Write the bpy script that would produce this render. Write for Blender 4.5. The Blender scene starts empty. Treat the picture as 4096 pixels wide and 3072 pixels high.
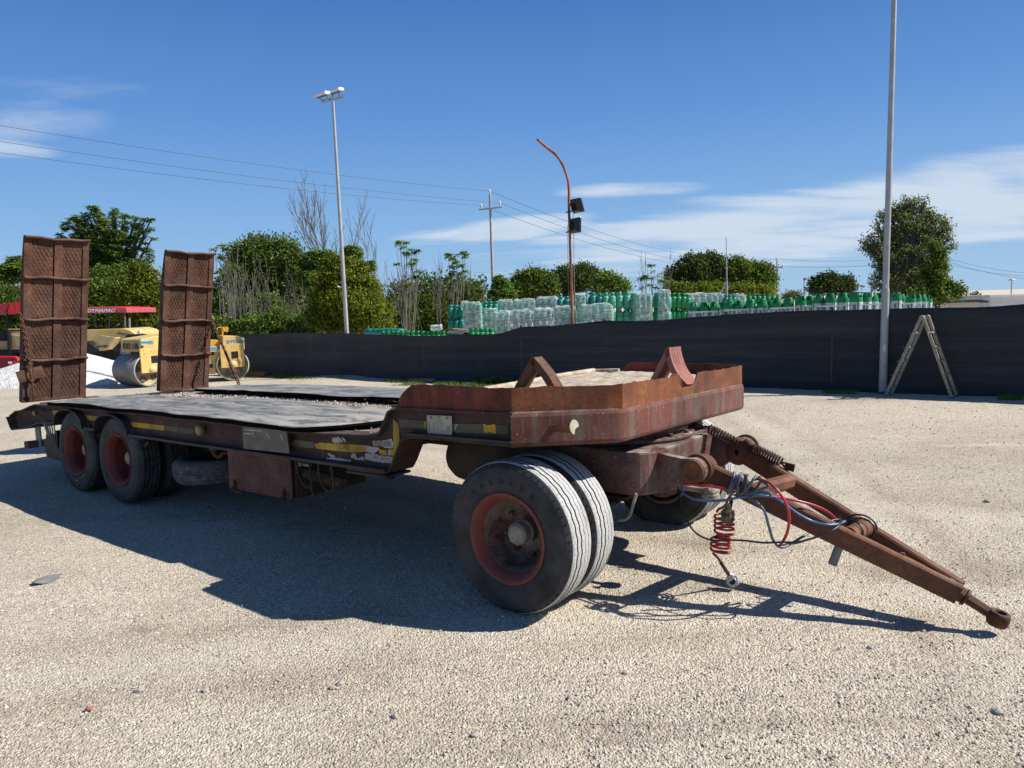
import bpy, bmesh, math, random
import numpy as np
from math import radians, sin, cos, pi, sqrt, atan2
from mathutils import Vector, Matrix
from mathutils.geometry import tessellate_polygon
random.seed(7); RNG = np.random.default_rng(7)
SC = bpy.context.scene
COL = SC.collection

# ---------------------------------------------------------------- camera
FPX = 2850.0; PITCH = radians(6.3); ROLL = radians(1.85); CAMH = 1.78
_w = Vector((0, cos(PITCH), -sin(PITCH))); _r0 = Vector((1, 0, 0)); _u0 = _r0.cross(_w)
_r = cos(ROLL)*_r0 - sin(ROLL)*_u0
_u = sin(ROLL)*_r0 + cos(ROLL)*_u0
cam = bpy.data.cameras.new('camera'); camo = bpy.data.objects.new('camera', cam); COL.objects.link(camo)
cam.sensor_width = 36.0; cam.lens = 36.0*FPX/4096.0; cam.clip_end = 6000; cam.clip_start = 0.05
mw = Matrix((( _r.x, _u.x, -_w.x, 0), (_r.y, _u.y, -_w.y, 0), (_r.z, _u.z, -_w.z, CAMH), (0, 0, 0, 1)))
camo.matrix_world = mw
SC.camera = camo
CO = Vector((0, 0, CAMH))

# ---------------------------------------------------------------- world, sun, exposure
SUN_DIR = Vector((1.1, -0.05, 1.0)).normalized()
EL = math.asin(SUN_DIR.z); AZ = atan2(SUN_DIR.x, SUN_DIR.y)
wd = bpy.data.worlds.new('World'); SC.world = wd; wd.use_nodes = True
nt = wd.node_tree; nt.nodes.clear()
def wn(t, **k):
    n = nt.nodes.new(t)
    for a, b in k.items(): setattr(n, a, b)
    return n
out = wn('ShaderNodeOutputWorld'); bg = wn('ShaderNodeBackground'); bg.inputs[1].default_value = 0.083
sky = wn('ShaderNodeTexSky', sky_type='NISHITA'); sky.sun_disc = False
sky.sun_elevation = EL; sky.sun_rotation = AZ; sky.altitude = 50; sky.air_density = 1.0; sky.dust_density = 0.25; sky.ozone_density = 1.3
L = nt.links.new
tc = wn('ShaderNodeTexCoord')
sep = wn('ShaderNodeSeparateXYZ'); L(tc.outputs['Generated'], sep.inputs[0])
def wm(op, a, b=None, clamp=False):
    n = wn('ShaderNodeMath', operation=op, use_clamp=clamp)
    for i, v in enumerate((a, b)):
        if v is None: continue
        if isinstance(v, (int, float)): n.inputs[i].default_value = v
        else: L(v, n.inputs[i])
    return n.outputs[0]
def wmr(v, a, b, c=0., d=1.):
    n = wn('ShaderNodeMapRange', interpolation_type='SMOOTHSTEP'); L(v, n.inputs[0])
    for i, x in enumerate((a, b, c, d)): n.inputs[i+1].default_value = x
    return n.outputs[0]
# cirrus: noise on a high flat layer (direction / z), so it foreshortens to the horizon
zc = wm('MAXIMUM', wm('ADD', sep.outputs[2], 0.10), 0.02)
px_ = wm('DIVIDE', sep.outputs[0], zc); py_ = wm('DIVIDE', sep.outputs[1], zc)
cmb = wn('ShaderNodeCombineXYZ'); L(px_, cmb.inputs[0]); L(py_, cmb.inputs[1])
mp = wn('ShaderNodeMapping'); L(cmb.outputs[0], mp.inputs[0]); mp.inputs[2].default_value = (0, 0, radians(-20)); mp.inputs[3].default_value = (0.55, 1.1, 1)
nz = wn('ShaderNodeTexNoise'); L(mp.outputs[0], nz.inputs[0]); nz.inputs['Scale'].default_value = 1.5; nz.inputs['Detail'].default_value = 9; nz.inputs['Roughness'].default_value = 0.56; nz.inputs['Distortion'].default_value = 0.35
mp2 = wn('ShaderNodeMapping'); L(cmb.outputs[0], mp2.inputs[0]); mp2.inputs[1].default_value = (3.1, 7.7, 0)
nz2 = wn('ShaderNodeTexNoise'); L(mp2.outputs[0], nz2.inputs[0]); nz2.inputs['Scale'].default_value = 0.35; nz2.inputs['Detail'].default_value = 3
# bearing (x/y) and height (z) of the cloud banks as they lie in this sky
brg = wm('ARCTAN2', sep.outputs[0], sep.outputs[1])
elv = wm('ARCSINE', sep.outputs[2])
def bank(b0, e0, wb, we, tilt):
    db = wm('SUBTRACT', brg, b0); de = wm('SUBTRACT', elv, wm('ADD', wm('MULTIPLY', db, tilt), e0))
    q = wm('ADD', wm('POWER', wm('ABSOLUTE', wm('DIVIDE', db, wb)), 2.0), wm('POWER', wm('ABSOLUTE', wm('DIVIDE', de, we)), 2.0))
    return wm('MULTIPLY', wmr(q, 0.0, 1.0, 1.0, 0.0), 1.0)
b1 = bank(0.47, 0.094, 0.62, 0.068, 0.06)     # long bank low on the right
b2 = bank(-0.01, 0.103, 0.19, 0.022, 0.08)     # streak left of it
b3 = bank(-0.54, 0.238, 0.24, 0.045, 0.16)     # wisps far left
b6 = bank(-0.62, 0.190, 0.11, 0.016, 0.0)
b4 = bank(-0.235, 0.300, 0.045, 0.013, 0.0)
b5 = bank(0.18, 0.150, 0.16, 0.014, -0.02)
b7 = bank(0.45, 0.141, 0.12, 0.010, 0.0)
mx = lambda *a: a[0] if len(a) == 1 else wm('MAXIMUM', a[0], mx(*a[1:]))
bsum = mx(b1, wm('MULTIPLY', b2, .9), wm('MULTIPLY', b3, .50), wm('MULTIPLY', b6, .7), wm('MULTIPLY', b4, .55), wm('MULTIPLY', b5, .7), wm('MULTIPLY', b7, .5))
thr = wm('SUBTRACT', wm('ADD', nz.outputs[0], wm('MULTIPLY', bsum, 0.40)), 0.60)
cl = wmr(thr, 0.0, 0.34, 0.0, 0.88)
cl = wm('MULTIPLY', cl, wmr(bsum, 0.0, 0.25, 0.0, 1.0))
hsv = wn('ShaderNodeHueSaturation'); hsv.inputs['Saturation'].default_value = 1.22; hsv.inputs['Value'].default_value = 1.0; L(sky.outputs[0], hsv.inputs['Color'])
hz = wn('ShaderNodeValToRGB'); L(wm('MULTIPLY', wm('MAXIMUM', sep.outputs[2], 0.0), 1.0), hz.inputs[0])
for k, (p_, c_) in enumerate(((0.0, (2.9, 4.6, 6.5)), (0.10, (2.0, 3.8, 6.4)), (0.24, (1.02, 2.50, 5.6)), (0.40, (.46, 1.42, 4.1)), (1.0, (.36, .72, 1.55)))):
    e_ = hz.color_ramp.elements[k] if k < 2 else hz.color_ramp.elements.new(p_)
    e_.position = p_; e_.color = (c_[0]/8, c_[1]/8, c_[2]/8, 1)
hs = wn('ShaderNodeVectorMath', operation='SCALE'); L(hz.outputs[0], hs.inputs[0]); hs.inputs[3].default_value = 8.0
mixh = wn('ShaderNodeMix', data_type='RGBA'); mixh.inputs[0].default_value = .94; L(hsv.outputs[0], mixh.inputs[6]); L(hs.outputs[0], mixh.inputs[7])
mixc = wn('ShaderNodeMix', data_type='RGBA'); L(cl, mixc.inputs[0]); L(mixh.outputs[2], mixc.inputs[6]); mixc.inputs[7].default_value = (5.4, 6.1, 7.0, 1)
L(mixc.outputs[2], bg.inputs[0]); L(bg.outputs[0], out.inputs[0])

sl = bpy.data.lights.new('sun', 'SUN'); slo = bpy.data.objects.new('sun', sl); COL.objects.link(slo)
sl.energy = 5.0; sl.angle = radians(0.53); sl.color = (1.0, 0.955, 0.885)
slo.rotation_euler = SUN_DIR.to_track_quat('Z', 'Y').to_euler(); slo.location = (8, -2, 12)
SC.view_settings.view_transform = 'Standard'; SC.view_settings.look = 'None'
SC.view_settings.exposure = 0.56; SC.view_settings.gamma = 1.0
try: SC.view_settings.use_curve_mapping = False
except Exception: pass

# ---------------------------------------------------------------- helpers: rays of the survey (pixel of the 4096 photo -> place)
def ray(x, y): return _r*((x-2048)/FPX) - _u*((y-1536)/FPX) + _w
def G(x, y, h=0.0):
    d = ray(x, y); return CO + d*((h-CAMH)/d.z)
def D(x, y, z): return CO + ray(x, y)*z          # at depth z along the view axis
def AtY(x, y, P, n):
    d = ray(x, y); n = Vector(n); return CO + d*((Vector(P)-CO).dot(n)/d.dot(n))
# trailer frame
TO = Vector((0.02267649, 3.86433081, 0)); EX = Vector((0.79859172, -0.60178203, 0.01047178)); EY = Vector((0.60181391, 0.79814821, -0.02791858)); EZ = Vector((0.00844286, 0.02859761, 0.99955535))
TM = Matrix(((EX.x, EY.x, EZ.x, TO.x), (EX.y, EY.y, EZ.y, TO.y), (EX.z, EY.z, EZ.z, TO.z), (0, 0, 0, 1)))
TMI = TM.inverted()
def SPt(x, y, Y):                                  # pixel -> trailer coordinates on the plane Y
    return TMI @ AtY(x, y, TM @ Vector((0, Y, 0)), EY)
def TPt(x, y, Z): return TMI @ AtY(x, y, TM @ Vector((0, 0, Z)), EZ)
def XPt(x, y, X): return TMI @ AtY(x, y, TM @ Vector((X, 0, 0)), EX)

# ---------------------------------------------------------------- materials
MATS = {}
def hexc(c): return (c[0], c[1], c[2], 1)
class NT:
    def __init__(s, name):
        s.m = bpy.data.materials.new(name); s.m.use_nodes = True; s.t = s.m.node_tree; s.t.nodes.clear()
        s.o = s.n('ShaderNodeOutputMaterial'); s.b = s.n('ShaderNodeBsdfPrincipled'); s.l(s.b.outputs[0], s.o.inputs[0]); MATS[name] = s.m
        s.tc = s.n('ShaderNodeTexCoord')
    def n(s, t, **k):
        q = s.t.nodes.new(t)
        for a, b in k.items(): setattr(q, a, b)
        return q
    def l(s, a, b): s.t.links.new(a, b)
    def coord(s, scale=(1, 1, 1), kind='Object', rot=(0, 0, 0), loc=(0, 0, 0)):
        m = s.n('ShaderNodeMapping'); s.l(s.tc.outputs[kind], m.inputs[0]); m.inputs[3].default_value = scale; m.inputs[2].default_value = rot; m.inputs[1].default_value = loc; return m.outputs[0]
    def noise(s, scale, detail=5, rough=.55, stretch=(1, 1, 1), dist=0, kind='Object', loc=(0, 0, 0)):
        q = s.n('ShaderNodeTexNoise'); s.l(s.coord(stretch, kind, loc=loc), q.inputs[0]); q.inputs['Scale'].default_value = scale; q.inputs['Detail'].default_value = detail; q.inputs['Roughness'].default_value = rough; q.inputs['Distortion'].default_value = dist; return q.outputs[0]
    def voro(s, scale, stretch=(1, 1, 1), feature='F1', out=0):
        q = s.n('ShaderNodeTexVoronoi', feature=feature); s.l(s.coord(stretch), q.inputs[0]); q.inputs['Scale'].default_value = scale; return q.outputs[out]
    def mr(s, v, a, b, c=0., d=1., smooth=True):
        q = s.n('ShaderNodeMapRange', interpolation_type='SMOOTHSTEP' if smooth else 'LINEAR'); s.l(v, q.inputs[0])
        for i, x in enumerate((a, b, c, d)): q.inputs[i+1].default_value = x
        return q.outputs[0]
    def math(s, op, a, b=None, clamp=False):
        q = s.n('ShaderNodeMath', operation=op, use_clamp=clamp)
        for i, v in enumerate((a, b)):
            if v is None: continue
            if isinstance(v, (int, float)): q.inputs[i].default_value = v
            else: s.l(v, q.inputs[i])
        return q.outputs[0]
    def mix(s, f, a, b, mode='MIX'):
        q = s.n('ShaderNodeMix', data_type='RGBA', blend_type=mode)
        if isinstance(f, (int, float)): q.inputs[0].default_value = f
        else: s.l(f, q.inputs[0])
        for i, v in ((6, a), (7, b)):
            if isinstance(v, tuple): q.inputs[i].default_value = hexc(v)
            else: s.l(v, q.inputs[i])
        return q.outputs[2]
    def fin(s, col, rough=.8, bump=None, bstr=.3, bdist=.01, metal=0, spec=.3):
        if isinstance(col, tuple): s.b.inputs['Base Color'].default_value = hexc(col)
        else: s.l(col, s.b.inputs['Base Color'])
        if isinstance(rough, (int, float)): s.b.inputs['Roughness'].default_value = rough
        else: s.l(rough, s.b.inputs['Roughness'])
        s.b.inputs['Metallic'].default_value = metal; s.b.inputs['Specular IOR Level'].default_value = spec
        if bump is not None:
            q = s.n('ShaderNodeBump'); q.inputs['Strength'].default_value = bstr; q.inputs['Distance'].default_value = bdist; s.l(bump, q.inputs['Height']); s.l(q.outputs[0], s.b.inputs['Normal'])
        return s.m
def simple(name, col, rough=.6, var=.25, scale=6, bump=.15, metal=0, spec=.3, bscale=60, dust=None, dustamt=.4):
    t = NT(name); n = t.noise(scale, 6, .6)
    c = t.mix(t.mr(n, .3, .7), tuple(x*(1-var) for x in col), tuple(min(1, x*(1+var)) for x in col))
    if dust:
        g = t.n('ShaderNodeNewGeometry'); sp = t.n('ShaderNodeSeparateXYZ'); t.l(g.outputs['Normal'], sp.inputs[0])
        up = t.mr(sp.outputs[2], .2, .95); d = t.math('MULTIPLY', t.math('ADD', t.math('MULTIPLY', up, .8), .2), t.mr(t.noise(9, 6, .7, loc=(3, 1, 2)), .35, .7, 0, dustamt))
        c = t.mix(d, c, dust)
    return t.fin(c, rough, t.noise(bscale, 4), bump, .004, metal, spec)
def rusty(name, paint, rust, dirt, paint_amt=.5, streak=.5, scale=4, rough=.85, dust=(.30, .25, .19), dustamt=.35, spots=.5, bump=.5):
    t = NT(name)
    n1 = t.noise(scale, 8, .65); n2 = t.noise(scale*5, 8, .7, loc=(5, 2, 1)); st = t.noise(1.6, 6, .6, stretch=(9, 9, .8)); n3 = t.noise(70, 3, .6)
    pm = t.mr(t.math('ADD', t.math('MULTIPLY', n1, .6), t.math('MULTIPLY', n2, .4)), .62-.3*paint_amt-.06, .62-.3*paint_amt+.08)
    base = t.mix(pm, rust, paint)
    rv = t.mix(t.mr(n2, .35, .7), tuple(x*.55 for x in rust), tuple(min(1, x*1.5) for x in rust))
    base = t.mix(t.math('MULTIPLY', t.math('SUBTRACT', 1.0, pm), .8), base, rv)
    sm = t.math('MULTIPLY', t.mr(st, .45, .68), streak)
    base = t.mix(sm, base, dirt)
    sp = t.mr(t.noise(85, 2, .5, loc=(7, 7, 7)), .68, .74, 0, spots*.7)
    base = t.mix(sp, base, tuple(min(1, x*1.9) for x in dust))
    dr = t.noise(2.2, 5, .65, stretch=(22, 22, .9), loc=(8, 3, 5)); base = t.mix(t.math('MULTIPLY', t.mr(dr, .60, .74), streak*.55), base, tuple(min(1, x*1.15) for x in dust))
    bigv = t.noise(1.7, 4, .6, loc=(2, 8, 4)); base = t.mix(.8, base, t.mix(t.mr(bigv, .34, .66), (.55, .52, .52), (1.45, 1.38, 1.30)), 'MULTIPLY')
    g = t.n('ShaderNodeNewGeometry'); sx = t.n('ShaderNodeSeparateXYZ'); t.l(g.outputs['Normal'], sx.inputs[0])
    up = t.mr(sx.outputs[2], .25, .95)
    d = t.math('MULTIPLY', t.math('ADD', t.math('MULTIPLY', up, .75), .25), t.mr(t.noise(6, 7, .7, loc=(3, 1, 2)), .38, .68, 0, dustamt))
    base = t.mix(d, base, dust)
    h = t.math('ADD', t.math('ADD', t.math('MULTIPLY', n2, .7), t.math('MULTIPLY', n3, .3)), t.math('MULTIPLY', bigv, 4.0))
    return t.fin(base, rough, h, bump, .006)

rusty('beam_paint', (.050, .022, .019), (.062, .032, .019), (.035, .032, .030), .55, .75, 3.0, .75, (.17, .14, .115), .5, .5)
rusty('dark_flange', (.035, .030, .032), (.05, .028, .018), (.028, .028, .031), .6, .5, 4, .6, (.12, .11, .10), .4, .3)
rusty('red_panel', (.150, .032, .021), (.095, .032, .016), (.040, .022, .018), .6, .75, 3.4, .8, (.16, .13, .11), .4, .5, .4)
rusty('front_band', (.100, .030, .023), (.088, .040, .026), (.100, .080, .064), .6, .9, 3.0, .8, (.24, .20, .165), .5, .9, .35)
rusty('orange_rust', (.130, .040, .020), (.175, .066, .027), (.085, .043, .023), .45, .7, 5, .9, (.22, .16, .11), .25, .5, .5)
rusty('ramp_rust', (.070, .028, .018), (.100, .045, .027), (.040, .030, .025), .4, .6, 5, .92, (.20, .15, .12), .6, .9)
rusty('drawbar_rust', (.085, .031, .018), (.125, .052, .025), (.065, .036, .022), .4, .4, 5, .75, (.23, .155, .105), .35, .4, .35)
rusty('spring_rust', (.048, .022, .014), (.085, .037, .018), (.030, .020, .016), .4, .3, 9, .85, (.15, .10, .07), .3, .4)
rusty('bogie_paint', (.090, .024, .020), (.078, .036, .024), (.062, .050, .042), .55, .8, 3, .75, (.36, .32, .27), .85, .8, .3)
rusty('tank_rust', (.050, .038, .026), (.060, .040, .024), (.028, .021, .016), .5, .3, 9, .85, (.14, .12, .09), .5, .4)
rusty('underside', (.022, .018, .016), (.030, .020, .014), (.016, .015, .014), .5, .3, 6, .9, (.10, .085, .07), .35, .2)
rusty('deck_floor', (.095, .055, .038), (.105, .065, .042), (.15, .12, .09), .4, .2, 3, .95, (.42, .37, .30), 1.0, .5)
rusty('chock_red', (.26, .105, .085), (.19, .085, .06), (.12, .07, .055), .8, .5, 8, .8, (.32, .22, .18), .3, .2, .2)
rusty('chain_rust', (.060, .027, .016), (.105, .050, .025), (.040, .024, .016), .4, .2, 15, .85, (.17, .11, .08), .3, .5)
rusty('pole_rust', (.26, .085, .035), (.20, .075, .034), (.31, .22, .16), .55, .7, 2.5, .8, (.30, .22, .17), .15, .2, .2)
rusty('toolbox_rust', (.165, .085, .068), (.135, .070, .052), (.090, .068, .058), .5, .35, 6, .85, (.22, .16, .13), .5, 1.0)
simple('sidewall', (.032, .032, .032), .72, .35, 5, .25, spec=.25, dust=(.16, .155, .15), dustamt=.5)
simple('sidewall_side', (.030, .030, .030), .7, .3, 5, .2, spec=.25)
def tyre_mats():
    t = NT('tyre_side')
    st = t.noise(7, 6, .65); s2 = t.noise(1.8, 4, .6, loc=(4, 4, 4))
    c = t.mix(t.mr(st, .35, .7), (.022, .022, .022), (.050, .049, .047)); c = t.mix(t.mr(s2, .45, .75, 0, .55), c, (.115, .11, .105))
    t.fin(c, .68, t.noise(60, 3), .12, .003, spec=.25)
    t = NT('tread_dusty_sunlit')  # dusty rubber; sunlit brightness of the front treads put into the grey
    n = t.noise(90, 4, .7); n2 = t.noise(6, 5, .6)
    c = t.mix(t.mr(n, .3, .7), (.30, .297, .29), (.50, .495, .485)); c = t.mix(t.mr(n2, .5, .8, 0, .6), c, (.16, .155, .15))
    t.fin(c, .9, n, .35, .004)
    t = NT('tread_mid'); c = t.mix(t.mr(t.noise(20, 4, .7), .35, .7), (.06, .06, .058), (.15, .145, .135)); t.fin(c, .9, t.noise(80, 3), .3, .004)
    t = NT('tread_dark')
    c = t.mix(t.mr(t.noise(20, 4, .7), .35, .7), (.03, .03, .03), (.075, .072, .07))
    t.fin(c, .85, t.noise(80, 3), .3, .004)
tyre_mats()
rusty('rim_red', (.15, .040, .030), (.12, .04, .025), (.10, .045, .035), .9, .25, 7, .6, (.27, .21, .17), .35, .4, .15)
rusty('rim_dish', (.10, .030, .022), (.21, .17, .135), (.17, .14, .115), .42, .25, 6, .8, (.28, .235, .19), .6, .2, .2)
rusty('rim_dark_red', (.125, .020, .016), (.07, .016, .012), (.045, .02, .017), .8, .25, 5, .6, (.15, .12, .10), .35, .2, .15)
simple('hub_dust', (.27, .235, .195), .9, .25, 14, .4)
simple('alu', (.42, .42, .41), .45, .12, 8, .1, metal=.6)
simple('brass_dirty', (.12, .10, .06), .5, .35, 20, .3, metal=.3)
simple('fitting_white', (.55, .55, .52), .5, .25, 30, .2)
simple('hose_red', (.42, .025, .035), .35, .2, 10, .05, spec=.5)
simple('hose_blue', (.05, .12, .26), .35, .25, 10, .05, spec=.5)
simple('hose_bluegrey', (.060, .085, .115), .4, .3, 10, .05, spec=.5)
simple('hose_black', (.012, .012, .013), .4, .2, 10, .05, spec=.5)
simple('wood_grey', (.20, .13, .085), .9, .3, 8, .3, dust=(.4, .35, .28), dustamt=.6)
simple('galv', (.36, .365, .365), .55, .14, 3, .08, metal=.35, bscale=20)
simple('galv_dark', (.20, .205, .205), .6, .2, 3, .08, metal=.25)
simple('lamp_white', (.65, .65, .64), .4, .05, 5, 0)
simple('lamp_dark', (.10, .095, .08), .5, .2, 5, 0)
simple('glass_dark', (.05, .05, .05), .15, .1, 5, 0, spec=.6)
simple('black_lamp', (.010, .011, .013), .32, .2, 5, .05, spec=.5)
simple('concrete_pole', (.33, .31, .285), .9, .12, 4, .15)
simple('insulator', (.7, .7, .7), .3, .05, 4, 0)
simple('wire_dark', (.06, .06, .065), .6, .05, 4, 0)
simple('cable_grey', (.25, .25, .25), .6, .05, 4, 0)
simple('mach_yellow', (.60, .40, .125), .5, .12, 5, .06, dust=(.55, .46, .32), dustamt=.45)
simple('mach_yellow_pale', (.55, .42, .20), .6, .12, 5, .06, dust=(.5, .43, .32), dustamt=.4)
simple('mach_tan', (.36, .285, .15), .7, .15, 6, .1)
simple('mach_orange', (.62, .30, .04), .5, .1, 5, .05)
simple('mach_black', (.015, .015, .016), .5, .25, 6, .1)
simple('mach_grey', (.10, .10, .10), .6, .2, 6, .1)
simple('drum_steel', (.20, .195, .19), .55, .15, 6, .08, metal=.35)
simple('drum_edge', (.42, .40, .37), .5, .15, 6, .08, metal=.3)
simple('blue_stripe', (.07, .33, .52), .5, .1, 6, 0)
simple('canopy_red', (.62, .020, .022), .6, .1, 6, .1)
simple('canopy_maroon', (.30, .035, .05), .6, .15, 6, .1)
simple('canopy_pink', (.36, .075, .085), .55, .1, 6, .05)
simple('text_white', (.75, .74, .72), .6, .05, 6, 0)
simple('text_black', (.02, .02, .02), .6, .05, 6, 0)
simple('text_brown', (.09, .06, .03), .6, .05, 6, 0)
simple('lamp_orange', (.75, .22, .03), .3, .05, 6, 0)
simple('lamp_red', (.5, .02, .02), .3, .05, 6, 0)
simple('white_box', (.66, .66, .65), .7, .06, 3, .05)
simple('roof_dark', (.035, .030, .028), .8, .2, 3, .1)
simple('roof_orange', (.45, .13, .055), .85, .15, 3, .1)
simple('house_wall', (.55, .50, .42), .85, .1, 3, .1)
simple('guard_white', (.62, .62, .60), .7, .08, 3, .05)
simple('slab_concrete', (.20, .105, .07), .9, .2, 10, .2, dust=(.4, .3, .22), dustamt=.5)
simple('plastic_blue', (.03, .12, .30), .5, .1, 6, 0)
simple('ladder_alu', (.30, .265, .21), .6, .22, 12, .15, metal=.25)
rusty('tape_yellow', (.44, .28, .016), (.16, .11, .035), (.15, .10, .04), .9, .6, 9, .6, (.2, .16, .1), .3, .3, .3)
simple('tape_grey', (.085, .073, .045), .6, .35, 8, .1)
rusty('sticker_white', (.40, .40, .375), (.17, .11, .08), (.26, .23, .19), .85, .4, 11, .7, (.3, .26, .2), .3, .2, .3)
simple('plate_paper', (.40, .37, .285), .5, .08, 10, .05)
simple('plate_ink', (.06, .055, .05), .7, .1, 10, 0)
simple('cover_plate', (.165, .148, .112), .75, .22, 9, .15)
simple('reflector_amber', (.20, .135, .055), .35, .2, 20, .1, spec=.5)
simple('reflector_white', (.47, .45, .33), .35, .12, 40, .3, spec=.5)
simple('bark', (.11, .09, .07), .95, .3, 6, .4)
simple('bark_grey', (.165, .15, .125), .95, .2, 6, .3)
simple('sticker_grey', (.45, .45, .43), .6, .1, 6, 0)
simple('grass', (.10, .16, .025), .8, .35, 6, 0)
simple('cyl_teal', (.005, .20, .135), .38, .15, 6, .03, spec=.5)
simple('cyl_pale', (.075, .335, .215), .45, .12, 6, .03, spec=.4)
simple('cyl_green', (.008, .20, .055), .4, .15, 6, .03, spec=.45)
simple('label_white', (.50, .53, .54), .6, .25, 18, 0)
simple('label_blue', (.10, .17, .27), .6, .4, 14, 0)
simple('strap', (.55, .62, .5), .5, .1, 6, 0)
simple('cardboard', (.36, .25, .16), .85, .15, 6, 0)
simple('stone_red', (.38, .13, .09), .8, .2, 6, .1)

def special():
    # gravel yard
    t = NT('gravel')
    big = t.noise(.22, 5, .6); mid = t.noise(1.1, 7, .65, loc=(9, 0, 0)); fine = t.noise(55, 6, .75); dirt = t.noise(.65, 6, .7, stretch=(1, .35, 1), loc=(2, 5, 0))
    v1 = t.voro(75); v2 = t.voro(150); vc = t.voro(75, out=1)
    base = t.mix(t.mr(big, .3, .7), (.44, .385, .30), (.60, .535, .43))
    base = t.mix(t.mr(mid, .35, .7, 0, .6), base, (.58, .52, .435))
    base = t.mix(t.mr(dirt, .58, .78, 0, .6), base, (.30, .255, .205))
    tr_ = t.noise(1.3, 6, .62, stretch=(.22, 1.3, 1), dist=.5, loc=(4, 9, 1)); base = t.mix(t.mr(tr_, .56, .72, 0, .55), base, (.64, .575, .47)); base = t.mix(t.mr(tr_, .44, .30, 0, .45), base, (.345, .295, .235))
    bw = t.n('ShaderNodeRGBToBW'); t.l(vc, bw.inputs[0])
    base = t.mix(.62, base, t.mix(t.mr(bw.outputs[0], .2, .8), (.58, .555, .52), (1.30, 1.27, 1.20)), 'MULTIPLY')
    at = t.n('ShaderNodeAttribute', attribute_name='tint'); base = t.mix(t.mr(at.outputs['Fac'], .5, 1, 0, .40, False), base, (.66, .595, .49)); base = t.mix(t.mr(at.outputs['Fac'], .5, 0, 0, .8, False), base, (.235, .18, .125))
    spk = t.mr(t.noise(28, 3, .5, loc=(1, 2, 3)), .67, .74, 0, .35)
    base = t.mix(spk, base, (.17, .15, .13))
    h = t.math('ADD', t.math('MULTIPLY', t.mr(v1, 0, .6, 1, 0, False), .6), t.math('ADD', t.math('MULTIPLY', t.mr(v2, 0, .6, 1, 0, False), .25), t.math('MULTIPLY', fine, .45)))
    t.fin(base, .95, h, 1.0, .014, spec=.15)
    t = NT('pebble')
    oi = t.n('ShaderNodeAttribute', attribute_name='tint'); 
    base = t.mix(t.mr(oi.outputs['Fac'], 0, 1, smooth=False), (.28, .25, .21), (.64, .585, .50))
    t.fin(base, .9, t.noise(120, 3), .2, .003, spec=.15)
    t = NT('heap_gravel')
    v = t.voro(30); v2 = t.voro(14, out=1); bw = t.n('ShaderNodeRGBToBW'); t.l(v2, bw.inputs[0])
    base = t.mix(t.mr(bw.outputs[0], .2, .8), (.60, .58, .54), (.78, .765, .73)); base = t.mix(t.mr(t.noise(16, 3), .63, .7, 0, .7), base, (.36, .31, .25))
    t.fin(base, .95, t.mr(v, 0, .6, 1, 0), .8, .03, spec=.1)
    # sand and dust on the trailer
    t = NT('sand')
    base = t.mix(t.mr(t.noise(9, 7, .7), .35, .7), (.34, .27, .19), (.62, .54, .43)); base = t.mix(t.mr(t.noise(60, 4, .6), .6, .7, 0, .6), base, (.22, .17, .12))
    t.fin(base, .95, t.noise(70, 5, .7), .8, .01, spec=.1)
    # rubber mats: black, wiped with pale dust; sunlit front end painted whiter
    t = NT('mat_rubber')
    w = t.noise(2.4, 7, .62, stretch=(1, 2.6, 1), dist=.8); w2 = t.noise(9, 6, .7, stretch=(1, 2, 1)); spk = t.noise(75, 2, .5)
    base = t.mix(t.mr(w, .36, .66), (.10, .102, .100), (.29, .28, .255)); base = t.mix(t.mr(w2, .55, .8, 0, .7), base, (.30, .28, .245))
    sx = t.n('ShaderNodeSeparateXYZ'); t.l(t.coord(), sx.inputs[0])
    near_front = t.mr(sx.outputs[0], -3.6, -1.4)
    base = t.mix(t.math('MULTIPLY', near_front, t.mr(w, .36, .60, 0, .75)), base, (.43, .38, .31))
    base = t.mix(t.mr(spk, .71, .73, 0, .9), base, (.6, .58, .52)); base = t.mix(t.mr(t.noise(14, 3, .5, loc=(3, 3, 3)), .70, .73, 0, .8), base, (.02, .02, .02))
    t.fin(base, t.mr(w2, .3, .7, .45, .75), t.math('ADD', w, w2), .5, .02, spec=.4)
    t = NT('mat_edge'); t.fin((.004, .004, .004), .95, spec=.05)  # black rim; shade beneath the draped mat is put into its colour
    # shade-cloth fence
    t = NT('shade_cloth')
    sy = t.n('ShaderNodeTexWave', wave_type='BANDS', bands_direction='Z'); t.l(t.coord(), sy.inputs[0]); sy.inputs['Scale'].default_value = 60; sy.inputs['Distortion'].default_value = .4
    base = t.mix(t.mr(t.noise(1.0, 6, .65, stretch=(.3, .3, 5)), .35, .7), (.013, .015, .018), (.034, .037, .041)); base = t.mix(t.mr(t.noise(30, 2, .5), .70, .73, 0, .5), base, (.10, .10, .10))
    t.fin(base, .62, t.math('ADD', t.math('MULTIPLY', sy.outputs[0], .3), t.noise(1.5, 4, .6, stretch=(1, 1, 3))), .35, .01, spec=.35)
    t.b.inputs['Sheen Weight'].default_value = .15
    t = NT('cloth_seam'); t.fin((.008, .009, .010), .7)
    # stretch film round the pallets of bottles
    t = NT('stretch_film')
    w = t.noise(5, 5, .6, stretch=(.5, .5, 5), dist=.8, kind='Object')
    t.fin((.66, .73, .70), t.mr(w, .3, .7, .15, .4), w, .35, .02, spec=.6)
    tr = t.n('ShaderNodeBsdfTransparent'); tr.inputs[0].default_value = (.93, .98, .96, 1)
    ms = t.n('ShaderNodeMixShader'); t.l(t.mr(w, .36, .70, .18, .70), ms.inputs[0]); t.l(tr.outputs[0], ms.inputs[1]); t.l(t.b.outputs[0], ms.inputs[2]); t.l(ms.outputs[0], t.o.inputs[0])
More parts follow.
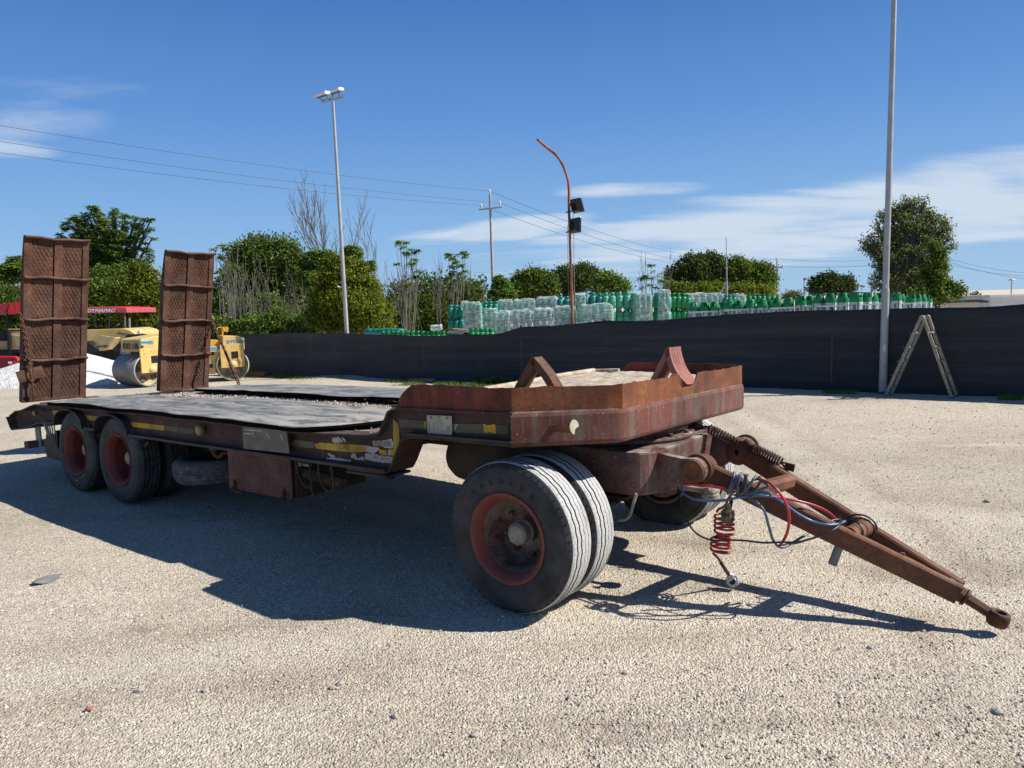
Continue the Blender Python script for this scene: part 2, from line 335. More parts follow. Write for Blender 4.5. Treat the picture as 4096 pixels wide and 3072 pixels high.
    # foliage, tint per leaf
    for nm, a, b in (('leaf_mid', (.036, .070, .010), (.19, .245, .036)), ('leaf_dark', (.020, .038, .010), (.11, .145, .030)), ('leaf_lime', (.050, .085, .006), (.27, .285, .020)), ('leaf_fresh', (.050, .100, .018), (.23, .32, .060)), ('leaf_olive', (.065, .085, .030), (.25, .275, .12))):
        t = NT(nm); at = t.n('ShaderNodeAttribute', attribute_name='tint')
        c = t.mix(at.outputs['Fac'], a, b); t.fin(c, .55, spec=.35)
        tl = t.n('ShaderNodeBsdfTranslucent'); t.l(t.mix(1.0, c, (1.1, 1.25, .5), 'MULTIPLY'), tl.inputs[0])
        ms = t.n('ShaderNodeMixShader'); ms.inputs[0].default_value = .40; t.l(t.b.outputs[0], ms.inputs[1]); t.l(tl.outputs[0], ms.inputs[2]); t.l(ms.outputs[0], t.o.inputs[0])
special()
def MT(n): return MATS[n]

# ---------------------------------------------------------------- mesh builder
class MB:
    def __init__(s): s.v = []; s.f = []; s.mi = []; s.cur = 0; s.sm = []; s.smooth = False
    def add(s, vs, fs, mi=None, smooth=None):
        b = len(s.v); s.v += [tuple(v) for v in vs]; m = s.cur if mi is None else mi; q = s.smooth if smooth is None else smooth
        for f in fs: s.f.append([b+i for i in f]); s.mi.append(m); s.sm.append(q)
    def box(s, c, d, rot=None, mi=None):
        c = Vector(c); hx, hy, hz = d[0]/2, d[1]/2, d[2]/2
        vs = [Vector((x, y, z)) for x in (-hx, hx) for y in (-hy, hy) for z in (-hz, hz)]
        if rot is not None: vs = [rot @ v for v in vs]
        s.add([c+v for v in vs], [(0, 1, 3, 2), (4, 6, 7, 5), (0, 4, 5, 1), (2, 3, 7, 6), (0, 2, 6, 4), (1, 5, 7, 3)], mi, False)
    def b2(s, a, b, mi=None):
        s.box([(a[i]+b[i])/2 for i in range(3)], [abs(b[i]-a[i]) for i in range(3)], None, mi)
    def bar(s, p, q, w, h, up=(0, 0, 1), w2=None, h2=None, mi=None, ch=0.0):
        p = Vector(p); q = Vector(q); d = (q-p).normalized(); sd = d.cross(Vector(up)).normalized(); u = sd.cross(d)
        w2 = w if w2 is None else w2; h2 = h if h2 is None else h2; vs = []
        for P, W, Hh in ((p, w, h), (q, w2, h2)):
            c = ch*min(W, Hh)
            if ch: ring = [(-W/2+c, -Hh/2), (W/2-c, -Hh/2), (W/2, -Hh/2+c), (W/2, Hh/2-c), (W/2-c, Hh/2), (-W/2+c, Hh/2), (-W/2, Hh/2-c), (-W/2, -Hh/2+c)]
            else: ring = [(-W/2, -Hh/2), (W/2, -Hh/2), (W/2, Hh/2), (-W/2, Hh/2)]
            vs += [P+sd*a+u*b for a, b in ring]
        n = len(ring)
        fs = [tuple(range(n-1, -1, -1)), tuple(range(n, 2*n))]+[(i, (i+1) % n, n+(i+1) % n, n+i) for i in range(n)]
        s.add(vs, fs, mi, False)
    def cyl(s, p, q, r, r2=None, n=16, caps=True, mi=None, smooth=True):
        p = Vector(p); q = Vector(q); r2 = r if r2 is None else r2; d = (q-p).normalized()
        a = d.orthogonal().normalized(); b = d.cross(a)
        vs = [P+(a*cos(2*pi*i/n)+b*sin(2*pi*i/n))*R for P, R in ((p, r), (q, r2)) for i in range(n)]
        s.add(vs, [(i, (i+1) % n, n+(i+1) % n, n+i) for i in range(n)], mi, smooth)
        if caps: s.add(vs, [tuple(range(n-1, -1, -1)), tuple(range(n, 2*n))], mi, False)
    def tube(s, pts, r, n=8, closed=False, mi=None, caps=True):
        pts = [Vector(p) for p in pts]; m = len(pts); rr = r if isinstance(r, (list, tuple)) else [r]*m
        t0 = (pts[1]-pts[0]).normalized(); a = t0.orthogonal().normalized(); vs = []
        for i in range(m):
            if closed: t = (pts[(i+1) % m]-pts[i-1]).normalized()
            else: t = (pts[min(i+1, m-1)]-pts[max(i-1, 0)]).normalized()
            a = (a-t*a.dot(t)); a = a.normalized() if a.length > 1e-6 else t.orthogonal().normalized(); b = t.cross(a)
            vs += [pts[i]+(a*cos(2*pi*k/n)+b*sin(2*pi*k/n))*rr[i] for k in range(n)]
        fs = []
        for i in range(m if closed else m-1):
            j = (i+1) % m
            fs += [(i*n+k, i*n+(k+1) % n, j*n+(k+1) % n, j*n+k) for k in range(n)]
        s.add(vs, fs, mi, True)
        if caps and not closed: s.add(vs, [tuple(range(n-1, -1, -1)), tuple((m-1)*n+k for k in range(n))], mi, False)
    def lathe(s, prof, c=(0, 0, 0), axis='Z', n=32, mi=None, mis=None, smooth=True):
        # prof: list of (r, h) along axis
        c = Vector(c); vs = []
        for r, h in prof:
            for i in range(n):
                a = 2*pi*i/n; x, y = r*cos(a), r*sin(a)
                vs.append(c+(Vector((x, y, h)) if axis == 'Z' else Vector((x, h, y)) if axis == 'Y' else Vector((h, x, y))))
        for j in range(len(prof)-1):
            s.add([], [], 0)
        b = len(s.v); s.v += [tuple(v) for v in vs]
        for j in range(len(prof)-1):
            m = (mis[j] if mis else (s.cur if mi is None else mi))
            for i in range(n):
                k = (i+1) % n; f = [b+j*n+i, b+j*n+k, b+(j+1)*n+k, b+(j+1)*n+i]
                if axis == 'Y': f = f[::-1]
                s.f.append(f); s.mi.append(m); s.sm.append(smooth)
    def poly(s, pts, ext, mi=None):
        # planar polygon extruded by vector ext
        pts = [Vector(p) for p in pts]; n = len(pts); ext = Vector(ext)
        tri = tessellate_polygon([pts]); vs = pts+[p+ext for p in pts]
        fs = [tuple(t) for t in tri]+[tuple(n+i for i in reversed(t)) for t in tri]+[(i, (i+1) % n, n+(i+1) % n, n+i) for i in range(n)]
        s.add(vs, fs, mi, False)
    def strip(s, A, B, mi=None, smooth=False, closed=False):
        n = len(A); vs = [Vector(a) for a in A]+[Vector(b) for b in B]
        s.add(vs, [(i, (i+1) % n, n+(i+1) % n, n+i) for i in range(n if closed else n-1)], mi, smooth)
    def build(s, name, mats, parent=None, loc=None, rot=None, bevel=0.0, weld=True, auto=None, label=None, mod=None):
        me = bpy.data.meshes.new(name); me.from_pydata(s.v, [], s.f)
        if not isinstance(mats, (list, tuple)): mats = [mats]
        for m in mats: me.materials.append(MT(m) if isinstance(m, str) else m)
        me.polygons.foreach_set('material_index', s.mi); me.polygons.foreach_set('use_smooth', s.sm)
        bm = bmesh.new(); bm.from_mesh(me); bmesh.ops.recalc_face_normals(bm, faces=bm.faces); bm.to_mesh(me); bm.free()
        me.update()
        o = bpy.data.objects.new(name, me); COL.objects.link(o)
        if parent is not None: o.parent = parent
        if loc is not None: o.location = loc
        if rot is not None: o.rotation_euler = rot
        if bevel: b = o.modifiers.new('bevel', 'BEVEL'); b.width = bevel; b.segments = 2; b.limit_method = 'ANGLE'; b.angle_limit = radians(40)
        if label: o['label'] = label
        return o
def thing(name, label, cat, loc=(0, 0, 0), rz=0, group=None, matrix=None):
    o = bpy.data.objects.new(name, None); COL.objects.link(o); o.empty_display_size = .2
    if matrix is not None: o.matrix_world = matrix
    else: o.location = loc; o.rotation_euler = (0, 0, rz)
    o['label'] = label; o['category'] = cat
    if group: o['group'] = group
    return o
def tag(o, label, cat, group=None, kind=None):
    if label: o['label'] = label
    if cat: o['category'] = cat
    if group: o['group'] = group
    if kind: o['kind'] = kind
    return o
def copy_tree(o, parent=None):
    c = o.copy(); COL.objects.link(c); c.parent = parent
    if parent is not None: c.matrix_parent_inverse = o.matrix_parent_inverse
    for ch in o.children: copy_tree(ch, c)
    return c
def share(o, parent, loc=None, rot=None, mat=None):
    c = o.copy(); COL.objects.link(c); c.parent = parent
    if loc is not None: c.location = loc
    if rot is not None: c.rotation_euler = rot
    return c
def text_mesh(s, size, mat, name, parent, M, depth=.002, bold=0.0, sx=1.0, shear=0.0):
    cu = bpy.data.curves.new(name, 'FONT'); cu.body = s; cu.size = size; cu.extrude = depth; cu.offset = bold; cu.align_x = 'CENTER'; cu.align_y = 'CENTER'; cu.shear = shear; cu.resolution_u = 3
    to = bpy.data.objects.new(name+'_c', cu); COL.objects.link(to)
    dg = bpy.context.evaluated_depsgraph_get(); me = bpy.data.meshes.new_from_object(to.evaluated_get(dg))
    bpy.data.objects.remove(to); me.name = name; me.materials.clear(); me.materials.append(MT(mat))
    me.transform(Matrix.Diagonal((sx, 1, 1, 1)))
    o = bpy.data.objects.new(name, me); COL.objects.link(o); o.parent = parent
    if parent is None: o.matrix_world = M
    else: o.matrix_local = M
    return o
def basis(o, x, y, z=None):
    x = Vector(x).normalized(); y = Vector(y); y = (y-x*x.dot(y)).normalized(); z = x.cross(y); o = Vector(o)
    return Matrix(((x.x, y.x, z.x, o.x), (x.y, y.y, z.y, o.y), (x.z, y.z, z.z, o.z), (0, 0, 0, 1)))
def catmull(P, k=8):
    P = [Vector(p) for p in P]; o = []
    for i in range(len(P)-1):
        a = P[max(i-1, 0)]; b = P[i]; c = P[i+1]; d = P[min(i+2, len(P)-1)]
        for j in range(k):
            t = j/k; o.append(.5*((2*b)+(c-a)*t+(2*a-5*b+4*c-d)*t*t+(3*b-a-3*c+d)*t**3))
    o.append(P[-1]); return o
def raw_mesh(name, V, F, mats, mi=None, attr=None, smooth=False):
    # numpy mesh: V (n,3), F (m,k) all faces with k corners
    me = bpy.data.meshes.new(name); n = len(V); m, k = F.shape
    me.vertices.add(n); me.vertices.foreach_set('co', V.astype(np.float32).ravel())
    me.loops.add(m*k); me.loops.foreach_set('vertex_index', F.astype(np.int32).ravel())
    me.polygons.add(m); me.polygons.foreach_set('loop_start', np.arange(0, m*k, k, dtype=np.int32)); me.polygons.foreach_set('loop_total', np.full(m, k, np.int32))
    if not isinstance(mats, (list, tuple)): mats = [mats]
    for q in mats: me.materials.append(MT(q))
    if mi is not None: me.polygons.foreach_set('material_index', mi.astype(np.int32))
    me.polygons.foreach_set('use_smooth', np.full(m, smooth))
    me.update(calc_edges=True)
    if attr is not None:
        a = me.attributes.new('tint', 'FLOAT', 'POINT'); a.data.foreach_set('value', attr.astype(np.float32))
    return me
def vnoise(x, y, s=1.0, seed=0):
    # cheap smooth value noise
    r = np.random.default_rng(seed); T = r.random((64, 64)); x = np.asarray(x)/s; y = np.asarray(y)/s
    xi = np.floor(x).astype(int); yi = np.floor(y).astype(int); fx = x-xi; fy = y-yi; fx = fx*fx*(3-2*fx); fy = fy*fy*(3-2*fy)
    g = lambda a, b: T[a % 64, b % 64]
    return (g(xi, yi)*(1-fx)+g(xi+1, yi)*fx)*(1-fy)+(g(xi, yi+1)*(1-fx)+g(xi+1, yi+1)*fx)*fy
# ================================================================ SETTING: the gravel yard
def ground_z(x, y):
    x = np.asarray(x, float); y = np.asarray(y, float)
    fade = np.clip(np.hypot(x, y)/2.0, 0, 1)
    z = (vnoise(x+50, y+50, 2.2, 1)-.5)*.030+(vnoise(x+50, y+50, .7, 2)-.5)*.012+(vnoise(x+50, y+50, .23, 3)-.5)*.006
    # heap of stone dust round the foot of the lamp post, and the foot of the fence
    bx, by = G(1398, 1507)[:2]; z = z+.10*np.exp(-((x-bx)**2+(y-by)**2)/1.2)
    # the trailer's wheels stand on a firm flat strip
    d = np.exp(-(((x-.35)/1.2)**2+((y-4.6)/1.2)**2))+np.exp(-(((x+3.6)/1.3)**2+((y-7.4)/1.5)**2)); d = np.clip(d*1.6, 0, 1)
    z = z*(1-.85*d)-.034*np.exp(-(((x+4.0)/1.6)**2+((y-7.2)/1.6)**2))
    return z*np.clip((60-np.hypot(x, y))/30, 0, 1)
def make_ground():
    def axis(lo, hi, near_lo, near_hi, st):
        a = list(np.arange(near_lo, near_hi+1e-6, st)); s = st; v = near_hi
        while v < hi: s *= 1.22; v += s; a.append(v)
        s = st; v = near_lo
        while v > lo: s *= 1.22; v -= s; a.insert(0, v)
        return np.array(a)
    xs = axis(-3000, 3000, -9, 9, .085); ys = axis(-2500, 4500, .2, 16, .085)
    X, Y = np.meshgrid(xs, ys, indexing='ij'); Z = ground_z(X, Y)
    Z += np.where((np.abs(X) < 9) & (Y < 16), (RNG.random(X.shape)-.5)*.006, 0)
    n, m = X.shape; V = np.stack([X, Y, Z], -1).reshape(-1, 3)
    i, j = np.meshgrid(np.arange(n-1), np.arange(m-1), indexing='ij'); a = (i*m+j).ravel()
    F = np.stack([a, a+m, a+m+1, a+1], -1)
    # lanes pressed by wheels (paler, finer) and a few stained spots
    T = np.full(X.shape, .5); br = vnoise(X+70, Y+70, .35, 71); b2 = vnoise(X+70, Y+70, .12, 72)
    for cx, cy, rr in ((-14, -9, 14.2), (-14, -9, 16.1), (16, 30, 27.4), (16, 30, 29.3), (3, -22, 24.2), (3, -22, 26.0), (-30, 12, 33.5)):
        d = np.abs(np.hypot(X-cx, Y-cy)-rr); T += .42*np.exp(-(d/.16)**2)*(.3+br)*(.5+b2); T -= .16*np.exp(-((d-.30)/.10)**2)*(.2+br)
    for px, py, sx, sy, a in ((3880, 2260, .30, .16, .30), (3700, 2190, .25, .2, .18), (2830, 2170, .28, .12, .22), (560, 2510, .12, .05, .28), (3500, 2330, .2, .1, .12), (3420, 1600, .9, .3, .2), (3000, 2420, .14, .1, .2), (2400, 2900, .3, .12, .12), (1100, 2750, .3, .12, .12)):
        c = G(px, py); T -= a*np.exp(-((X-c.x)/sx)**2-((Y-c.y)/sy)**2)*(.45+.8*br+.5*(b2-.5))*1.5
    o = bpy.data.objects.new('ground', raw_mesh('ground', V, F, 'gravel', attr=np.clip(T, 0, 1).ravel(), smooth=True)); COL.objects.link(o); o['kind'] = 'structure'
    o['label'] = 'pale crushed stone yard surface'
make_ground()
def pebbles(name, n, xr, yr, smin, smax, power=2.2, mat='pebble', dens=None, label=None, zfun=None):
    x = RNG.uniform(*xr, n*3); y = RNG.uniform(*yr, n*3)
    p = RNG.random(n*3)
    if dens is not None:
        k = p < dens(x, y); x = x[k][:n]; y = y[k][:n]
    else: x = x[:n]; y = y[:n]
    n = len(x); s = smin+(smax-smin)*RNG.random(n)**power; z = (zfun or ground_z)(x, y)+s*.15
    base = np.array([(1, 0, 0), (-1, 0, 0), (0, 1, 0), (0, -1, 0), (0, 0, 1), (0, 0, -1)], float)
    tri = np.array([(0, 2, 4), (2, 1, 4), (1, 3, 4), (3, 0, 4), (2, 0, 5), (1, 2, 5), (3, 1, 5), (0, 3, 5)])
    B = base[None]*(1+.5*(RNG.random((n, 6, 1))-.5))+.45*(RNG.random((n, 6, 3))-.5)
    B *= np.stack([s*RNG.uniform(.6, 1.2, n), s*RNG.uniform(.6, 1.2, n), s*RNG.uniform(.4, .8, n)], -1)[:, None, :]*.5*1.4
    a = RNG.random(n)*2*pi; ca, sa = np.cos(a)[:, None], np.sin(a)[:, None]
    V = np.stack([B[..., 0]*ca-B[..., 1]*sa, B[..., 0]*sa+B[..., 1]*ca, B[..., 2]], -1)+np.stack([x, y, z], -1)[:, None, :]
    F = (tri[None]+(np.arange(n)*6)[:, None, None]).reshape(-1, 3)
    t = np.repeat(RNG.random(n), 6)
    o = bpy.data.objects.new(name, raw_mesh(name, V.reshape(-1, 3), F, mat, attr=t)); COL.objects.link(o); o['kind'] = 'stuff'
    if label: o['label'] = label
    return o
def infr(x, y):   # only where the photo looks
    return (np.abs(x) < .78*y+.6).astype(float)
def d1(x, y): return infr(x, y)*np.clip(1.6-y/4.2, .12, 1)*(.35+.9*vnoise(x+90, y+90, .8, 9)**1.5)
pebbles('gravel', 62000, (-5.5, 5.5), (1.4, 8.0), .004, .015, 2.8, dens=d1, label='loose crushed stone lying on the yard in front of the trailer')
pebbles('gravel', 7000, (-9, 9), (6.0, 15.0), .008, .022, 3.0, dens=lambda x, y: infr(x, y)*(.4+.6*vnoise(x+90, y+90, 1.3, 9)), label='loose crushed stone farther back in the yard')
def rocks():
    # bigger single stones that can be told apart in the foreground
    WHERE = ['in the centre foreground', 'close beside the centre foreground stone', 'in the left foreground', 'left of centre below the trailer shadow', 'near the bottom edge left of centre', 'in the bottom right corner', 'at the bottom edge near the middle', 'in the foreground left of the middle', 'in the foreground below the front wheel', 'right of the drawbar in the sun', 'below the drawbar eye shadow', 'below the front wheel shadow']
    spots = [(1360, 2735, .020), (1330, 2750, .016), (560, 2760, .022), (1250, 2560, .012), (1580, 2870, .018), (3990, 2860, .02), (1900, 2950, .018), (820, 2760, .016), (2280, 2800, .015), (3950, 2005, .03), (3480, 2600, .015), (2500, 2700, .015)]
    for k, (x, y, s) in enumerate(spots):
        p = G(x, y); mb = MB(); bm = bmesh.new(); bmesh.ops.create_icosphere(bm, subdivisions=2, radius=s)
        for v in bm.verts: v.co = Vector((v.co.x*random.uniform(.8, 1.25), v.co.y*random.uniform(.7, 1.1), v.co.z*random.uniform(.5, .8)))
        me = bpy.data.meshes.new('stone'); bm.to_mesh(me); bm.free(); me.materials.append(MT('concrete_pole'))
        o = bpy.data.objects.new('stone', me); COL.objects.link(o); o.location = (p.x, p.y, float(ground_z(p.x, p.y))+s*.3); o.rotation_euler = (0, 0, random.random()*6)
        tag(o, 'single stone in the gravel '+WHERE[k], 'stone', 'small stones on the yard')
    p = G(358, 2841); bm = bmesh.new(); bmesh.ops.create_icosphere(bm, subdivisions=2, radius=.016)
    for v in bm.verts: v.co = Vector((v.co.x*random.uniform(1., 1.35), v.co.y*.8, v.co.z*.6))
    me = bpy.data.meshes.new('stone'); bm.to_mesh(me); bm.free(); me.materials.append(MT('stone_red')); o = bpy.data.objects.new('stone', me); COL.objects.link(o); o.location = (p.x, p.y, .008)
    tag(o, 'small reddish brick chip lying alone in the left foreground', 'stone')
rocks()
def scrap():
    mb = MB(); pts = [(125, 2332), (150, 2325), (200, 2310), (243, 2297), (238, 2306), (215, 2320), (170, 2333), (140, 2338)]
    P = [G(*p) for p in pts]; c = sum(P, Vector())/len(P); mb.poly([(p.x-c.x, p.y-c.y, .012+.014*math.sin(i)) for i, p in enumerate(P)], (0, 0, .006))
    o = mb.build('scrap', 'galv_dark', loc=(c.x, c.y, float(ground_z(c.x, c.y)))); tag(o, 'flat grey torn scrap lying on the gravel at the left', 'scrap')
scrap()
# ================================================================ THE LOW LOADER TRAILER
TR = thing('low_loader_trailer', 'long rusty low loader trailer with raised ramps and drawbar resting on the gravel', 'trailer', matrix=TM)
WID = 2.55
TOPL = [(-7.58, .735), (-7.38, .806), (-7.1, .862), (-6.79, .905), (-6.35, .93), (-5.5, .932), (-4.3, .945), (-3.1, .945), (-2.1, .942), (-1.71, .95), (-1.27, .972), (-1.17, .985), (-1.135, 1.01), (-1.11, 1.05), (-1.08, 1.10), (-1.055, 1.142), (-1.01, 1.162), (-.95, 1.170), (-.46, 1.178), (-.05, 1.188)]
def arch(cx, rx=.335, rz=.175, z0=.725, n=14): return [(cx-rx*cos(pi*k/n), z0+rz*sin(pi*k/n)**.8) for k in range(n+1)]
A1 = arch(-5.86); A2 = arch(-4.90)
BOTL = [(-7.49, .578), (-7.3, .592), (-7.07, .62), (-6.73, .70), (-6.29, .728)]+A1+A2+[(-4.3, .726), (-3.48, .728), (-1.89, .738), (-1.12, .742), (-1.06, .752), (-1.02, .80), (-.955, .92), (-.92, .965), (-.87, .987), (-.75, .990), (-.05, 1.0)]
def densify(P, st=.12):
    o = []
    for a, b in zip(P[:-1], P[1:]):
        n = max(1, int(math.hypot(b[0]-a[0], b[1]-a[1])/st))
        o += [(a[0]+(b[0]-a[0])*k/n, a[1]+(b[1]-a[1])*k/n) for k in range(n)]
    return o+[P[-1]]
def wob(x, k=0): return .005*math.sin(x*5.1+k)+.003*math.sin(x*13+2*k)
def ribbon(mb, prof, y0, y1, th, side=1, mi=None):
    # strip following an x-z curve, from y0 to y1, thickness th measured along the curve normal
    n = len(prof); R = [[], [], [], []]
    for i, (x, z) in enumerate(prof):
        a = prof[max(i-1, 0)]; b = prof[min(i+1, n-1)]; d = Vector((b[0]-a[0], b[1]-a[1])).normalized(); nx, nz = -d.y*side, d.x*side
        for k, (yy, t) in enumerate(((y0, 0), (y1, 0), (y1, th), (y0, th))): R[k].append((x+nx*t, yy, z+nz*t))
    for k in range(4): mb.strip(R[k], R[(k+1) % 4], mi)
    mb.add([R[k][0] for k in range(4)]+[R[k][-1] for k in range(4)], [(0, 1, 2, 3), (7, 6, 5, 4)], mi)
def side_beam(far=False):
    f = (lambda y: WID-y) if far else (lambda y: y)
    root = None
    T = densify(TOPL); B = densify(BOTL); jit = lambda x: (.012*math.sin(x*9) if x < -6.5 else .002*math.sin(x*7))
    # web
    mb = MB(); pts = [(x, z-.004+jit(x)) for x, z in T]+[(x, z+.004) for x, z in reversed(B)]
    P = [(x, f(.045+(.03*math.sin(x*8) if x < -6.6 else .003*math.sin(x*6))), z) for x, z in pts]
    mb.poly(P, (0, .012 if not far else -.012, 0)); web = mb.build('side_beam', 'beam_paint', TR)
    if not far: web['label'] = 'near side beam with peeling paint, yellow tape and dented tail'
    mb = MB(); ribbon(mb, [(x, z+jit(x)) for x, z in T], f(0.0), f(.16), .016, -1); mb.build('top_flange', 'beam_paint', web)
    b1 = [(x, z) for x, z in BOTL if x < -6.19]; b2 = [(x, z) for x, z in BOTL if -5.53 < x < -5.23]; b3 = [(x, z) for x, z in BOTL if x > -4.57]
    for k, b in enumerate((b1, b2)):
        if len(b) > 1: mb = MB(); ribbon(mb, densify(b), f(-.005), f(.15), .016, 1); mb.build('bottom_flange', 'dark_flange', web)
    lo = [(-5.52, .725), (-5.24, .725)]; mb = MB(); ribbon(mb, lo, f(-.02), f(.15), .018, 1); mb.build('bottom_flange', 'dark_flange', web)
    lo = densify([(-4.565, .722), (-4.3, .722), (-3.48, .724), (-1.89, .734), (-1.12, .738), (-1.075, .742)]); mb = MB(); ribbon(mb, lo, f(-.022), f(.16), .020, 1); mb.build('bottom_flange', 'dark_flange', web)
    # the bent lower flange of the swan neck is wide and faces the rear wheels' side
    sn = [(-1.47, .716), (-1.12, .722), (-1.065, .736), (-1.025, .79), (-.96, .91), (-.925, .958), (-.875, .980), (-.75, .984), (-.05, .992)]
    mb = MB(); ribbon(mb, sn, f(.0), f(.23), .014, 1, 0); mb.build('neck_flange', 'beam_paint', web)
    mb = MB(); ribbon(mb, [(-.88, 1.0), (-.5, 1.004), (-.055, 1.012)], f(-.014), f(.03), .014, 1); mb.build('neck_ledge', 'dark_flange', web)
    mb = MB(); ribbon(mb, [(-1.47, .712), (-1.08, .718)], f(-.006), f(.22), .016, -1); mb.build('bottom_flange', 'dark_flange', web)
    # arched wheel guards standing proud of the beam
    for A in (A1, A2):
        mb = MB(); ribbon(mb, A, f(-.035), f(.15), .010, 1); mb.build('wheel_guard', 'dark_flange', web)
    return web
WEB = side_beam(); side_beam(True)

# crumpled tail plate and dented end of the near beam
mb = MB(); ribbon(mb, [(-7.62, .72), (-7.57, .66), (-7.52, .60), (-7.47, .575)], -.02, 2.57, .012, 1); mb.build('tail_plate', 'beam_paint', TR)
mb = MB()
for k in range(5): mb.bar((-6.62+.03*k, .02+.015*k, .74), (-6.55+.05*k, .03, .58-.03*k), .012, .02)
k_ = mb; k_.build('torn_strap', 'galv_dark', TR)
mb = MB(); mb.bar((-7.0, .09, .68), (-6.98, .09, .40), .14, .014, up=(0, 1, 0)); mb.build('bumper_bracket', 'galv_dark', TR)
mb = MB(); mb.bar((-6.97, .16, .52), (-6.60, .6, .47), .012, .06); mb.build('bumper_stay', 'galv_dark', TR)
mb = MB(); mb.b2((-7.12, -.02, .395), (-7.0, 2.5, .47)); mb.build('rear_bumper', 'bogie_paint', TR, bevel=.006)
mb = MB(); mb.add([(-6.62, .0, .52), (-6.40, .03, .60), (-6.24, .05, .30), (-6.60, .02, .33)], [(0, 1, 2, 3)]); mb.b2((-6.55, .10, .30), (-6.50, .62, .62)); mb.build('mudflap', 'mach_black', TR)

# ---- floor and chassis
def deck():
    mb = MB(); nx, ny = 60, 24; xs = np.linspace(-7.4, -1.13, nx); ys = np.linspace(.10, 2.45, ny)
    zt = lambda x: float(np.interp(x, [p[0] for p in TOPL], [p[1] for p in TOPL]))
    V = [(x, y, zt(x)-.012+.006*float(vnoise(x*6+40, y*6+40, 1, 5))) for x in xs for y in ys]
    mb.add(V, [(i*ny+j, (i+1)*ny+j, (i+1)*ny+j+1, i*ny+j+1) for i in range(nx-1) for j in range(ny-1)], smooth=False)
    V2 = [(x, y, zt(x)-.05) for x in xs for y in (.10, 2.45)]
    mb.add(V2, [(2*i, 2*i+1, 2*i+3, 2*i+2) for i in range(nx-1)])
    mb.build('deck', 'deck_floor', TR)
    mb = MB()
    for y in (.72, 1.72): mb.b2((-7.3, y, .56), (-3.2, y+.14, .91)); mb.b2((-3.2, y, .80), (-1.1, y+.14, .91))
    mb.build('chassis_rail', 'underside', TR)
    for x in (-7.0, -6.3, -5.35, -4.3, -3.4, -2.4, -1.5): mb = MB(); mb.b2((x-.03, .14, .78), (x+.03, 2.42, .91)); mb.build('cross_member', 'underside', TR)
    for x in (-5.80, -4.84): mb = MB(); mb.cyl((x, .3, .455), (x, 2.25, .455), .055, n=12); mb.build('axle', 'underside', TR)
    # riser between low deck and neck
    mb = MB(); mb.b2((-1.10, .14, .93), (-1.07, 2.41, 1.16)); mb.build('riser', 'underside', TR)
deck()

# ---- raised front platform: rounded band, upright lip, floor, curb
PLAN = [(-1.02, 0), (-.05, 0), (.405, .455), (.475, 2.27), (.09, 2.565), (-1.02, 2.565)]
def offs(P, d):
    # inward offset of an open path (inside is to +Y / -X side): simple vertex normals
    o = []
    for i, p in enumerate(P):
        a = Vector(P[max(i-1, 0)]); b = Vector(P[min(i+1, len(P)-1)]); q = Vector(p); n = Vector((0, 0))
        if i > 0: e = (q-a).normalized(); n += Vector((-e.y, e.x))
        if i < len(P)-1: e = (b-q).normalized(); n += Vector((-e.y, e.x))
        n.normalize(); e = (q-a).normalized() if i > 0 else (b-q).normalized(); c = abs(n.dot(Vector((-e.y, e.x)))) or 1; o.append((q.x+n.x*d/c, q.y+n.y*d/c))
    return o
def rounded_path(P, r=.05, k=5, skip=()):
    o = [P[0]]
    for i in range(1, len(P)-1):
        a, q, b = Vector(P[i-1]), Vector(P[i]), Vector(P[i+1]); e1 = (a-q).normalized(); e2 = (b-q).normalized()
        s = q+e1*r; t = q+e2*r
        for j in range(k+1):
            u = j/k; o.append(tuple(s*(1-u)**2+q*2*u*(1-u)+t*u*u))
    o.append(P[-1]); return o
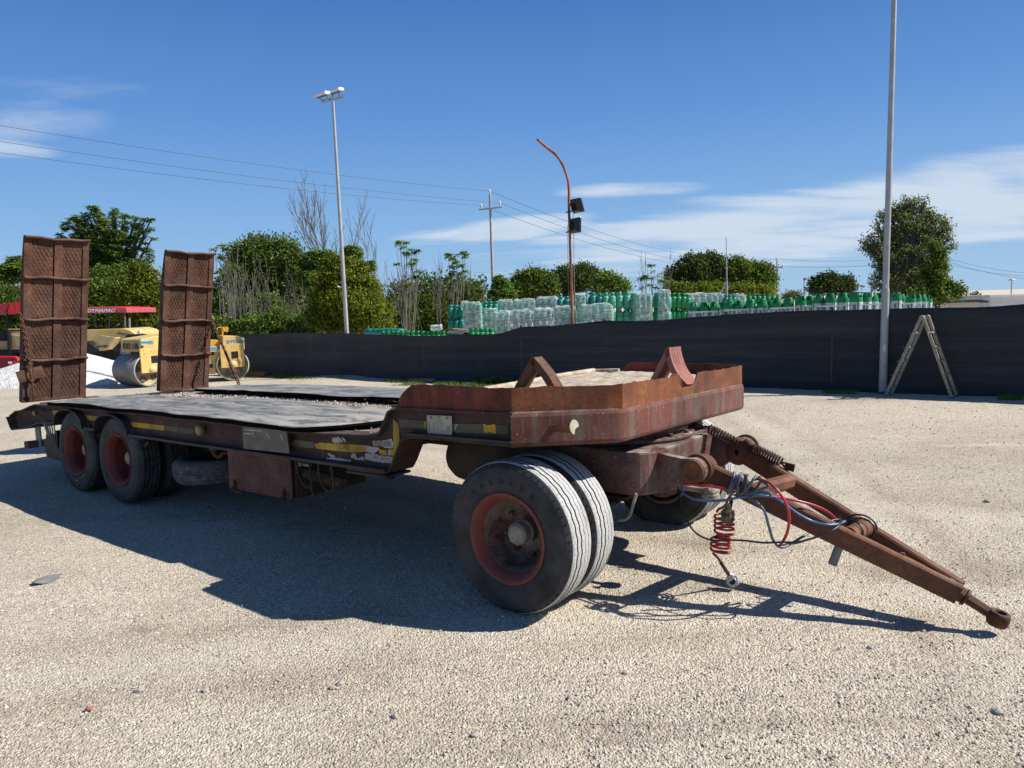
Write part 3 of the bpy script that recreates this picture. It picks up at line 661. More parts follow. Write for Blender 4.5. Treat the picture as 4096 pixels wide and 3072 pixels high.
def platform():
    path = [(-.05, 0), (.405, .455), (.475, 2.27), (.09, 2.565)]
    full = [(-.052, -.006), (.408, .449), (.482, 2.275), (.09, 2.575), (-1.02, 2.575)]
    rp = rounded_path(full, .045)
    out_ = [(x, y) for x, y in rp]
    prof = [(.05, 1.190), (.022, 1.188), (.008, 1.178), (.0, 1.155), (.0, 1.02), (.006, 1.0), (.022, .990), (.08, .988), (.08, .975), (.0, .974)]
    prof = [(.05, 1.190), (.024, 1.189), (.008, 1.180), (.0, 1.160), (.0, 1.015), (.006, .998), (.024, .986), (.16, .984), (.16, .974)]
    mb = MB(); rows = []
    for d, z in prof:
        o = offs(out_, d); rows.append([(x, y, z) for x, y in o])
    for a, b in zip(rows[:-1], rows[1:]): mb.strip(a, b, smooth=True)
    band = mb.build('front_band', 'front_band', TR); band['label'] = 'lower rounded steel band round the front platform'
    # lip: thin upright sheet, separate pieces per side
    lp = [(-.06, .016), (.397, .462), (.462, 2.262), (.088, 2.545), (-.78, 2.545)]
    def zt(x, y): return 1.322+.003*math.sin(9*x+7*y)+.0022*math.sin(41*x+37*y)+.0015*math.sin(97*x+83*y)
    def seg(p, q, n, mat, name, cut=None, th=.008):
        p = Vector(p); q = Vector(q); e = (q-p).normalized(); nn = Vector((-e.y, e.x)); L_ = (q-p).length
        A = []; B = []
        tl = [i/n for i in range(n+1)]
        top = []
        for t in tl:
            c = p+(q-p)*t; z = zt(c.x, c.y)
            if cut: z = min(z, cut(t*L_, c))
            top.append(z)
        mb = MB()
        a0 = [(p+(q-p)*t) for t in tl]
        O1 = [(c.x, c.y, 1.178) for c in a0]; O2 = [(c.x, c.y, z) for c, z in zip(a0, top)]
        I1 = [(c.x+nn.x*th, c.y+nn.y*th, 1.178) for c in a0]; I2 = [(c.x+nn.x*th, c.y+nn.y*th, z) for c, z in zip(a0, top)]
        mb.strip(O1, O2); mb.strip(O2, I2); mb.strip(I2, I1); mb.add([O1[0], O2[0], I2[0], I1[0], O1[-1], O2[-1], I2[-1], I1[-1]], [(0, 1, 2, 3), (4, 5, 6, 7)])
        return mb.build(name, mat, TR)
    def rearcut(s, c):
        t = s
        if t < .12: return 1.185+.125*(t/.12)**.55+.006*math.sin(t*140)
        return 9
    seg((-.97, .016), (-.06, .016), 40, 'red_panel', 'lip_plate', rearcut)
    seg((-.06, .016), (.397, .462), 10, 'orange_rust', 'lip_plate')
    def notch(s, c):
        y = c.y; h = 9
        a, b = 1.155, 1.455
        if a < y < b:
            u = (y-a)/(b-a)
            if u < .28: return 1.322-.082*math.sin(u/.28*pi/2)**.7
            if u > .66: return 1.322-.082*math.sqrt(max(0, 1-((u-.66)/.34)**2))
            return 1.240
        return 9
    seg(lp[1], lp[2], 120, 'orange_rust', 'lip_plate', notch)
    seg(lp[2], lp[3], 6, 'red_panel', 'lip_plate')
    seg(lp[3], (-.45, 2.545), 8, 'red_panel', 'lip_plate')
    def farcut(s, c):
        L_ = (-.45+.74); r = (c.x+.74)
        return 1.185+.137*min(1, max(0, r)/.10)**.5
    seg((-.45, 2.545), (-.74, 2.545), 24, 'red_panel', 'lip_plate', farcut)
    # floor
    fl = [(-1.03, .02), (-.06, .02), (.39, .47), (.455, 2.255), (.085, 2.54), (-1.03, 2.54)]
    mb = MB(); mb.poly([(x, y, 1.165) for x, y in fl], (0, 0, .014)); mb.build('platform_floor', 'deck_floor', TR)
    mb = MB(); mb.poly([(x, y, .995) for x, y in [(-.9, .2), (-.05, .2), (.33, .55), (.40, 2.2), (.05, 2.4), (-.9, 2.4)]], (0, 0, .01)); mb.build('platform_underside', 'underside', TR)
    mb = MB(); mb.tube([(-1.0, .75, 1.20), (-1.0, 1.4, 1.215), (-.99, 1.9, 1.235), (-.985, 2.5, 1.245)], .022, 6); mb.tube([(-.985, 2.52, 1.24), (-.85, 2.53, 1.245), (-.74, 2.53, 1.25)], .018, 6); mb.build('floor_curb', 'sand', TR)
platform()
def sand_heap():
    nx, ny = 70, 90; xs = np.linspace(-1.0, .45, nx); ys = np.linspace(.04, 2.52, ny); X, Y = np.meshgrid(xs, ys, indexing='ij')
    Z = 1.184+.022*vnoise(X*5+20, Y*5+20, 1, 11)+.012*vnoise(X*22+20, Y*22+20, 1, 12)+.03*np.exp(-((X+.45)/.5)**2-((Y-2.1)/.5)**2)+.02*np.clip((Y-1)/1.5, 0, 1)
    V = np.stack([X, Y, Z], -1).reshape(-1, 3); i, j = np.meshgrid(np.arange(nx-1), np.arange(ny-1), indexing='ij'); a = (i*ny+j).ravel(); F = np.stack([a, a+ny, a+ny+1, a+1], -1)
    def inside(c): return (c[:, 0]-.39)-(c[:, 1]-.47) < 0.0
    C = V[F].mean(1); ok = (C[:, 1] > C[:, 0]+.085) & (C[:, 0] < .365+.038*(C[:, 1]-.45)) & ((C[:, 0] < .08) | (C[:, 1] < 2.25+(.455-C[:, 0])*.75))
    o = bpy.data.objects.new('sand', raw_mesh('sand', V, F[ok], 'sand', smooth=True)); COL.objects.link(o); o.parent = TR; o['kind'] = 'stuff'
sand_heap()
def deck_grit():
    n = 6500; x = RNG.uniform(-6.6, -1.2, n); y = np.where(RNG.random(n) < .75, RNG.normal(1.33, .17, n), RNG.uniform(.1, 2.45, n)); k = (y > .1) & (y < 2.45); x, y = x[k], y[k]; n = len(x)
    s = .004+.013*RNG.random(n)**3; B = (RNG.random((n, 4, 3))-.5)*2*s[:, None, None]; zt = np.interp(x, [p[0] for p in TOPL], [p[1] for p in TOPL]); on = (np.abs(y-1.33) > .25) & (x < -1.7)
    z = zt-.006+s*.3+np.where(on, .034, 0)
    V = B+np.stack([x, y, z], -1)[:, None, :]; tri = np.array([(0, 1, 2), (0, 2, 3), (0, 3, 1), (1, 3, 2)]); F = (tri[None]+(np.arange(n)*4)[:, None, None]).reshape(-1, 3)
    o = bpy.data.objects.new('grit', raw_mesh('grit', V.reshape(-1, 3), F, 'pebble', attr=np.repeat(RNG.random(n), 4))); COL.objects.link(o); o.parent = TR; o['kind'] = 'stuff'
deck_grit()

# ---- turntable and front bogie
BC = (-.12, 1.27)
mb = MB(); mb.lathe([(.30, .90), (.56, .90), (.57, .915), (.56, .928), (.50, .930), (.50, .955), (.53, .958), (.53, .985), (.30, .985)], (BC[0], BC[1], 0), 'Z', 48); TT = mb.build('turntable', 'bogie_paint', TR)
for k in range(16):
    a = 2*pi*k/16+.1; mb = MB(); mb.cyl((BC[0]+.535*cos(a), BC[1]+.535*sin(a), .925), (BC[0]+.535*cos(a), BC[1]+.535*sin(a), .95), .017, n=6, smooth=False); mb.build('bolt', 'bogie_paint', TT)
pl = [(-.85, .66), (.33, .64), (.40, .66), (.44, .70), (.475, .80), (.475, 1.74), (.44, 1.84), (.40, 1.90), (.33, 1.92), (-.85, 1.88)]
mb = MB(); mb.poly([(x, y, .635) for x, y in pl], (0, 0, .262)); BOG = mb.build('bogie_frame', 'bogie_paint', TR, bevel=.014)
mb = MB(); mb.cyl((-.12, .3, .44), (-.12, 2.25, .44), .06, n=14); mb.build('front_axle', 'underside', TR)
for y in (.70, 1.76):
    mb = MB()
    for k in range(5): mb.bar((-.12-.42+.05*k, y, .60-.022*k), (-.12+.42-.05*k, y, .60-.022*k), .07, .018)
    mb.build('leaf_spring', 'underside', TR)
for y in (.745, 1.60):
    # horn plates that carry the drawbar pins, thick at the frame and rounded at the pin
    pr = [(.46, .885), (.53, .872), (.62, .862), (.68, .868)]+[(.685+.075*cos(t), .795+.075*sin(t)) for t in [pi/2-k*pi/8 for k in range(9)]]+[(.62, .722), (.54, .655), (.50, .640), (.46, .640)]
    mb = MB(); mb.poly([(x, y+.03, z) for x, z in pr], (0, .06, 0)); br = mb.build('drawbar_horn', 'bogie_paint', TR, bevel=.006)
    mb = MB(); mb.lathe([(0, 0), (.040, 0), (.046, -.006), (.066, -.006), (.070, 0), (.070, .02)], (.685, y+.018, .795), 'Y', 28); mb.build('pin', 'drawbar_rust', br)
    mb = MB(); mb.lathe([(.075, 0), (.090, 0), (.090, .022), (.075, .022)], (.685, y+.09, .795), 'Y', 28); mb.build('washer', 'drawbar_rust', br)

# ---- drawbar
def rect_bar(name, p, q, w, h, w2, h2, mat='drawbar_rust'):
    mb = MB(); mb.bar(p, q, w, h, w2=w2, h2=h2, ch=.18); return mb.build(name, mat, DB)
mb = MB()
for y0, d in ((.885, 0), (1.66, 0)): pass
near_a, near_b = Vector((.69, .905, .785)), Vector((1.99, 1.165, .205))
far_a, far_b = Vector((.70, 1.555, .785)), Vector((1.99, 1.235, .205))
mb.bar(near_a, near_a+(near_b-near_a)*.5, .070, .112, w2=.068, h2=.114, ch=.16); mb.bar(near_a+(near_b-near_a)*.5, near_b, .068, .114, w2=.060, h2=.104, ch=.16)
DB = mb.build('drawbar', 'drawbar_rust', TR)
mb = MB(); mb.lathe([(.02, 0), (.085, 0), (.085, .075), (.02, .075)], (.69, .868, .788), 'Y', 28); mb.build('arm_boss', 'drawbar_rust', DB)
mb = MB(); mb.bar(far_a, far_b, .070, .112, w2=.060, h2=.104, ch=.16); mb.build('far_arm', 'drawbar_rust', DB)
mb = MB(); mb.lathe([(.02, 0), (.085, 0), (.085, .075), (.02, .075)], (.69, 1.515, .788), 'Y', 28); mb.build('arm_boss', 'drawbar_rust', DB)
def armp(t, far=False, dz=0):
    a, b = (far_a, far_b) if far else (near_a, near_b); return a+(b-a)*t+Vector((0, 0, dz))
mb = MB(); mb.bar(armp(.22)+Vector((0, .03, .01)), armp(.27, True)+Vector((0, -.03, .02)), .09, .085, ch=.25); mb.build('cross_bar', 'drawbar_rust', DB)
mb = MB(); mb.cyl(armp(.60)+Vector((0, .02, .02)), armp(.63, True)+Vector((0, -.02, .03)), .048, n=16); mb.build('cross_tube', 'drawbar_rust', DB)
EYE = Vector((2.165, 1.21, .098)); d_ = (EYE-near_b).normalized()
c0 = Vector((1.93, 1.20, .232)); c1 = EYE-(EYE-c0).normalized()*.050
mb = MB(); mb.bar(c0, c0+(c1-c0)*.42, .092, .092, w2=.076, h2=.078, ch=.3); mb.bar(c0+(c1-c0)*.40, c1, .058, .058, w2=.050, h2=.054, ch=.35); mb.build('nose_piece', 'drawbar_rust', DB)
e_ = (c1-c0).normalized()
mb = MB(); mb.cyl(c0+(c1-c0)*.44, c0+(c1-c0)*.50, .047, n=20); mb.build('collar', 'drawbar_rust', DB)
mb = MB(); up = Vector((.25, .0, .97)).normalized(); X_ = up.orthogonal().normalized(); Y_ = up.cross(X_)
prof = [(.027, -.036), (.044, -.038), (.052, -.015), (.052, .015), (.048, .034), (.038, .038), (.027, .034), (.027, -.036)]
vs = []; n = 28
for r, h in prof[:-1]:
    for i in range(n):
        a = 2*pi*i/n; vs.append(EYE+X_*r*cos(a)+Y_*r*sin(a)+up*h)
m = len(prof)-1; mb.add(vs, [(j*n+i, j*n+(i+1) % n, ((j+1) % m)*n+(i+1) % n, ((j+1) % m)*n+i) for j in range(m) for i in range(n)], smooth=True)
mb.build('towing_eye', 'drawbar_rust', DB)
mb = MB(); p = armp(.57, dz=-.05); mb.cyl(p, p+Vector((-.035, -.01, -.115)), .024, n=14); mb.build('stub_leg', 'galv_dark', DB)
mb = MB(); q = armp(.80)+Vector((0, .035, .045)); mb.cyl(q, q+Vector((.10, .015, -.045)), .011, n=8); mb.b2(q-Vector((.01, .01, .015)), q+Vector((.01, .01, .02))); mb.build('locking_pin', 'drawbar_rust', DB)

def coil(A, B, r, turns, wr, n=14, k=7, phase=0):
    A = Vector(A); B = Vector(B); d = (B-A); L_ = d.length; d.normalize(); a = d.orthogonal().normalized(); b = d.cross(a); P = []
    for i in range(int(turns*n)+1):
        t = i/(turns*n); th = 2*pi*turns*t+phase; P.append(A+d*L_*t+(a*cos(th)+b*sin(th))*r)
    return P
def lerp(a, b, t): return a+(b-a)*t
# two long return springs from the bogie over the far pin to the cross bar
S0 = SPt(2838, 1715, 1.52); S1 = SPt(2960, 1778, 1.52); S2 = SPt(3012, 1792, 1.52); S3 = SPt(3122, 1848, 1.52)
for a, b in ((S0, S1), (S2, S3)):
    mb = MB(); mb.tube(coil(a, b, .030, 11, 1, 14), .0068, 6); mb.build('return_spring', 'spring_rust', TR)
mb = MB(); mb.tube(catmull([S1, S1+Vector((.03, 0, .02)), (S1+S2)/2+Vector((0, 0, .03)), S2+Vector((-.02, 0, .015)), S2], 5), .012, 7)
mb.tube([S1+Vector((.02, .01, 0)), (S1+S2)/2+Vector((0, .015, .015)), S2], .02, 7); mb.build('spring_link', 'spring_rust', TR)
mb = MB(); mb.tube([S0+Vector((-.05, 0, .01)), S0+Vector((-.03, .012, .014)), S0+Vector((-.005, 0, .005)), S0+Vector((-.03, -.012, .006)), S0+Vector((-.05, 0, .01))], .006, 6); mb.tube([S0+Vector((-.10, 0, .02)), S0+Vector((-.07, 0, .028)), S0+Vector((-.045, 0, .014)), S0+Vector((-.07, 0, .003)), S0+Vector((-.10, 0, .02))], .006, 6)
mb.bar(S0+Vector((-.22, 0, .02)), S0+Vector((-.09, 0, .02)), .03, .03); mb.build('spring_anchor', 'spring_rust', TR)
mb = MB(); mb.tube(catmull([S3, S3+Vector((.03, 0, -.005)), S3+Vector((.05, .01, -.012)), S3+Vector((.03, 0, -.03)), S3], 5), .007, 6); mb.bar(S3+Vector((.03, -.01, -.02)), S3+Vector((.09, -.01, -.03)), .012, .05, ch=.3); mb.build('spring_hook', 'spring_rust', TR)

# ---- wheels
R_T = .425
def make_wheel(front, grade):
    """one wheel, axle along Y, outer face towards -Y; returns the rim object with tyre, hub and nuts under it"""
    W = .205; h = W/2; n = 72
    mb = MB()
    # deep dish: flange, barrel, disc
    prof = [(.218, h-.005), (.250, h-.012), (.222, h-.03), (.205, -.02), (.205, -h+.05), (.222, -h+.022), (.238, -h+.012), (.254, -h+.004), (.256, -h-.006), (.248, -h-.012), (.238, -h-.007), (.226, -h+.004), (.212, -h+.022), (.200, -h+.05)]
    mb.lathe(prof, (0, 0, 0), 'Y', 64, mis=[1]*6+[0]*(len(prof)-7))
    prof = [(.200, -h+.05), (.196, -.01), (.192, h-.02), (.170, h+.02), (.130, h+.005), (.095, h+.0)]
    mb.lathe(prof, (0, 0, 0), 'Y', 64, mi=1)
    mb.lathe([(.0, h), (.097, h)], (0, 0, 0), 'Y', 24, mi=1)
    rim = mb.build('wheel', ['rim_red' if front else 'rim_dark_red', 'rim_dish' if front else 'rim_dark_red'], None)
    # tyre carcass
    mb = MB(); c = []
    half = [(.246, h-.004), (.262, h+.004), (.290, h+.012), (.330, h+.015), (.362, h+.010), (.382, h+.004), (.386, h+.006), (.390, h+.003), (.404, h-.006), (.414, h-.016)]
    side = [(r, -y) for r, y in half]
    mb.lathe(side, (0, 0, 0), 'Y', n, mi=0); mb.lathe(list(reversed(half)), (0, 0, 0), 'Y', n, mi=0)
    # tread: five ribs, four zig-zag grooves
    hw = h-.016; ribs = 5; gw = .0075; step = 2*hw/ribs; prof = [(.414, -hw)]
    zz = []
    cols = [(-hw, .414, 0)]
    for k in range(ribs):
        y0 = -hw+k*step+(gw/2 if k else 0); y1 = -hw+(k+1)*step-(gw/2 if k < ribs-1 else 0)
        r0 = R_T-.004*abs(k-2)/2*1.2
        cols += [(y0+(.002 if k == 0 else 0), r0-(.004 if k == 0 else 0), 0), ((y0+y1)/2, r0+.001, 0), (y1-(.002 if k == ribs-1 else 0), r0-(.004 if k == ribs-1 else 0), 0)]
        if k < ribs-1: cols += [(y1+.0008, R_T-.013, 1), (y1+gw-.0008, R_T-.013, 1)]
    cols.append((hw, .414, 0)); nn = 144; V = []
    for (y, r, g) in cols:
        for i in range(nn):
            a = 2*pi*i/nn; z = .0022*(1 if (i//2) % 2 else -1) if abs(y) < hw-.01 else 0
            V.append((r*cos(a), y+z, r*sin(a)))
    F = []; MI = []
    b = len(mb.v); mb.v += V
    for j in range(len(cols)-1):
        dark = cols[j][2] or cols[j+1][2]
        for i in range(nn):
            k = (i+1) % nn; mb.f.append([b+j*nn+i, b+(j+1)*nn+i, b+(j+1)*nn+k, b+j*nn+k]); mb.mi.append(2 if dark else 1); mb.sm.append(False)
    # shoulder sipes
    for i in range(56):
        a = 2*pi*i/56
        for s in (-1, 1):
            er = Vector((cos(a), 0, sin(a))); et = Vector((-sin(a), 0, cos(a))); p = er*.4035+Vector((0, s*(h-.0075), 0))
            rot = Matrix((er, Vector((0, 1, 0)), et)).transposed(); mb.box(p, (.014, .010, .005), rot, 2)
    ty = mb.build('tyre', ['tyre_side', 'tread_dusty_sunlit' if grade else 'tread_dark', 'mach_black'], rim)
    mb = MB()
    mb.lathe([(.066, h), (.064, .06), (.070, .058), (.070, .045), (.058, .043), (.058, .022)], (0, 0, 0), 'Y', 20); mb.lathe([(.066, .022), (.066, -.012), (.052, -.026), (.0, -.028)], (0, 0, 0), 'Y', 8, smooth=False)
    mb.build('hub', 'hub_dust', rim)
    for k in range(8):
        a = 2*pi*k/8+.2; mb = MB(); mb.cyl((.14*cos(a), h+.02, .14*sin(a)), (.14*cos(a), h-.025, .14*sin(a)), .015, n=6, smooth=False); mb.cyl((.14*cos(a), h-.02, .14*sin(a)), (.14*cos(a), h-.045, .14*sin(a)), .008, n=6); mb.build('wheel_nut', 'rim_dish' if front else 'rim_dark_red', rim)
    return rim
def place_wheel(src, x, y, z, far=False, rot=0.0, scale=1.0, sy=1.0):
    c = src.copy(); COL.objects.link(c); c.parent = TR; c.location = (x, y, z); c.rotation_euler = (0, rot, pi if far else 0); c.scale = (scale, sy, scale)
    for ch in src.children: d = ch.copy(); COL.objects.link(d); d.parent = c
    return c
WF = make_wheel(True, True); WR = make_wheel(False, False)
for y, far in ((.135, 0), (.395, 0), (2.42, 1), (2.155, 1)):
    zc = .452 if y < 1 else .468
    c = place_wheel(WF, -.125, y, zc, far, rot=random.random()*6, scale=1.055, sy=1.1)
    if y == .135:
        # raised letters on the outer sidewall
        ty = c
        for k, ch in enumerate('GALOLUE'):
            a = radians(132-k*13); rr = .315; M = basis((rr*cos(a)*1.0, -.1195, rr*sin(a)), (sin(a), 0, -cos(a)), (cos(a), 0, sin(a)))
            text_mesh(ch, .045, 'tyre_side', 'raised_letter', c, M, .0015)
        c.rotation_euler = (0, 0, 0)
for x in (-5.80, -4.84):
    for y, far in ((.115, 0), (.385, 0), (2.43, 1), (2.165, 1)):
        c = place_wheel(WR, x, y, .466 if y < 1 else .486, far, rot=random.random()*6, scale=1.018, sy=1.05)
        if y == .115: c['label'] = 'outer rear wheel with a dark red rim'
mb = MB(); M_ = basis((-5.74, -.004, .13), (1, 0, 0), (0, 0, 1))
mb.b2((-5.80, -.0065, .150), (-5.77, -.004, .166)); mb.cyl((-5.783, -.0065, .125), (-5.783, -.004, .125), .011, n=12); mb.build('tyre_sticker', 'sticker_white', TR)
for o in (WF, WR):
    for ch in list(o.children): bpy.data.objects.remove(ch)
    bpy.data.objects.remove(o)
# flat spare tyre slung under the deck
def spare():
    mb = MB(); h = .10; half = [(.235, h-.02), (.25, h), (.30, h+.008), (.345, h+.003), (.365, h-.012), (.378, h-.03)]
    prof = [(r, y) for r, y in half]+[(.385, .04), (.381, .037), (.386, .03), (.386, .012), (.380, .010), (.380, .004), (.387, 0), (.387, -.018), (.380, -.02), (.380, -.026), (.385, -.03), (.382, -.05), (.372, -.07)]+[(r, -y) for r, y in reversed(half[:-1])]
    n = 96; V = []
    for j, (r, z) in enumerate(prof):
        for i in range(n):
            a = 2*pi*i/n; zz = .004*(1 if (i//2) % 2 else -1) if abs(z) < .045 else 0; V.append((r*cos(a), r*sin(a), z+zz))
    mb.add(V, [(j*n+i, j*n+(i+1) % n, (j+1)*n+(i+1) % n, (j+1)*n+i) for j in range(len(prof)-1) for i in range(n)], smooth=False)
    o = mb.build('spare_tyre', 'tread_mid', TR, loc=(-3.83, .44, .435), rot=(radians(2), radians(-1), 0)); o['label'] = 'flat spare tyre slung under the deck'
    mb = MB(); mb.lathe([(.0, .03), (.18, .03), (.20, .06), (.235, .09)], (0, 0, 0), 'Z', 40); mb.build('rim', 'rim_dark_red', o)
    mb = MB(); mb.cyl((-3.83, .44, .45), (-3.83, .44, .80), .02); mb.bar((-4.1, .44, .57), (-3.5, .44, .57), .05, .02); mb.build('spare_carrier', 'underside', TR)
spare()

# ---- chests, tanks and fittings under the deck
mb = MB(); mb.b2((-3.06, .085, .39), (-2.22, .10, .712)); TB = mb.build('toolbox_door', 'toolbox_rust', TR)
mb = MB()
for k in range(34):
    for j in range(12):
        x = -3.04+k*.025+(.0125 if j % 2 else 0); z = .405+j*.025
        if x < -2.24: mb.bar((x-.006, .0835, z-.006*(1 if (k+j) % 2 else -1)), (x+.006, .0835, z+.006*(1 if (k+j) % 2 else -1)), .0035, .003)
o = mb.build('tread_pattern', 'toolbox_rust', TB); o['kind'] = 'stuff'
for x in (-2.96, -2.30):
    mb = MB(); mb.bar((x, .075, .47), (x+.01, .072, .385), .03, .008); mb.tube(catmull([(x-.04, .07, .40), (x, .06, .385), (x+.05, .065, .375), (x+.09, .075, .39)], 5), .008, 6); mb.build('latch', 'chain_rust', TB)
mb = MB(); mb.b2((-3.05, .12, .40), (-2.2, .80, .71)); mb.build('toolbox', 'tank_rust', TR)
mb = MB(); mb.b2((-3.12, .09, .66), (-3.065, .13, .69)); mb.cyl((-3.10, .075, .675), (-3.10, .14, .675), .014); mb.build('hinge', 'chain_rust', TR)
mb = MB(); mb.cyl((-2.13, .16, .60), (-1.78, .22, .545), .042, n=18)
PT = mb.build('slotted_pipe', 'tank_rust', TR)
mb = MB()
for t in (.25, .45, .8):
    p = Vector((-2.13, .16, .60)).lerp(Vector((-1.78, .22, .545)), t)+Vector((0, -.040, .005)); mb.lathe([(0, -.004), (.010, -.004), (.010, .0)], p, 'Y', 8)
mb.build('slot', 'mach_black', PT)
for x in (-2.08, -1.83):
    mb = MB(); mb.tube(catmull([(x-.01, .05, .72), (x-.03, .07, .62), (x, .09, .53), (x+.06, .10, .51), (x+.09, .10, .56), (x+.095, .09, .62), (x+.085, .09, .70)], 6), .009, 8); mb.build('pipe_strap', 'tank_rust', TR)
mb = MB(); mb.tube(catmull([(-1.98, .1, .58), (-1.97, .08, .52), (-1.93, .07, .47), (-1.90, .075, .46)], 5), .009, 7); mb.build('hook', 'chain_rust', TR)
mb = MB(); mb.b2((-2.19, .78, .46), (-1.86, .80, .72)); mb.build('splash_plate', 'tank_rust', TR)
mb = MB(); mb.bar((-2.17, .11, .675), (-2.02, .12, .672), .02, .02)
for k in range(4): mb.cyl((-2.15+.012*k, .095, .675), (-2.15+.012*k, .13, .675), .017, n=10)
mb.build('valve', 'galv_dark', TR)
# air tank behind the front wheel
mb = MB(); mb.lathe([(.0, -1.02), (.08, -1.01), (.135, -.98), (.165, -.93), (.175, -.87), (.175, -.35), (.165, -.28), (.1, -.22), (0, -.21)], (0, .60, .775), 'X', 28); mb.build('air_tank', 'tank_rust', TR)
mb = MB(); mb.tube(catmull([SPt(2545, 1975, .62), SPt(2535, 2010, .62), SPt(2520, 2060, .62), SPt(2500, 2078, .62), SPt(2470, 2080, .62)], 6), .010, 7); mb.build('brake_pipe', 'hub_dust', TR)
mb = MB(); mb.cyl((.46, 1.18, .755), (.60, 1.14, .775), .018, n=12); mb.bar((.60, 1.14, .77), (.61, 1.14, .69), .006, .006); mb.cyl((.52, 1.16, .74), (.52, 1.16, .70), .025, n=12); mb.build('slack_adjuster', 'alu', TR)
mb = MB(); mb.cyl(SPt(2830, 1952, 1.05)+Vector((0, 0, -.01)), SPt(2855, 1975, 1.05)+Vector((0, 0, -.012)), .045, n=14); mb.cyl(SPt(2842, 1975, 1.05), SPt(2842, 1990, 1.05), .055, n=14); mb.cyl(SPt(2815, 1955, 1.0), SPt(2838, 1955, 1.0), .012, n=6); mb.cyl(SPt(2700, 1945, 1.05), SPt(2840, 1965, 1.05), .018, n=8); mb.build('brake_chamber', 'hub_dust', TR)
# lashing rings under the beam
for (x, y) in ((372, 1733), (556, 1768), (852, 1812)):
    c = SPt(x, y, .03); mb = MB(); mb.tube([(c.x+.040*cos(t), .03+.004*k, c.z+.040*sin(t)) for k, t in enumerate([radians(40+20*k) for k in range(17)])], .016, 8); mb.b2((c.x-.045, .02, c.z+.02), (c.x+.0, .05, c.z+.07)); mb.build('lashing_ring', 'chain_rust', TR)

# ---- plates, tape and stickers on the near beam
def patch(name, px, mat, Y=.0445, jag=.0, parent=None, th=.0016, lab=None):
    P = [SPt(x, y, Y) for x, y in px]; o = []
    for a, b in zip(P, P[1:]+P[:1]):
        n = max(1, int((b-a).length/.012)) if jag else 1
        for k in range(n):
            q = a+(b-a)*(k/n)
            if jag: q = q+Vector((random.uniform(-jag, jag), 0, random.uniform(-jag, jag)))
            o.append((q.x, Y, q.z))
    mb = MB(); mb.poly(o, (0, -th, 0)); ob = mb.build(name, mat, parent or WEB)
    return ob
Y_ = [( [(1256, 1779), (1279, 1770), (1461, 1781), (1461, 1806), (1414, 1810), (1268, 1795)], 'tape_yellow', .002, .0436),
      ([(1573, 1676), (1593, 1694), (1599, 1760), (1585, 1812), (1579, 1825), (1562, 1819), (1560, 1797), (1575, 1797)], 'tape_yellow', .002, .0405),
      ([(1697, 1684), (1706, 1681), (1708, 1717), (1699, 1714), (1695, 1706)], 'tape_yellow', .002, .040),
      ([(1806, 1692), (1815, 1694), (1813, 1728), (1807, 1729)], 'tape_yellow', .002, .040),
      ([(1518, 1797), (1548, 1800), (1550, 1823), (1520, 1817)], 'tape_yellow', .004, .039),
      ([(512, 1686), (656, 1702), (657, 1722), (520, 1706)], 'tape_yellow', .003, .0405), ([(657, 1702), (775, 1715), (775, 1737), (658, 1721)], 'tape_grey', .002, .0405),
      ([(326, 1657), (402, 1668), (388, 1684), (346, 1679)], 'tape_yellow', .003, .0405), ([(209, 1643), (240, 1641), (228, 1655), (214, 1659)], 'tape_yellow', .004, .036), ([(128, 1648), (139, 1645), (141, 1661), (134, 1664)], 'tape_yellow', .003, .012),
      ([(1148, 1757), (1160, 1755), (1164, 1783), (1150, 1783)], 'tape_yellow', .003, .040),
      ([(1162, 1757), (1256, 1768), (1256, 1793), (1164, 1784)], 'tape_grey', .002, .041),
      ([(1594, 1676), (1697, 1682), (1697, 1715), (1600, 1710)], 'tape_grey', .0015, .0408),
      ([(1816, 1694), (2034, 1700), (2034, 1739), (1818, 1730)], 'tape_grey', .0015, .0408), ([(1935, 1698), (1985, 1700), (1985, 1732), (1938, 1730)], 'tape_yellow', .006, .0385)]
for px, m, j, Y in Y_: patch('reflective_tape', px, m, Y, j)
W_ = [([(1488, 1764), (1515, 1762), (1541, 1763), (1566, 1753), (1573, 1770), (1574, 1794), (1545, 1792), (1520, 1784), (1495, 1782)], .004, .0425),
      ([(1462, 1782), (1500, 1787), (1520, 1790), (1512, 1802), (1498, 1815), (1461, 1806)], .004, .0415),
      ([(1460, 1812), (1574, 1829), (1573, 1852), (1540, 1851), (1500, 1845), (1461, 1840)], .005, .0425),
      ([(1405, 1815), (1420, 1812), (1430, 1830), (1455, 1828), (1457, 1842), (1420, 1836), (1404, 1828)], .005, .042), ([(1330, 1752), (1348, 1746), (1365, 1755), (1372, 1770), (1350, 1771), (1328, 1770)], .005, .0412),
      ([(1310, 1812), (1330, 1818), (1345, 1830), (1335, 1832), (1318, 1824)], .004, .0412), ([(1308, 1829), (1345, 1832), (1405, 1840), (1403, 1846), (1340, 1840), (1308, 1836)], .003, .0412), ([(1550, 1800), (1560, 1797), (1562, 1822), (1552, 1822)], .004, .0412),
      ([(1820, 1696), (1832, 1697), (1828, 1708), (1818, 1722)], .003, .0385), ([(1365, 1748), (1382, 1756), (1386, 1770), (1378, 1768)], .003, .041)]
for px, j, Y in W_: patch('sticker', px, 'sticker_white', Y, j)
for k in range(9):
    x0 = 1498+k*8; patch('sticker_stripe', [(x0, 1787-k*.5), (x0+3, 1787), (x0+6-k, 1766), (x0+3-k, 1765)], 'slab_concrete', .0395, 0)
c = SPt(1517, 1838, .0); text_mesh('040  10-4-6230', .034, 'slab_concrete', 'sticker_text', WEB, basis((c.x, .0405, c.z), (1, 0, -.03), (0, 0, 1)), .0006)
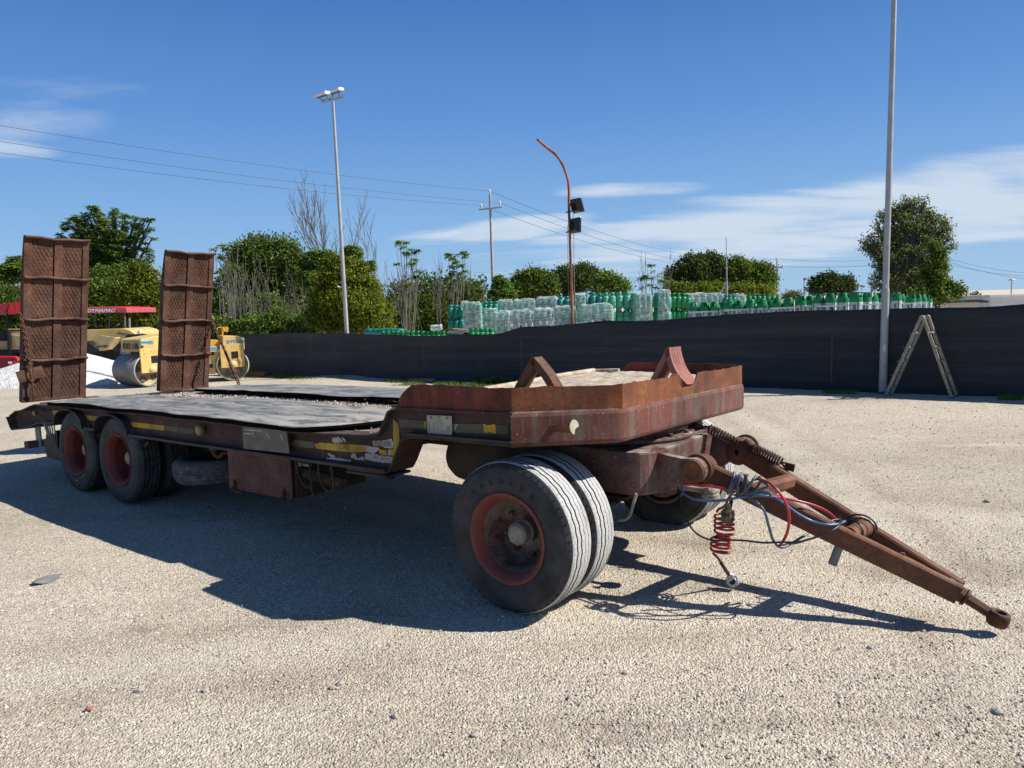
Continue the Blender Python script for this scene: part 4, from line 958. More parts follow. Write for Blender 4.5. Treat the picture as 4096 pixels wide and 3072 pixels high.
c = SPt(1365, 1790, .0); text_mesh(')0((', .05, 'tape_grey', 'embossed_text', WEB, basis((c.x, .0415, c.z), (1, 0, -.03), (0, 0, 1)), .0006)
# weight plate
dp = [SPt(*p, .03) for p in ((1707, 1661), (1806, 1664), (1807, 1741), (1710, 1733))]
mb = MB(); mb.poly([(p.x, .034, p.z) for p in dp], (0, -.003, 0)); DP = mb.build('weight_plate', 'plate_paper', TR)
def dpp(u, v): a = dp[0].lerp(dp[1], u); b = dp[3].lerp(dp[2], u); q = a.lerp(b, v); return Vector((q.x, .0302, q.z))
mb = MB()
def ln(u0, v0, u1, v1, w=.0012):
    a, b = dpp(u0, v0), dpp(u1, v1); mb.bar(a, b, .0008, w, up=(0, 0, 1) if abs(u1-u0) > abs(v1-v0) else (1, 0, 0))
ln(.40, .04, .42, .92); ln(.45, .22, .62, .22); ln(.45, .29, .70, .29); ln(.03, .78, .96, .80)
for k in range(6):
    v = .36+.075*k
    ln(.05, v, .14, v, .003); ln(.22, v, .34, v, .0018)
    if k < 4: ln(.46, .52+.09*k, .62, .52+.09*k, .0014); ln(.80, .55+.07*k, .93, .55+.07*k, .003)
ln(.05, .86, .12, .86); ln(.48, .40, .58, .34); ln(.50, .34, .66, .42); ln(.60, .36, .66, .50)
mb.build('print', 'plate_ink', DP)
for u in (.17, .83): q = dpp(u, .12); text_mesh('EE', .022, 'plate_ink', 'emblem', DP, basis((q.x, .0300, q.z), (1, 0, -.02), (0, 0, 1)), .0006)
q = dpp(.52, .09); text_mesh('CTC', .012, 'plate_ink', 'print', DP, basis((q.x, .0300, q.z), (1, 0, -.02), (0, 0, 1)), .0006)
# blank cover plate
cp = [SPt(*p, -.008) for p in ((968, 1706), (1144, 1723), (1156, 1814), (973, 1795))]
mb = MB(); mb.poly([(p.x, -.006, p.z) for p in cp], (0, .006, 0)); CPL = mb.build('cover_plate', 'cover_plate', TR); CPL['label'] = 'dusty blank cover plate on the side beam'
mb = MB()
def cpp(u, v): return cp[0].lerp(cp[1], u).lerp(cp[3].lerp(cp[2], u), v)
for u, v, u2, v2 in ((.05, .12, .45, .12), (.05, .3, .2, .3), (.25, .12, .25, .42), (.55, .2, .62, .45), (.86, .2, .90, .45)):
    a, b = cpp(u, v), cpp(u2, v2); mb.bar((a.x, -.0065, a.z), (b.x, -.0065, b.z), .001, .008)
mb.build('faded_print', 'sticker_grey', CPL)
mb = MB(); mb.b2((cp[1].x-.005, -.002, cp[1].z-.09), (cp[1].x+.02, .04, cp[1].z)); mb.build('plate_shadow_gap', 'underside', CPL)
# reflectors
c = SPt(788, 1723, -.02); mb = MB(); mb.lathe([(0, -.022), (.035, -.020), (.046, -.012), (.048, .0), (.048, .02)], (c.x, 0, c.z), 'Y', 24); r = mb.build('reflector', 'reflector_amber', TR); r['label'] = 'round amber side reflector'
P0 = Vector((-.05, 0, 0)); tdir = Vector((.455, .455, 0)).normalized(); nrm = Vector((tdir.y, -tdir.x, 0))
def CH(x, y, off=.0):
    return TMI @ AtY(x, y, TM @ (P0+nrm*off), (TM.to_3x3() @ nrm))
c = CH(2298, 1708, .06); mb = MB(); tilt = (nrm*.93+tdir*.30+Vector((0, 0, .12))).normalized(); a = tilt.cross(Vector((0, 0, 1))).normalized(); b = a.cross(tilt)
pts = []
for k in range(26):
    th = 2*pi*k/26; rr = .036; q = (cos(th)*rr, sin(th)*rr)
    if 3.3 < th < 4.75: q = (q[0]*.45, q[1]*.35)
    pts.append(c+a*q[0]*.8+b*q[1]*1.15)
mb.poly(pts, -tilt*.008); r = mb.build('reflector', 'reflector_white', TR); r['label'] = 'broken pale reflector on a bent bracket'
mb = MB(); mb.add([CH(2196, 1705, .002), CH(2272, 1707, .06), CH(2292, 1732, .06), CH(2210, 1728, .002), CH(2196, 1702, .002), CH(2272, 1704, .062)], [(0, 1, 2, 3), (4, 5, 1, 0)]); mb.bar(CH(2200, 1716, .0), CH(2285, 1720, .055), .004, .028); mb.build('reflector_bracket', 'orange_rust', TR)

# ---- loading ramps standing upright at the tail
def ramp(y0, h, wd, xb, xt, zb, yt, thick=.09):
    ux = Vector((0, 1, 0)); a = Vector((xb, y0, zb)); t = Vector((xt, yt, zb+h)); up = (t-a).normalized(); nn = ux.cross(up).normalized(); nn = nn if nn.x > 0 else -nn; Lr = (t-a).length
    P = lambda u, v, n: a+ux*u+up*v+nn*n
    mb = MB(); bay = Lr/4
    def slab(u0, u1, v0, v1, n0, n1, m=mb, mi=None):
        vs = [P(u, v, n) for u in (u0, u1) for v in (v0, v1) for n in (n0, n1)]; m.add(vs, [(0, 1, 3, 2), (4, 6, 7, 5), (0, 4, 5, 1), (2, 3, 7, 6), (0, 2, 6, 4), (1, 5, 7, 3)], mi, False)
    # side channels, tapering to the tip in the top bay
    for u0, u1 in ((0, .010), (wd-.010, wd)):
        prof = [(0, -thick), (bay*3, -thick), (Lr, -.02), (Lr, .004), (0, .004)]
        mb.poly([P(u0, v, n) for v, n in prof], ux*(u1-u0))
    R = mb.build('loading_ramp', 'ramp_rust', TR)
    m = MB()
    for u0, u1 in ((.010, .075), (wd-.067, wd-.010)): slab(u0, u1, 0, Lr, -.006, .003, m)
    slab(.305*wd/.67+.0, .385*wd/.67, 0, Lr, -.004, .007, m); m.build('ramp_frame', 'ramp_rust', R)
    for k in range(5):
        m = MB(); v = bay*k+.004 if k < 4 else Lr-.02
        if k == 0: slab(.0, wd, 0, .03, -.02, .012, m)
        else:
            n = 14; A_ = []
            for i in range(n+1):
                u = wd*i/n; s = .007*math.sin(u*9+k*2)+.004*math.sin(u*23+k); A_.append((u, v+s))
            pr = [(-.012, -.010), (.016, -.006), (.045, .000), (.050, .010), (.040, .022), (.014, .026), (-.012, .024)]
            for q0, q1 in zip(pr, pr[1:]+pr[:1]): m.strip([P(u, vv+q0[1], q0[0]) for u, vv in A_], [P(u, vv+q1[1], q1[0]) for u, vv in A_])
            m.add([P(A_[0][0], A_[0][1]+q[1], q[0]) for q in pr], [tuple(range(len(pr)))]); m.add([P(A_[-1][0], A_[-1][1]+q[1], q[0]) for q in pr], [tuple(range(len(pr)))])
        m.build('ramp_rib', 'ramp_rust', R)
    for k in range(4):
        for (u0, u1) in ((.075, .298*wd/.67), (.385*wd/.67, wd-.067)):
            m = MB(); v0, v1 = bay*k+.03, bay*(k+1)-.012
            n = 8; vv = [[P(u0+(u1-u0)*i/n, v0+(v1-v0)*j/n, -.011-.008*math.sin(pi*i/n)*math.sin(pi*j/n)*random.uniform(.3, 1)) for j in range(n+1)] for i in range(n+1)]
            m.add([q for r_ in vv for q in r_], [(i*(n+1)+j, (i+1)*(n+1)+j, (i+1)*(n+1)+j+1, i*(n+1)+j+1) for i in range(n) for j in range(n)], smooth=True)
            pn = m.build('mesh_panel', 'ramp_rust', R)
            # diamond ridges
            m2 = MB(); W_, H_ = u1-u0, v1-v0; p = .042; sl = 1.9
            for sgn in (1, -1):
                c0 = -H_/sl
                while c0 < W_+H_/sl:
                    # line u = c0 + sgn*v/sl
                    pts = []
                    for j in range(0, 41):
                        v = H_*j/40; u = (c0+v/sl) if sgn > 0 else (c0+(H_-v)/sl)
                        if 0 <= u <= W_: pts.append((u, v))
                    if len(pts) > 1:
                        A_ = P(u0+pts[0][0], v0+pts[0][1], -.011); B_ = P(u0+pts[-1][0], v0+pts[-1][1], -.011); m2.bar(A_, B_, .005, .010, up=nn) if sgn > 0 else m2.bar(A_, B_, .003, .005, up=nn)
                    c0 += p
            q = m2.build('diamond_ridges', 'ramp_rust', R); q['kind'] = 'stuff'
    # tubes through the side at the ribs
    for k in (1, 2, 3):
        m = MB(); q = P(0, bay*k-.01, -.035); m.tube([q+Vector((-.006, 0, 0))+(up*cos(t)+nn*sin(t))*.026 for t in [2*pi*j/12 for j in range(12)]], .006, 6, closed=True); m.build('rib_tube', 'ramp_rust', R)
    m = MB(); slab(.012, wd-.012, .0, Lr-.01, -.034, -.026, m); m.build('back_plate', 'ramp_rust', R)
    return R, P
R1, P1 = ramp(-.035, 1.87, .675, -7.03, -6.80, .925, .035); R1['label'] = 'nearer upright loading ramp with a chain down its left edge'
R2, P2 = ramp(1.55, 1.83, .68, -7.03, -6.80, .915, 1.62); R2['label'] = 'farther upright loading ramp'
def chain(name, A, B, n, r=.0065, sag=0.0, ln_=.034, wd=.013, parent=None):
    A = Vector(A); B = Vector(B); mbs = MB(); mbs.tube([(ln_*.72*cos(t), wd*sin(t), 0) for t in [2*pi*k/12 for k in range(12)]], r, 6, closed=True)
    first = None; root = None; M0 = None
    for k in range(n):
        t = (k+.5)/n; p = A.lerp(B, t)+Vector((0, 0, -sag*4*t*(1-t))); d = (B-A).normalized(); a = d.orthogonal().normalized(); b = d.cross(a); c = a*cos(k*pi/2+.4)+b*sin(k*pi/2+.4)
        M = basis(p, d, c)
        if first is None:
            root = mbs.build(name, 'chain_rust', parent); first = root; root.matrix_basis = M; M0 = M.inverted()
        else:
            o = first.copy(); COL.objects.link(o); o.name = 'chain_link'; o.parent = root; o.matrix_basis = M0 @ M
    return root
# chain on the near ramp
q0 = P1(-.04, 1.02, .03); q1 = P1(.045, .60, .05)
chain('ramp_chain', q0, q1, 12, .0075, 0.0, .030, .015, TR)
q2 = P1(.095, .02, .07); mb = MB(); mb.tube([q1, q1+(q2-q1)*.12], .009, 7); mb.tube([(q1+(q2-q1)*.12)+Vector((0, .022*cos(t), .03*sin(t))) for t in [2*pi*k/12 for k in range(12)]], .008, 6, closed=True)
a, b = q1+(q2-q1)*.24, q1+(q2-q1)*.58; sd = Vector((0, .020, 0)); mb.bar(a-sd, b-sd, .012, .010); mb.bar(a+sd, b+sd, .012, .010); mb.bar(a-sd*1.1, a+sd*1.1, .018, .018); mb.bar(b-sd*1.1, b+sd*1.1, .018, .018); mb.cyl(q1+(q2-q1)*.15, a+(b-a)*.3, .009); mb.cyl(b-(b-a)*.2, q1+(q2-q1)*.72, .010); mb.tube([(q1+(q2-q1)*.78)+Vector((0, .026*cos(t), .045*sin(t))) for t in [pi+pi*k/8 for k in range(9)]], .009, 6); mb.tube([q1+(q2-q1)*.72, q2], .012, 6)
mb.build('turnbuckle', 'chain_rust', TR)
mb = MB(); c = P1(.05, .33, .03); mb.bar(P1(-.06, .30, .028), P1(.20, .36, .028), .006, .13); mb.build('ramp_stay', 'ramp_rust', TR)
mb = MB(); mb.tube(catmull([P1(-.005, 1.02, -.02), P1(-.06, 1.05, -.02), P1(-.07, 1.15, -.02), P1(-.05, 1.20, -.02), P1(-.005, 1.19, -.02)], 6), .007, 6); mb.build('ramp_handle', 'chain_rust', TR)
# chain and turnbuckle from the far ramp to the deck edge
t0 = P2(.68, .95, .01); t9 = TPt(957, 1540, .965)
v = t9-t0
chain('ramp_chain', t0, t0+v*.45, 13, .0078, .02, .030, .016, TR)
mb = MB(); a, b = t0+v*.44, t0+v*.82; mb.bar(a, b, .022, .022, w2=.03, h2=.03); mb.bar(a.lerp(b, .15), a.lerp(b, .55), .016, .05, ch=.2); mb.build('turnbuckle', 'chain_rust', TR)
chain('ramp_chain', t0+v*.81, t9, 5, .0085, 0, .034, .018, TR)

# ---- air and power lines on the drawbar
def hose(name, pts, r, mat, Y=None, k=8):
    P = []
    for p in pts:
        x, y = 2600+p[0]*.4520, 1650+p[1]*.4520; P.append(SPt(x, y, p[2] if len(p) > 2 else Y))
    mb = MB(); mb.tube(catmull(P, k), r, 8); return mb.build(name, mat, TR), P
hose('blue_air_line', [(430, 585, .95), (350, 625, .90), (285, 655, .86), (290, 705, .84), (380, 760, .82), (500, 782, .80), (650, 778, .80), (800, 750, .80), (930, 735, .80), (1020, 738, .82), (1090, 750, .85), (1180, 800, .85), (1300, 890, .89), (1430, 960, .935), (1560, 992, .96), (1660, 988, 1.02), (1725, 962, 1.10)], .0075, 'hose_blue')
hose('blue_air_line', [(970, 590, .84), (1010, 620, .82), (1045, 650, .80), (960, 690, .79), (890, 720, .79), (820, 710, .80)], .0078, 'hose_bluegrey')
hose('blue_air_line', [(1060, 745, .80), (1065, 720, .80), (1010, 705, .80), (930, 725, .79), (885, 765, .78), (930, 785, .78), (1010, 870, .78), (1050, 1000, .80), (1085, 1120, .82), (1130, 1180, .85), (1180, 1192, .88), (1240, 1165, .93), (1300, 1130, 1.0), (1400, 1068, 1.1)], .0075, 'hose_bluegrey')
A = SPt(2600+715*.452, 1650+625*.452, .84); B = SPt(2600+930*.452, 1650+655*.452, .84)
cpts = []
for i in range(5*18+1):
    t = i/(5*18); th = 2*pi*5*t; d = (B-A); dn = d.normalized(); u_ = Vector((0, 0, 1)); s_ = dn.cross(u_).normalized()
    cpts.append(A+d*t+(u_*cos(th)*(.066-.01*t)+dn*(.020*cos(th)+.012*sin(th*1.3))+s_*sin(th)*.050))
mb = MB(); mb.tube(cpts, .0075, 8); mb.build('blue_coiled_hose', 'hose_bluegrey', TR)
hose('red_air_line', [(430, 615, .95), (340, 640, .90), (265, 640, .86), (330, 632, .84), (480, 645, .83), (640, 672, .82), (760, 695, .82), (860, 712, .84), (960, 690, .95)], .0075, 'hose_red')
hose('red_air_line', [(905, 600, .90), (960, 590, .84), (1040, 615, .82), (1110, 670, .80), (1170, 745, .80), (1215, 840, .80), (1232, 930, .81), (1222, 1030, .82), (1195, 1110, .84), (1160, 1160, .86), (1148, 1180, .87)], .0080, 'hose_red')
hose('red_air_line', [(1070, 740, .88), (1180, 760, .92), (1300, 782, .96), (1420, 812, 1.02), (1520, 850, 1.08), (1600, 900, 1.13), (1655, 955, 1.17)], .0078, 'hose_red')
hose('red_air_line', [(1150, 1180, .87), (1190, 1170, .9), (1300, 1155, 1.0), (1400, 1125, 1.08), (1480, 1100, 1.12)], .006, 'spring_rust')
hose('red_air_line', [(720, 725, .90), (690, 770, .90), (660, 830, .90), (610, 855, .90), (590, 880, .90)], .0078, 'hose_red')
def vcoil(cx, y0, y1, n, r, Y=.90):
    A = SPt(2600+cx*.452, 1650+y0*.452, Y); B = SPt(2600+cx*.452, 1650+y1*.452, Y); P = []
    for i in range(int(n*16)+1):
        t = i/(n*16); th = 2*pi*n*t; P.append(A.lerp(B, t)+Vector((cos(th)*r, sin(th)*r, 0)))
    return P
mb = MB(); Pc = vcoil(657, 900, 1065, 4, .056)+[SPt(2600+590*.452, 1650+1085*.452, .9), SPt(2600+570*.452, 1650+1110*.452, .9)]+vcoil(625, 1105, 1225, 3, .056)+[SPt(2600+570*.452, 1650+1225*.452, .88), SPt(2600+558*.452, 1650+1250*.452, .88)]
mb.tube(Pc, .0070, 8); mb.build('red_coiled_hose', 'hose_red', TR)
o, P = hose('hose_tail', [(558, 1245, .88), (590, 1275, .90), (630, 1330, .95), (665, 1395, 1.0), (695, 1430, 1.04)], .0075, 'spring_rust')
mb = MB(); q = coil(P[2], P[4], .010, 12, 1, 10); mb.tube(q, .003, 5); mb.build('hose_spring', 'brass_dirty', TR)
def coupling(c, s, mat, tilt, ang):
    c = Vector(c); d = Vector(tilt).normalized(); a = d.orthogonal().normalized(); b = d.cross(a); n = (a*cos(ang)+b*sin(ang)).normalized(); w = d.cross(n)
    mb = MB(); mb.cyl(c-d*.055*s, c-d*.02*s, .013*s, n=10); mb.cyl(c-d*.025*s, c+d*.0*s, .024*s, .030*s, n=8, smooth=False)
    mb.cyl(c+d*.015*s-n*.018*s, c+d*.015*s+n*.018*s, .036*s, n=20); mb.box(c-d*.004*s, (.05*s, .05*s, .03*s), basis((0, 0, 0), w, n).to_3x3())
    o = mb.build('palm_coupling', mat, TR)
    mb = MB(); mb.cyl(c+d*.015*s-n*.022*s, c+d*.015*s-n*.012*s, .019*s, n=16); mb.build('seal', 'mach_black', o)
    mb = MB(); mb.tube([c+d*.015*s-n*.02*s+(d*cos(t)+w*sin(t))*.024*s for t in [2*pi*k/18 for k in range(18)]], .0045*s, 6, closed=True); mb.build('seal_ring', mat, o)
    for k in (-1, 1):
        mb = MB(); mb.box(c+w*.033*k*s+d*.01*s, (.014*s, .03*s, .02*s), basis((0, 0, 0), w, n).to_3x3()); mb.build('lug', mat, o)
    return o
coupling(SPt(2600+688*.452, 1650+900*.452, .86), 1.15, 'brass_dirty', (0, 0, -1), .9)
mb = MB(); q = [SPt(2600+722*.452, 1650+760*.452, .92), SPt(2600+712*.452, 1650+820*.452, .88), SPt(2600+700*.452, 1650+860*.452, .86)]; mb.tube(catmull(q, 5), .012, 8); mb.build('hose_end', 'chain_rust', TR)
coupling(SPt(2600+725*.452, 1650+1470*.452, 1.05), 1.0, 'alu', (.45, -.1, -.5), 2.2)
hose('black_cable', [(245, 655, .88), (262, 740, .84), (285, 840, .82), (330, 955, .80), (375, 1035, .80), (450, 1095, .80), (560, 1132, .80), (700, 1128, .80), (850, 1135, .80), (1000, 1152, .80), (1150, 1148, .82), (1300, 1146, .84), (1420, 1118, .88), (1520, 1080, .91), (1620, 1040, .95), (1680, 990, 1.02), (1690, 950, 1.08), (1675, 930, 1.12)], .0055, 'hose_black')
q = armp(.62, True); cb = (armp(.60)+q)/2
for k, (off, r1, r2) in enumerate(((Vector((.0, .10, .02)), .075, .085), (Vector((.02, .02, .03)), .062, .07), (Vector((-.02, -.06, .03)), .065, .07))):
    ax = (q-armp(.60)).normalized(); a = Vector((0, 0, 1)); b = ax.cross(a); mb = MB(); mb.tube([cb+off+a*r1*cos(t)+b*r2*sin(t)+ax*.02*sin(t+k) for t in [2*pi*j/24 for j in range(24)]], .0055, 7, closed=True); mb.build('cable_loop', 'hose_black', TR)
hose('black_cable', [(1560, 975, 1.05), (1620, 955, 1.10), (1680, 945, 1.15)], .0075, 'hose_black')

# ---- things lying on the trailer
def mat_sheet(name, near, back, lab, z0, drop=0.0):
    # near/back: lists of (x,y) in trailer plan, resampled along their length; draped sheet with thickness
    def res(P, n):
        P = np.array(P, float); d = np.r_[0, np.cumsum(np.hypot(*(P[1:]-P[:-1]).T))]; t = np.linspace(0, d[-1], n); return np.stack([np.interp(t, d, P[:, 0]), np.interp(t, d, P[:, 1])], -1)
    n, m = 90, 22; A = res(near, n); B = res(back, n); V = []
    for i in range(n):
        for j in range(m):
            t = j/(m-1); p = A[i]*(1-t)+B[i]*t; zt = float(np.interp(p[0], [q[0] for q in TOPL], [q[1] for q in TOPL])) if p[0] < -1.2 else .972
            z = zt+z0+.005*math.sin(p[0]*3.1+p[1]*2)+.012*(float(vnoise(p[0]*1.6+30, p[1]*1.6+30, 1, 21))-.5)+.008*(float(vnoise(p[0]*5+30, p[1]*3+30, 1, 22))-.5)+(.006*math.sin(p[0]*4.3) if j in (0, 1) else 0)-drop*(1-t)**6
            V.append((p[0], p[1], z))
    F = [(i*m+j, (i+1)*m+j, (i+1)*m+j+1, i*m+j+1) for i in range(n-1) for j in range(m-1)]
    me = bpy.data.meshes.new(name); me.from_pydata(V, [], F); me.materials.append(MT('mat_rubber')); me.materials.append(MT('mat_edge'))
    for p in me.polygons: p.use_smooth = True
    o = bpy.data.objects.new(name, me); COL.objects.link(o); o.matrix_world = TM
    s = o.modifiers.new('s', 'SOLIDIFY'); s.thickness = .034; s.offset = 1; s.material_offset_rim = 1; s.material_offset = 0
    tag(o, lab, 'rubber mat', 'rubber mats laid on the trailer deck')
    return o
near = [(-6.30, -.045), (-5.9, -.05), (-5.4, -.045), (-4.5, -.055), (-4.0, -.05), (-3.5, -.06), (-3.1, -.05), (-2.5, -.06), (-2.05, -.05), (-1.86, -.03), (-1.68, .12), (-1.55, .32), (-1.45, .58), (-1.32, .66)]
back = [(-6.32, .05), (-6.50, .40), (-6.62, .75), (-6.2, .72), (-5.6, .80), (-5.0, .93), (-4.1, 1.10), (-3.4, 1.10), (-2.6, 1.02), (-2.0, 1.05), (-1.3, 1.08)]
back = [(-6.36, .25), (-6.2, .80), (-5.6, .85), (-5.0, .93), (-4.1, 1.10), (-3.4, 1.10), (-2.6, 1.02), (-2.0, 1.05), (-1.28, 1.08)]
mat_sheet('rubber_mat', near, back, 'dusty black rubber mat draped along the near side of the trailer deck', .012, .0)
mat_sheet('rubber_mat', [(-6.25, 1.60), (-5.9, 1.55), (-5.1, 1.60), (-4.0, 1.53), (-3.4, 1.60), (-2.6, 1.62), (-1.9, 1.60), (-1.25, 1.60)], [(-6.2, 1.9), (-6.15, 2.25), (-5.1, 2.42), (-3.7, 2.48), (-2.6, 2.50), (-1.25, 2.5)], 'dusty black rubber mat along the far side of the trailer deck', .022)
def chock(name, x, y, z, L_, H_, W_, mat, lab, rz=0, curved=False, ring=False, th=.035):
    T_ = TM @ Matrix.Translation((x, y, z)) @ Matrix.Rotation(rz, 4, 'Z'); o = thing(name, lab, 'wheel chock', matrix=T_)
    # side view in x-z: left leg leaning, right leg (curved) ; axis +Y
    ap = Vector((-.02*L_, 0, H_)); lb = Vector((-.5*L_, 0, 0)); rb = Vector((.5*L_, 0, 0)); n = 10; rc = []
    for k in range(n+1):
        t = k/n; p = ap.lerp(rb, t); s = -.10*L_*math.sin(pi*t) if curved else .03*L_*math.sin(pi*t); p += Vector((s, 0, s*.6)); rc.append(p)
    mb = MB(); mb.strip([(p.x, 0, p.z) for p in rc], [(p.x, W_, p.z) for p in rc], smooth=True); inn = [p+Vector((-th*.9, 0, -th*.7)) for p in rc]
    mb.strip([(p.x, 0, p.z) for p in inn], [(p.x, W_, p.z) for p in inn]); mb.strip([(p.x, 0, p.z) for p in rc], [(p.x, 0, p.z) for p in inn]); mb.strip([(p.x, W_, p.z) for p in rc], [(p.x, W_, p.z) for p in inn])
    mb.build('curved_plate' if curved else 'leg_plate', mat, o)
    if curved:
        m = MB()
        for yy in (.2, .4, .6, .8): m.tube([(p.x-.003, W_*yy, p.z-.003) for p in rc[1:]], .007, 6)
        m.build('grip_rib', mat, o)
    mb = MB(); mb.bar(lb+Vector((th*.5, W_/2, 0)), ap+Vector((0, W_/2, -.006)), W_, th, up=(1, 0, 0)) if False else mb.poly([(lb.x, 0, 0), (lb.x+th*1.2, 0, 0), (ap.x+th*.2, 0, ap.z-th*1.2), (ap.x+.004, 0, ap.z), (ap.x-th*.5, 0, ap.z-.003)], (0, W_, 0)); mb.build('back_leg', mat, o, bevel=.003)
    if not curved:
        m = MB()
        for yy in (.15, .5, .85): m.bar((lb.x-.006, W_*yy, .0), (ap.x-th*.5-.006, W_*yy, ap.z-.01), .02, .012, up=(1, 0, 0))
        m.build('grip_rib', 'ramp_rust', o)
    else:
        m = MB(); m.b2((lb.x, .004, 0), (rb.x-.01, .02, .045)); m.b2((lb.x, W_-.02, 0), (rb.x-.01, W_-.004, .045)); m.build('base_strip', mat, o)
    return o
chock('wheel_chock', -.66, 1.10, 1.192, .36, .245, .13, 'ramp_rust', 'rusty brown open wheel chock standing on the middle of the raised platform', rz=.12, th=.045)
chock('wheel_chock', .215, 1.50, 1.192, .38, .30, .20, 'chock_red', 'faded red ribbed wheel chock standing behind the front lip notch', rz=.0, curved=True)
mb = MB(); n = 22
for s in (0, 1): pass
cx, cy, cz = .30, 1.36, 1.235
pts = [(cx+.075*cos(t), cy, cz+.060*sin(t)) for t in [pi-k*(pi*1.15)/n for k in range(n+1)]]; inn = [(cx+.075*cos(t)*.62-.006, cy, cz+.060*sin(t)*.55-.01) for t in [pi-k*(pi*1.15)/n for k in range(n+1)]]
pts = [(p[0]*0+cx, cy-.08*cos(pi-k*(pi*1.12)/n)*-1, cz+.085*math.sin(pi-k*(pi*1.12)/n)) for k, p in enumerate(pts)]
inn = [(cx, cy-.05*cos(pi-k*(pi*1.12)/n)*-1-.012, cz+.052*math.sin(pi-k*(pi*1.12)/n)-.004) for k in range(n+1)]
mb.strip(pts, inn); o2 = [(a+.03, b, c) for a, b, c in pts]; i2 = [(a+.03, b, c) for a, b, c in inn]; mb.strip(o2, i2); mb.strip(pts, o2); mb.strip(inn, i2)
mb.build('hook_plate', 'orange_rust', TR)
# ================================================================ BACKGROUND
HX = Vector((1, 0, 0)); WH = Vector((0, 1, 0))
def up_from(base, px, py): return AtY(px, py, base, (0, 1, 0))
def zat(base, px, py):
    d = ray(px, py); t = math.hypot(base.x, base.y)/math.hypot(d.x, d.y); return CAMH+d.z*t
def ppoly(mb, pts, z, dz, mi=None):
    P = [D(x, y, z) for x, y in pts]; mb.poly(P, WH*dz, mi)
def pbox(mb, x0, y0, x1, y1, z, dz, mi=None): ppoly(mb, [(x0, y0), (x1, y0), (x1, y1), (x0, y1)], z, dz, mi)

# ---- shade-cloth fence
FB = [(955, 1496), (1008, 1498), (1355, 1510), (1448, 1512), (1824, 1526), (2300, 1541), (2990, 1553), (3324, 1564), (3543, 1572), (4096, 1591), (4600, 1608), (5600, 1642)]
FT = [(955, 1339), (1059, 1334), (1263, 1331), (1448, 1334), (1666, 1342), (1824, 1341), (1972, 1337), (2017, 1330), (2091, 1309), (2184, 1305), (2423, 1284), (2524, 1284), (2724, 1274), (2877, 1262), (2905, 1255), (3424, 1237), (3543, 1235), (3722, 1233), (3950, 1225), (4096, 1216), (4600, 1196), (5600, 1155)]
fx = np.array([p[0] for p in FB]); fy = np.array([p[1] for p in FB]); tx_ = np.array([p[0] for p in FT]); ty_ = np.array([p[1] for p in FT])
def fence_pt(x):
    b = G(x, float(np.interp(x, fx, fy))); return b, zat(b, x, float(np.interp(x, tx_, ty_)))
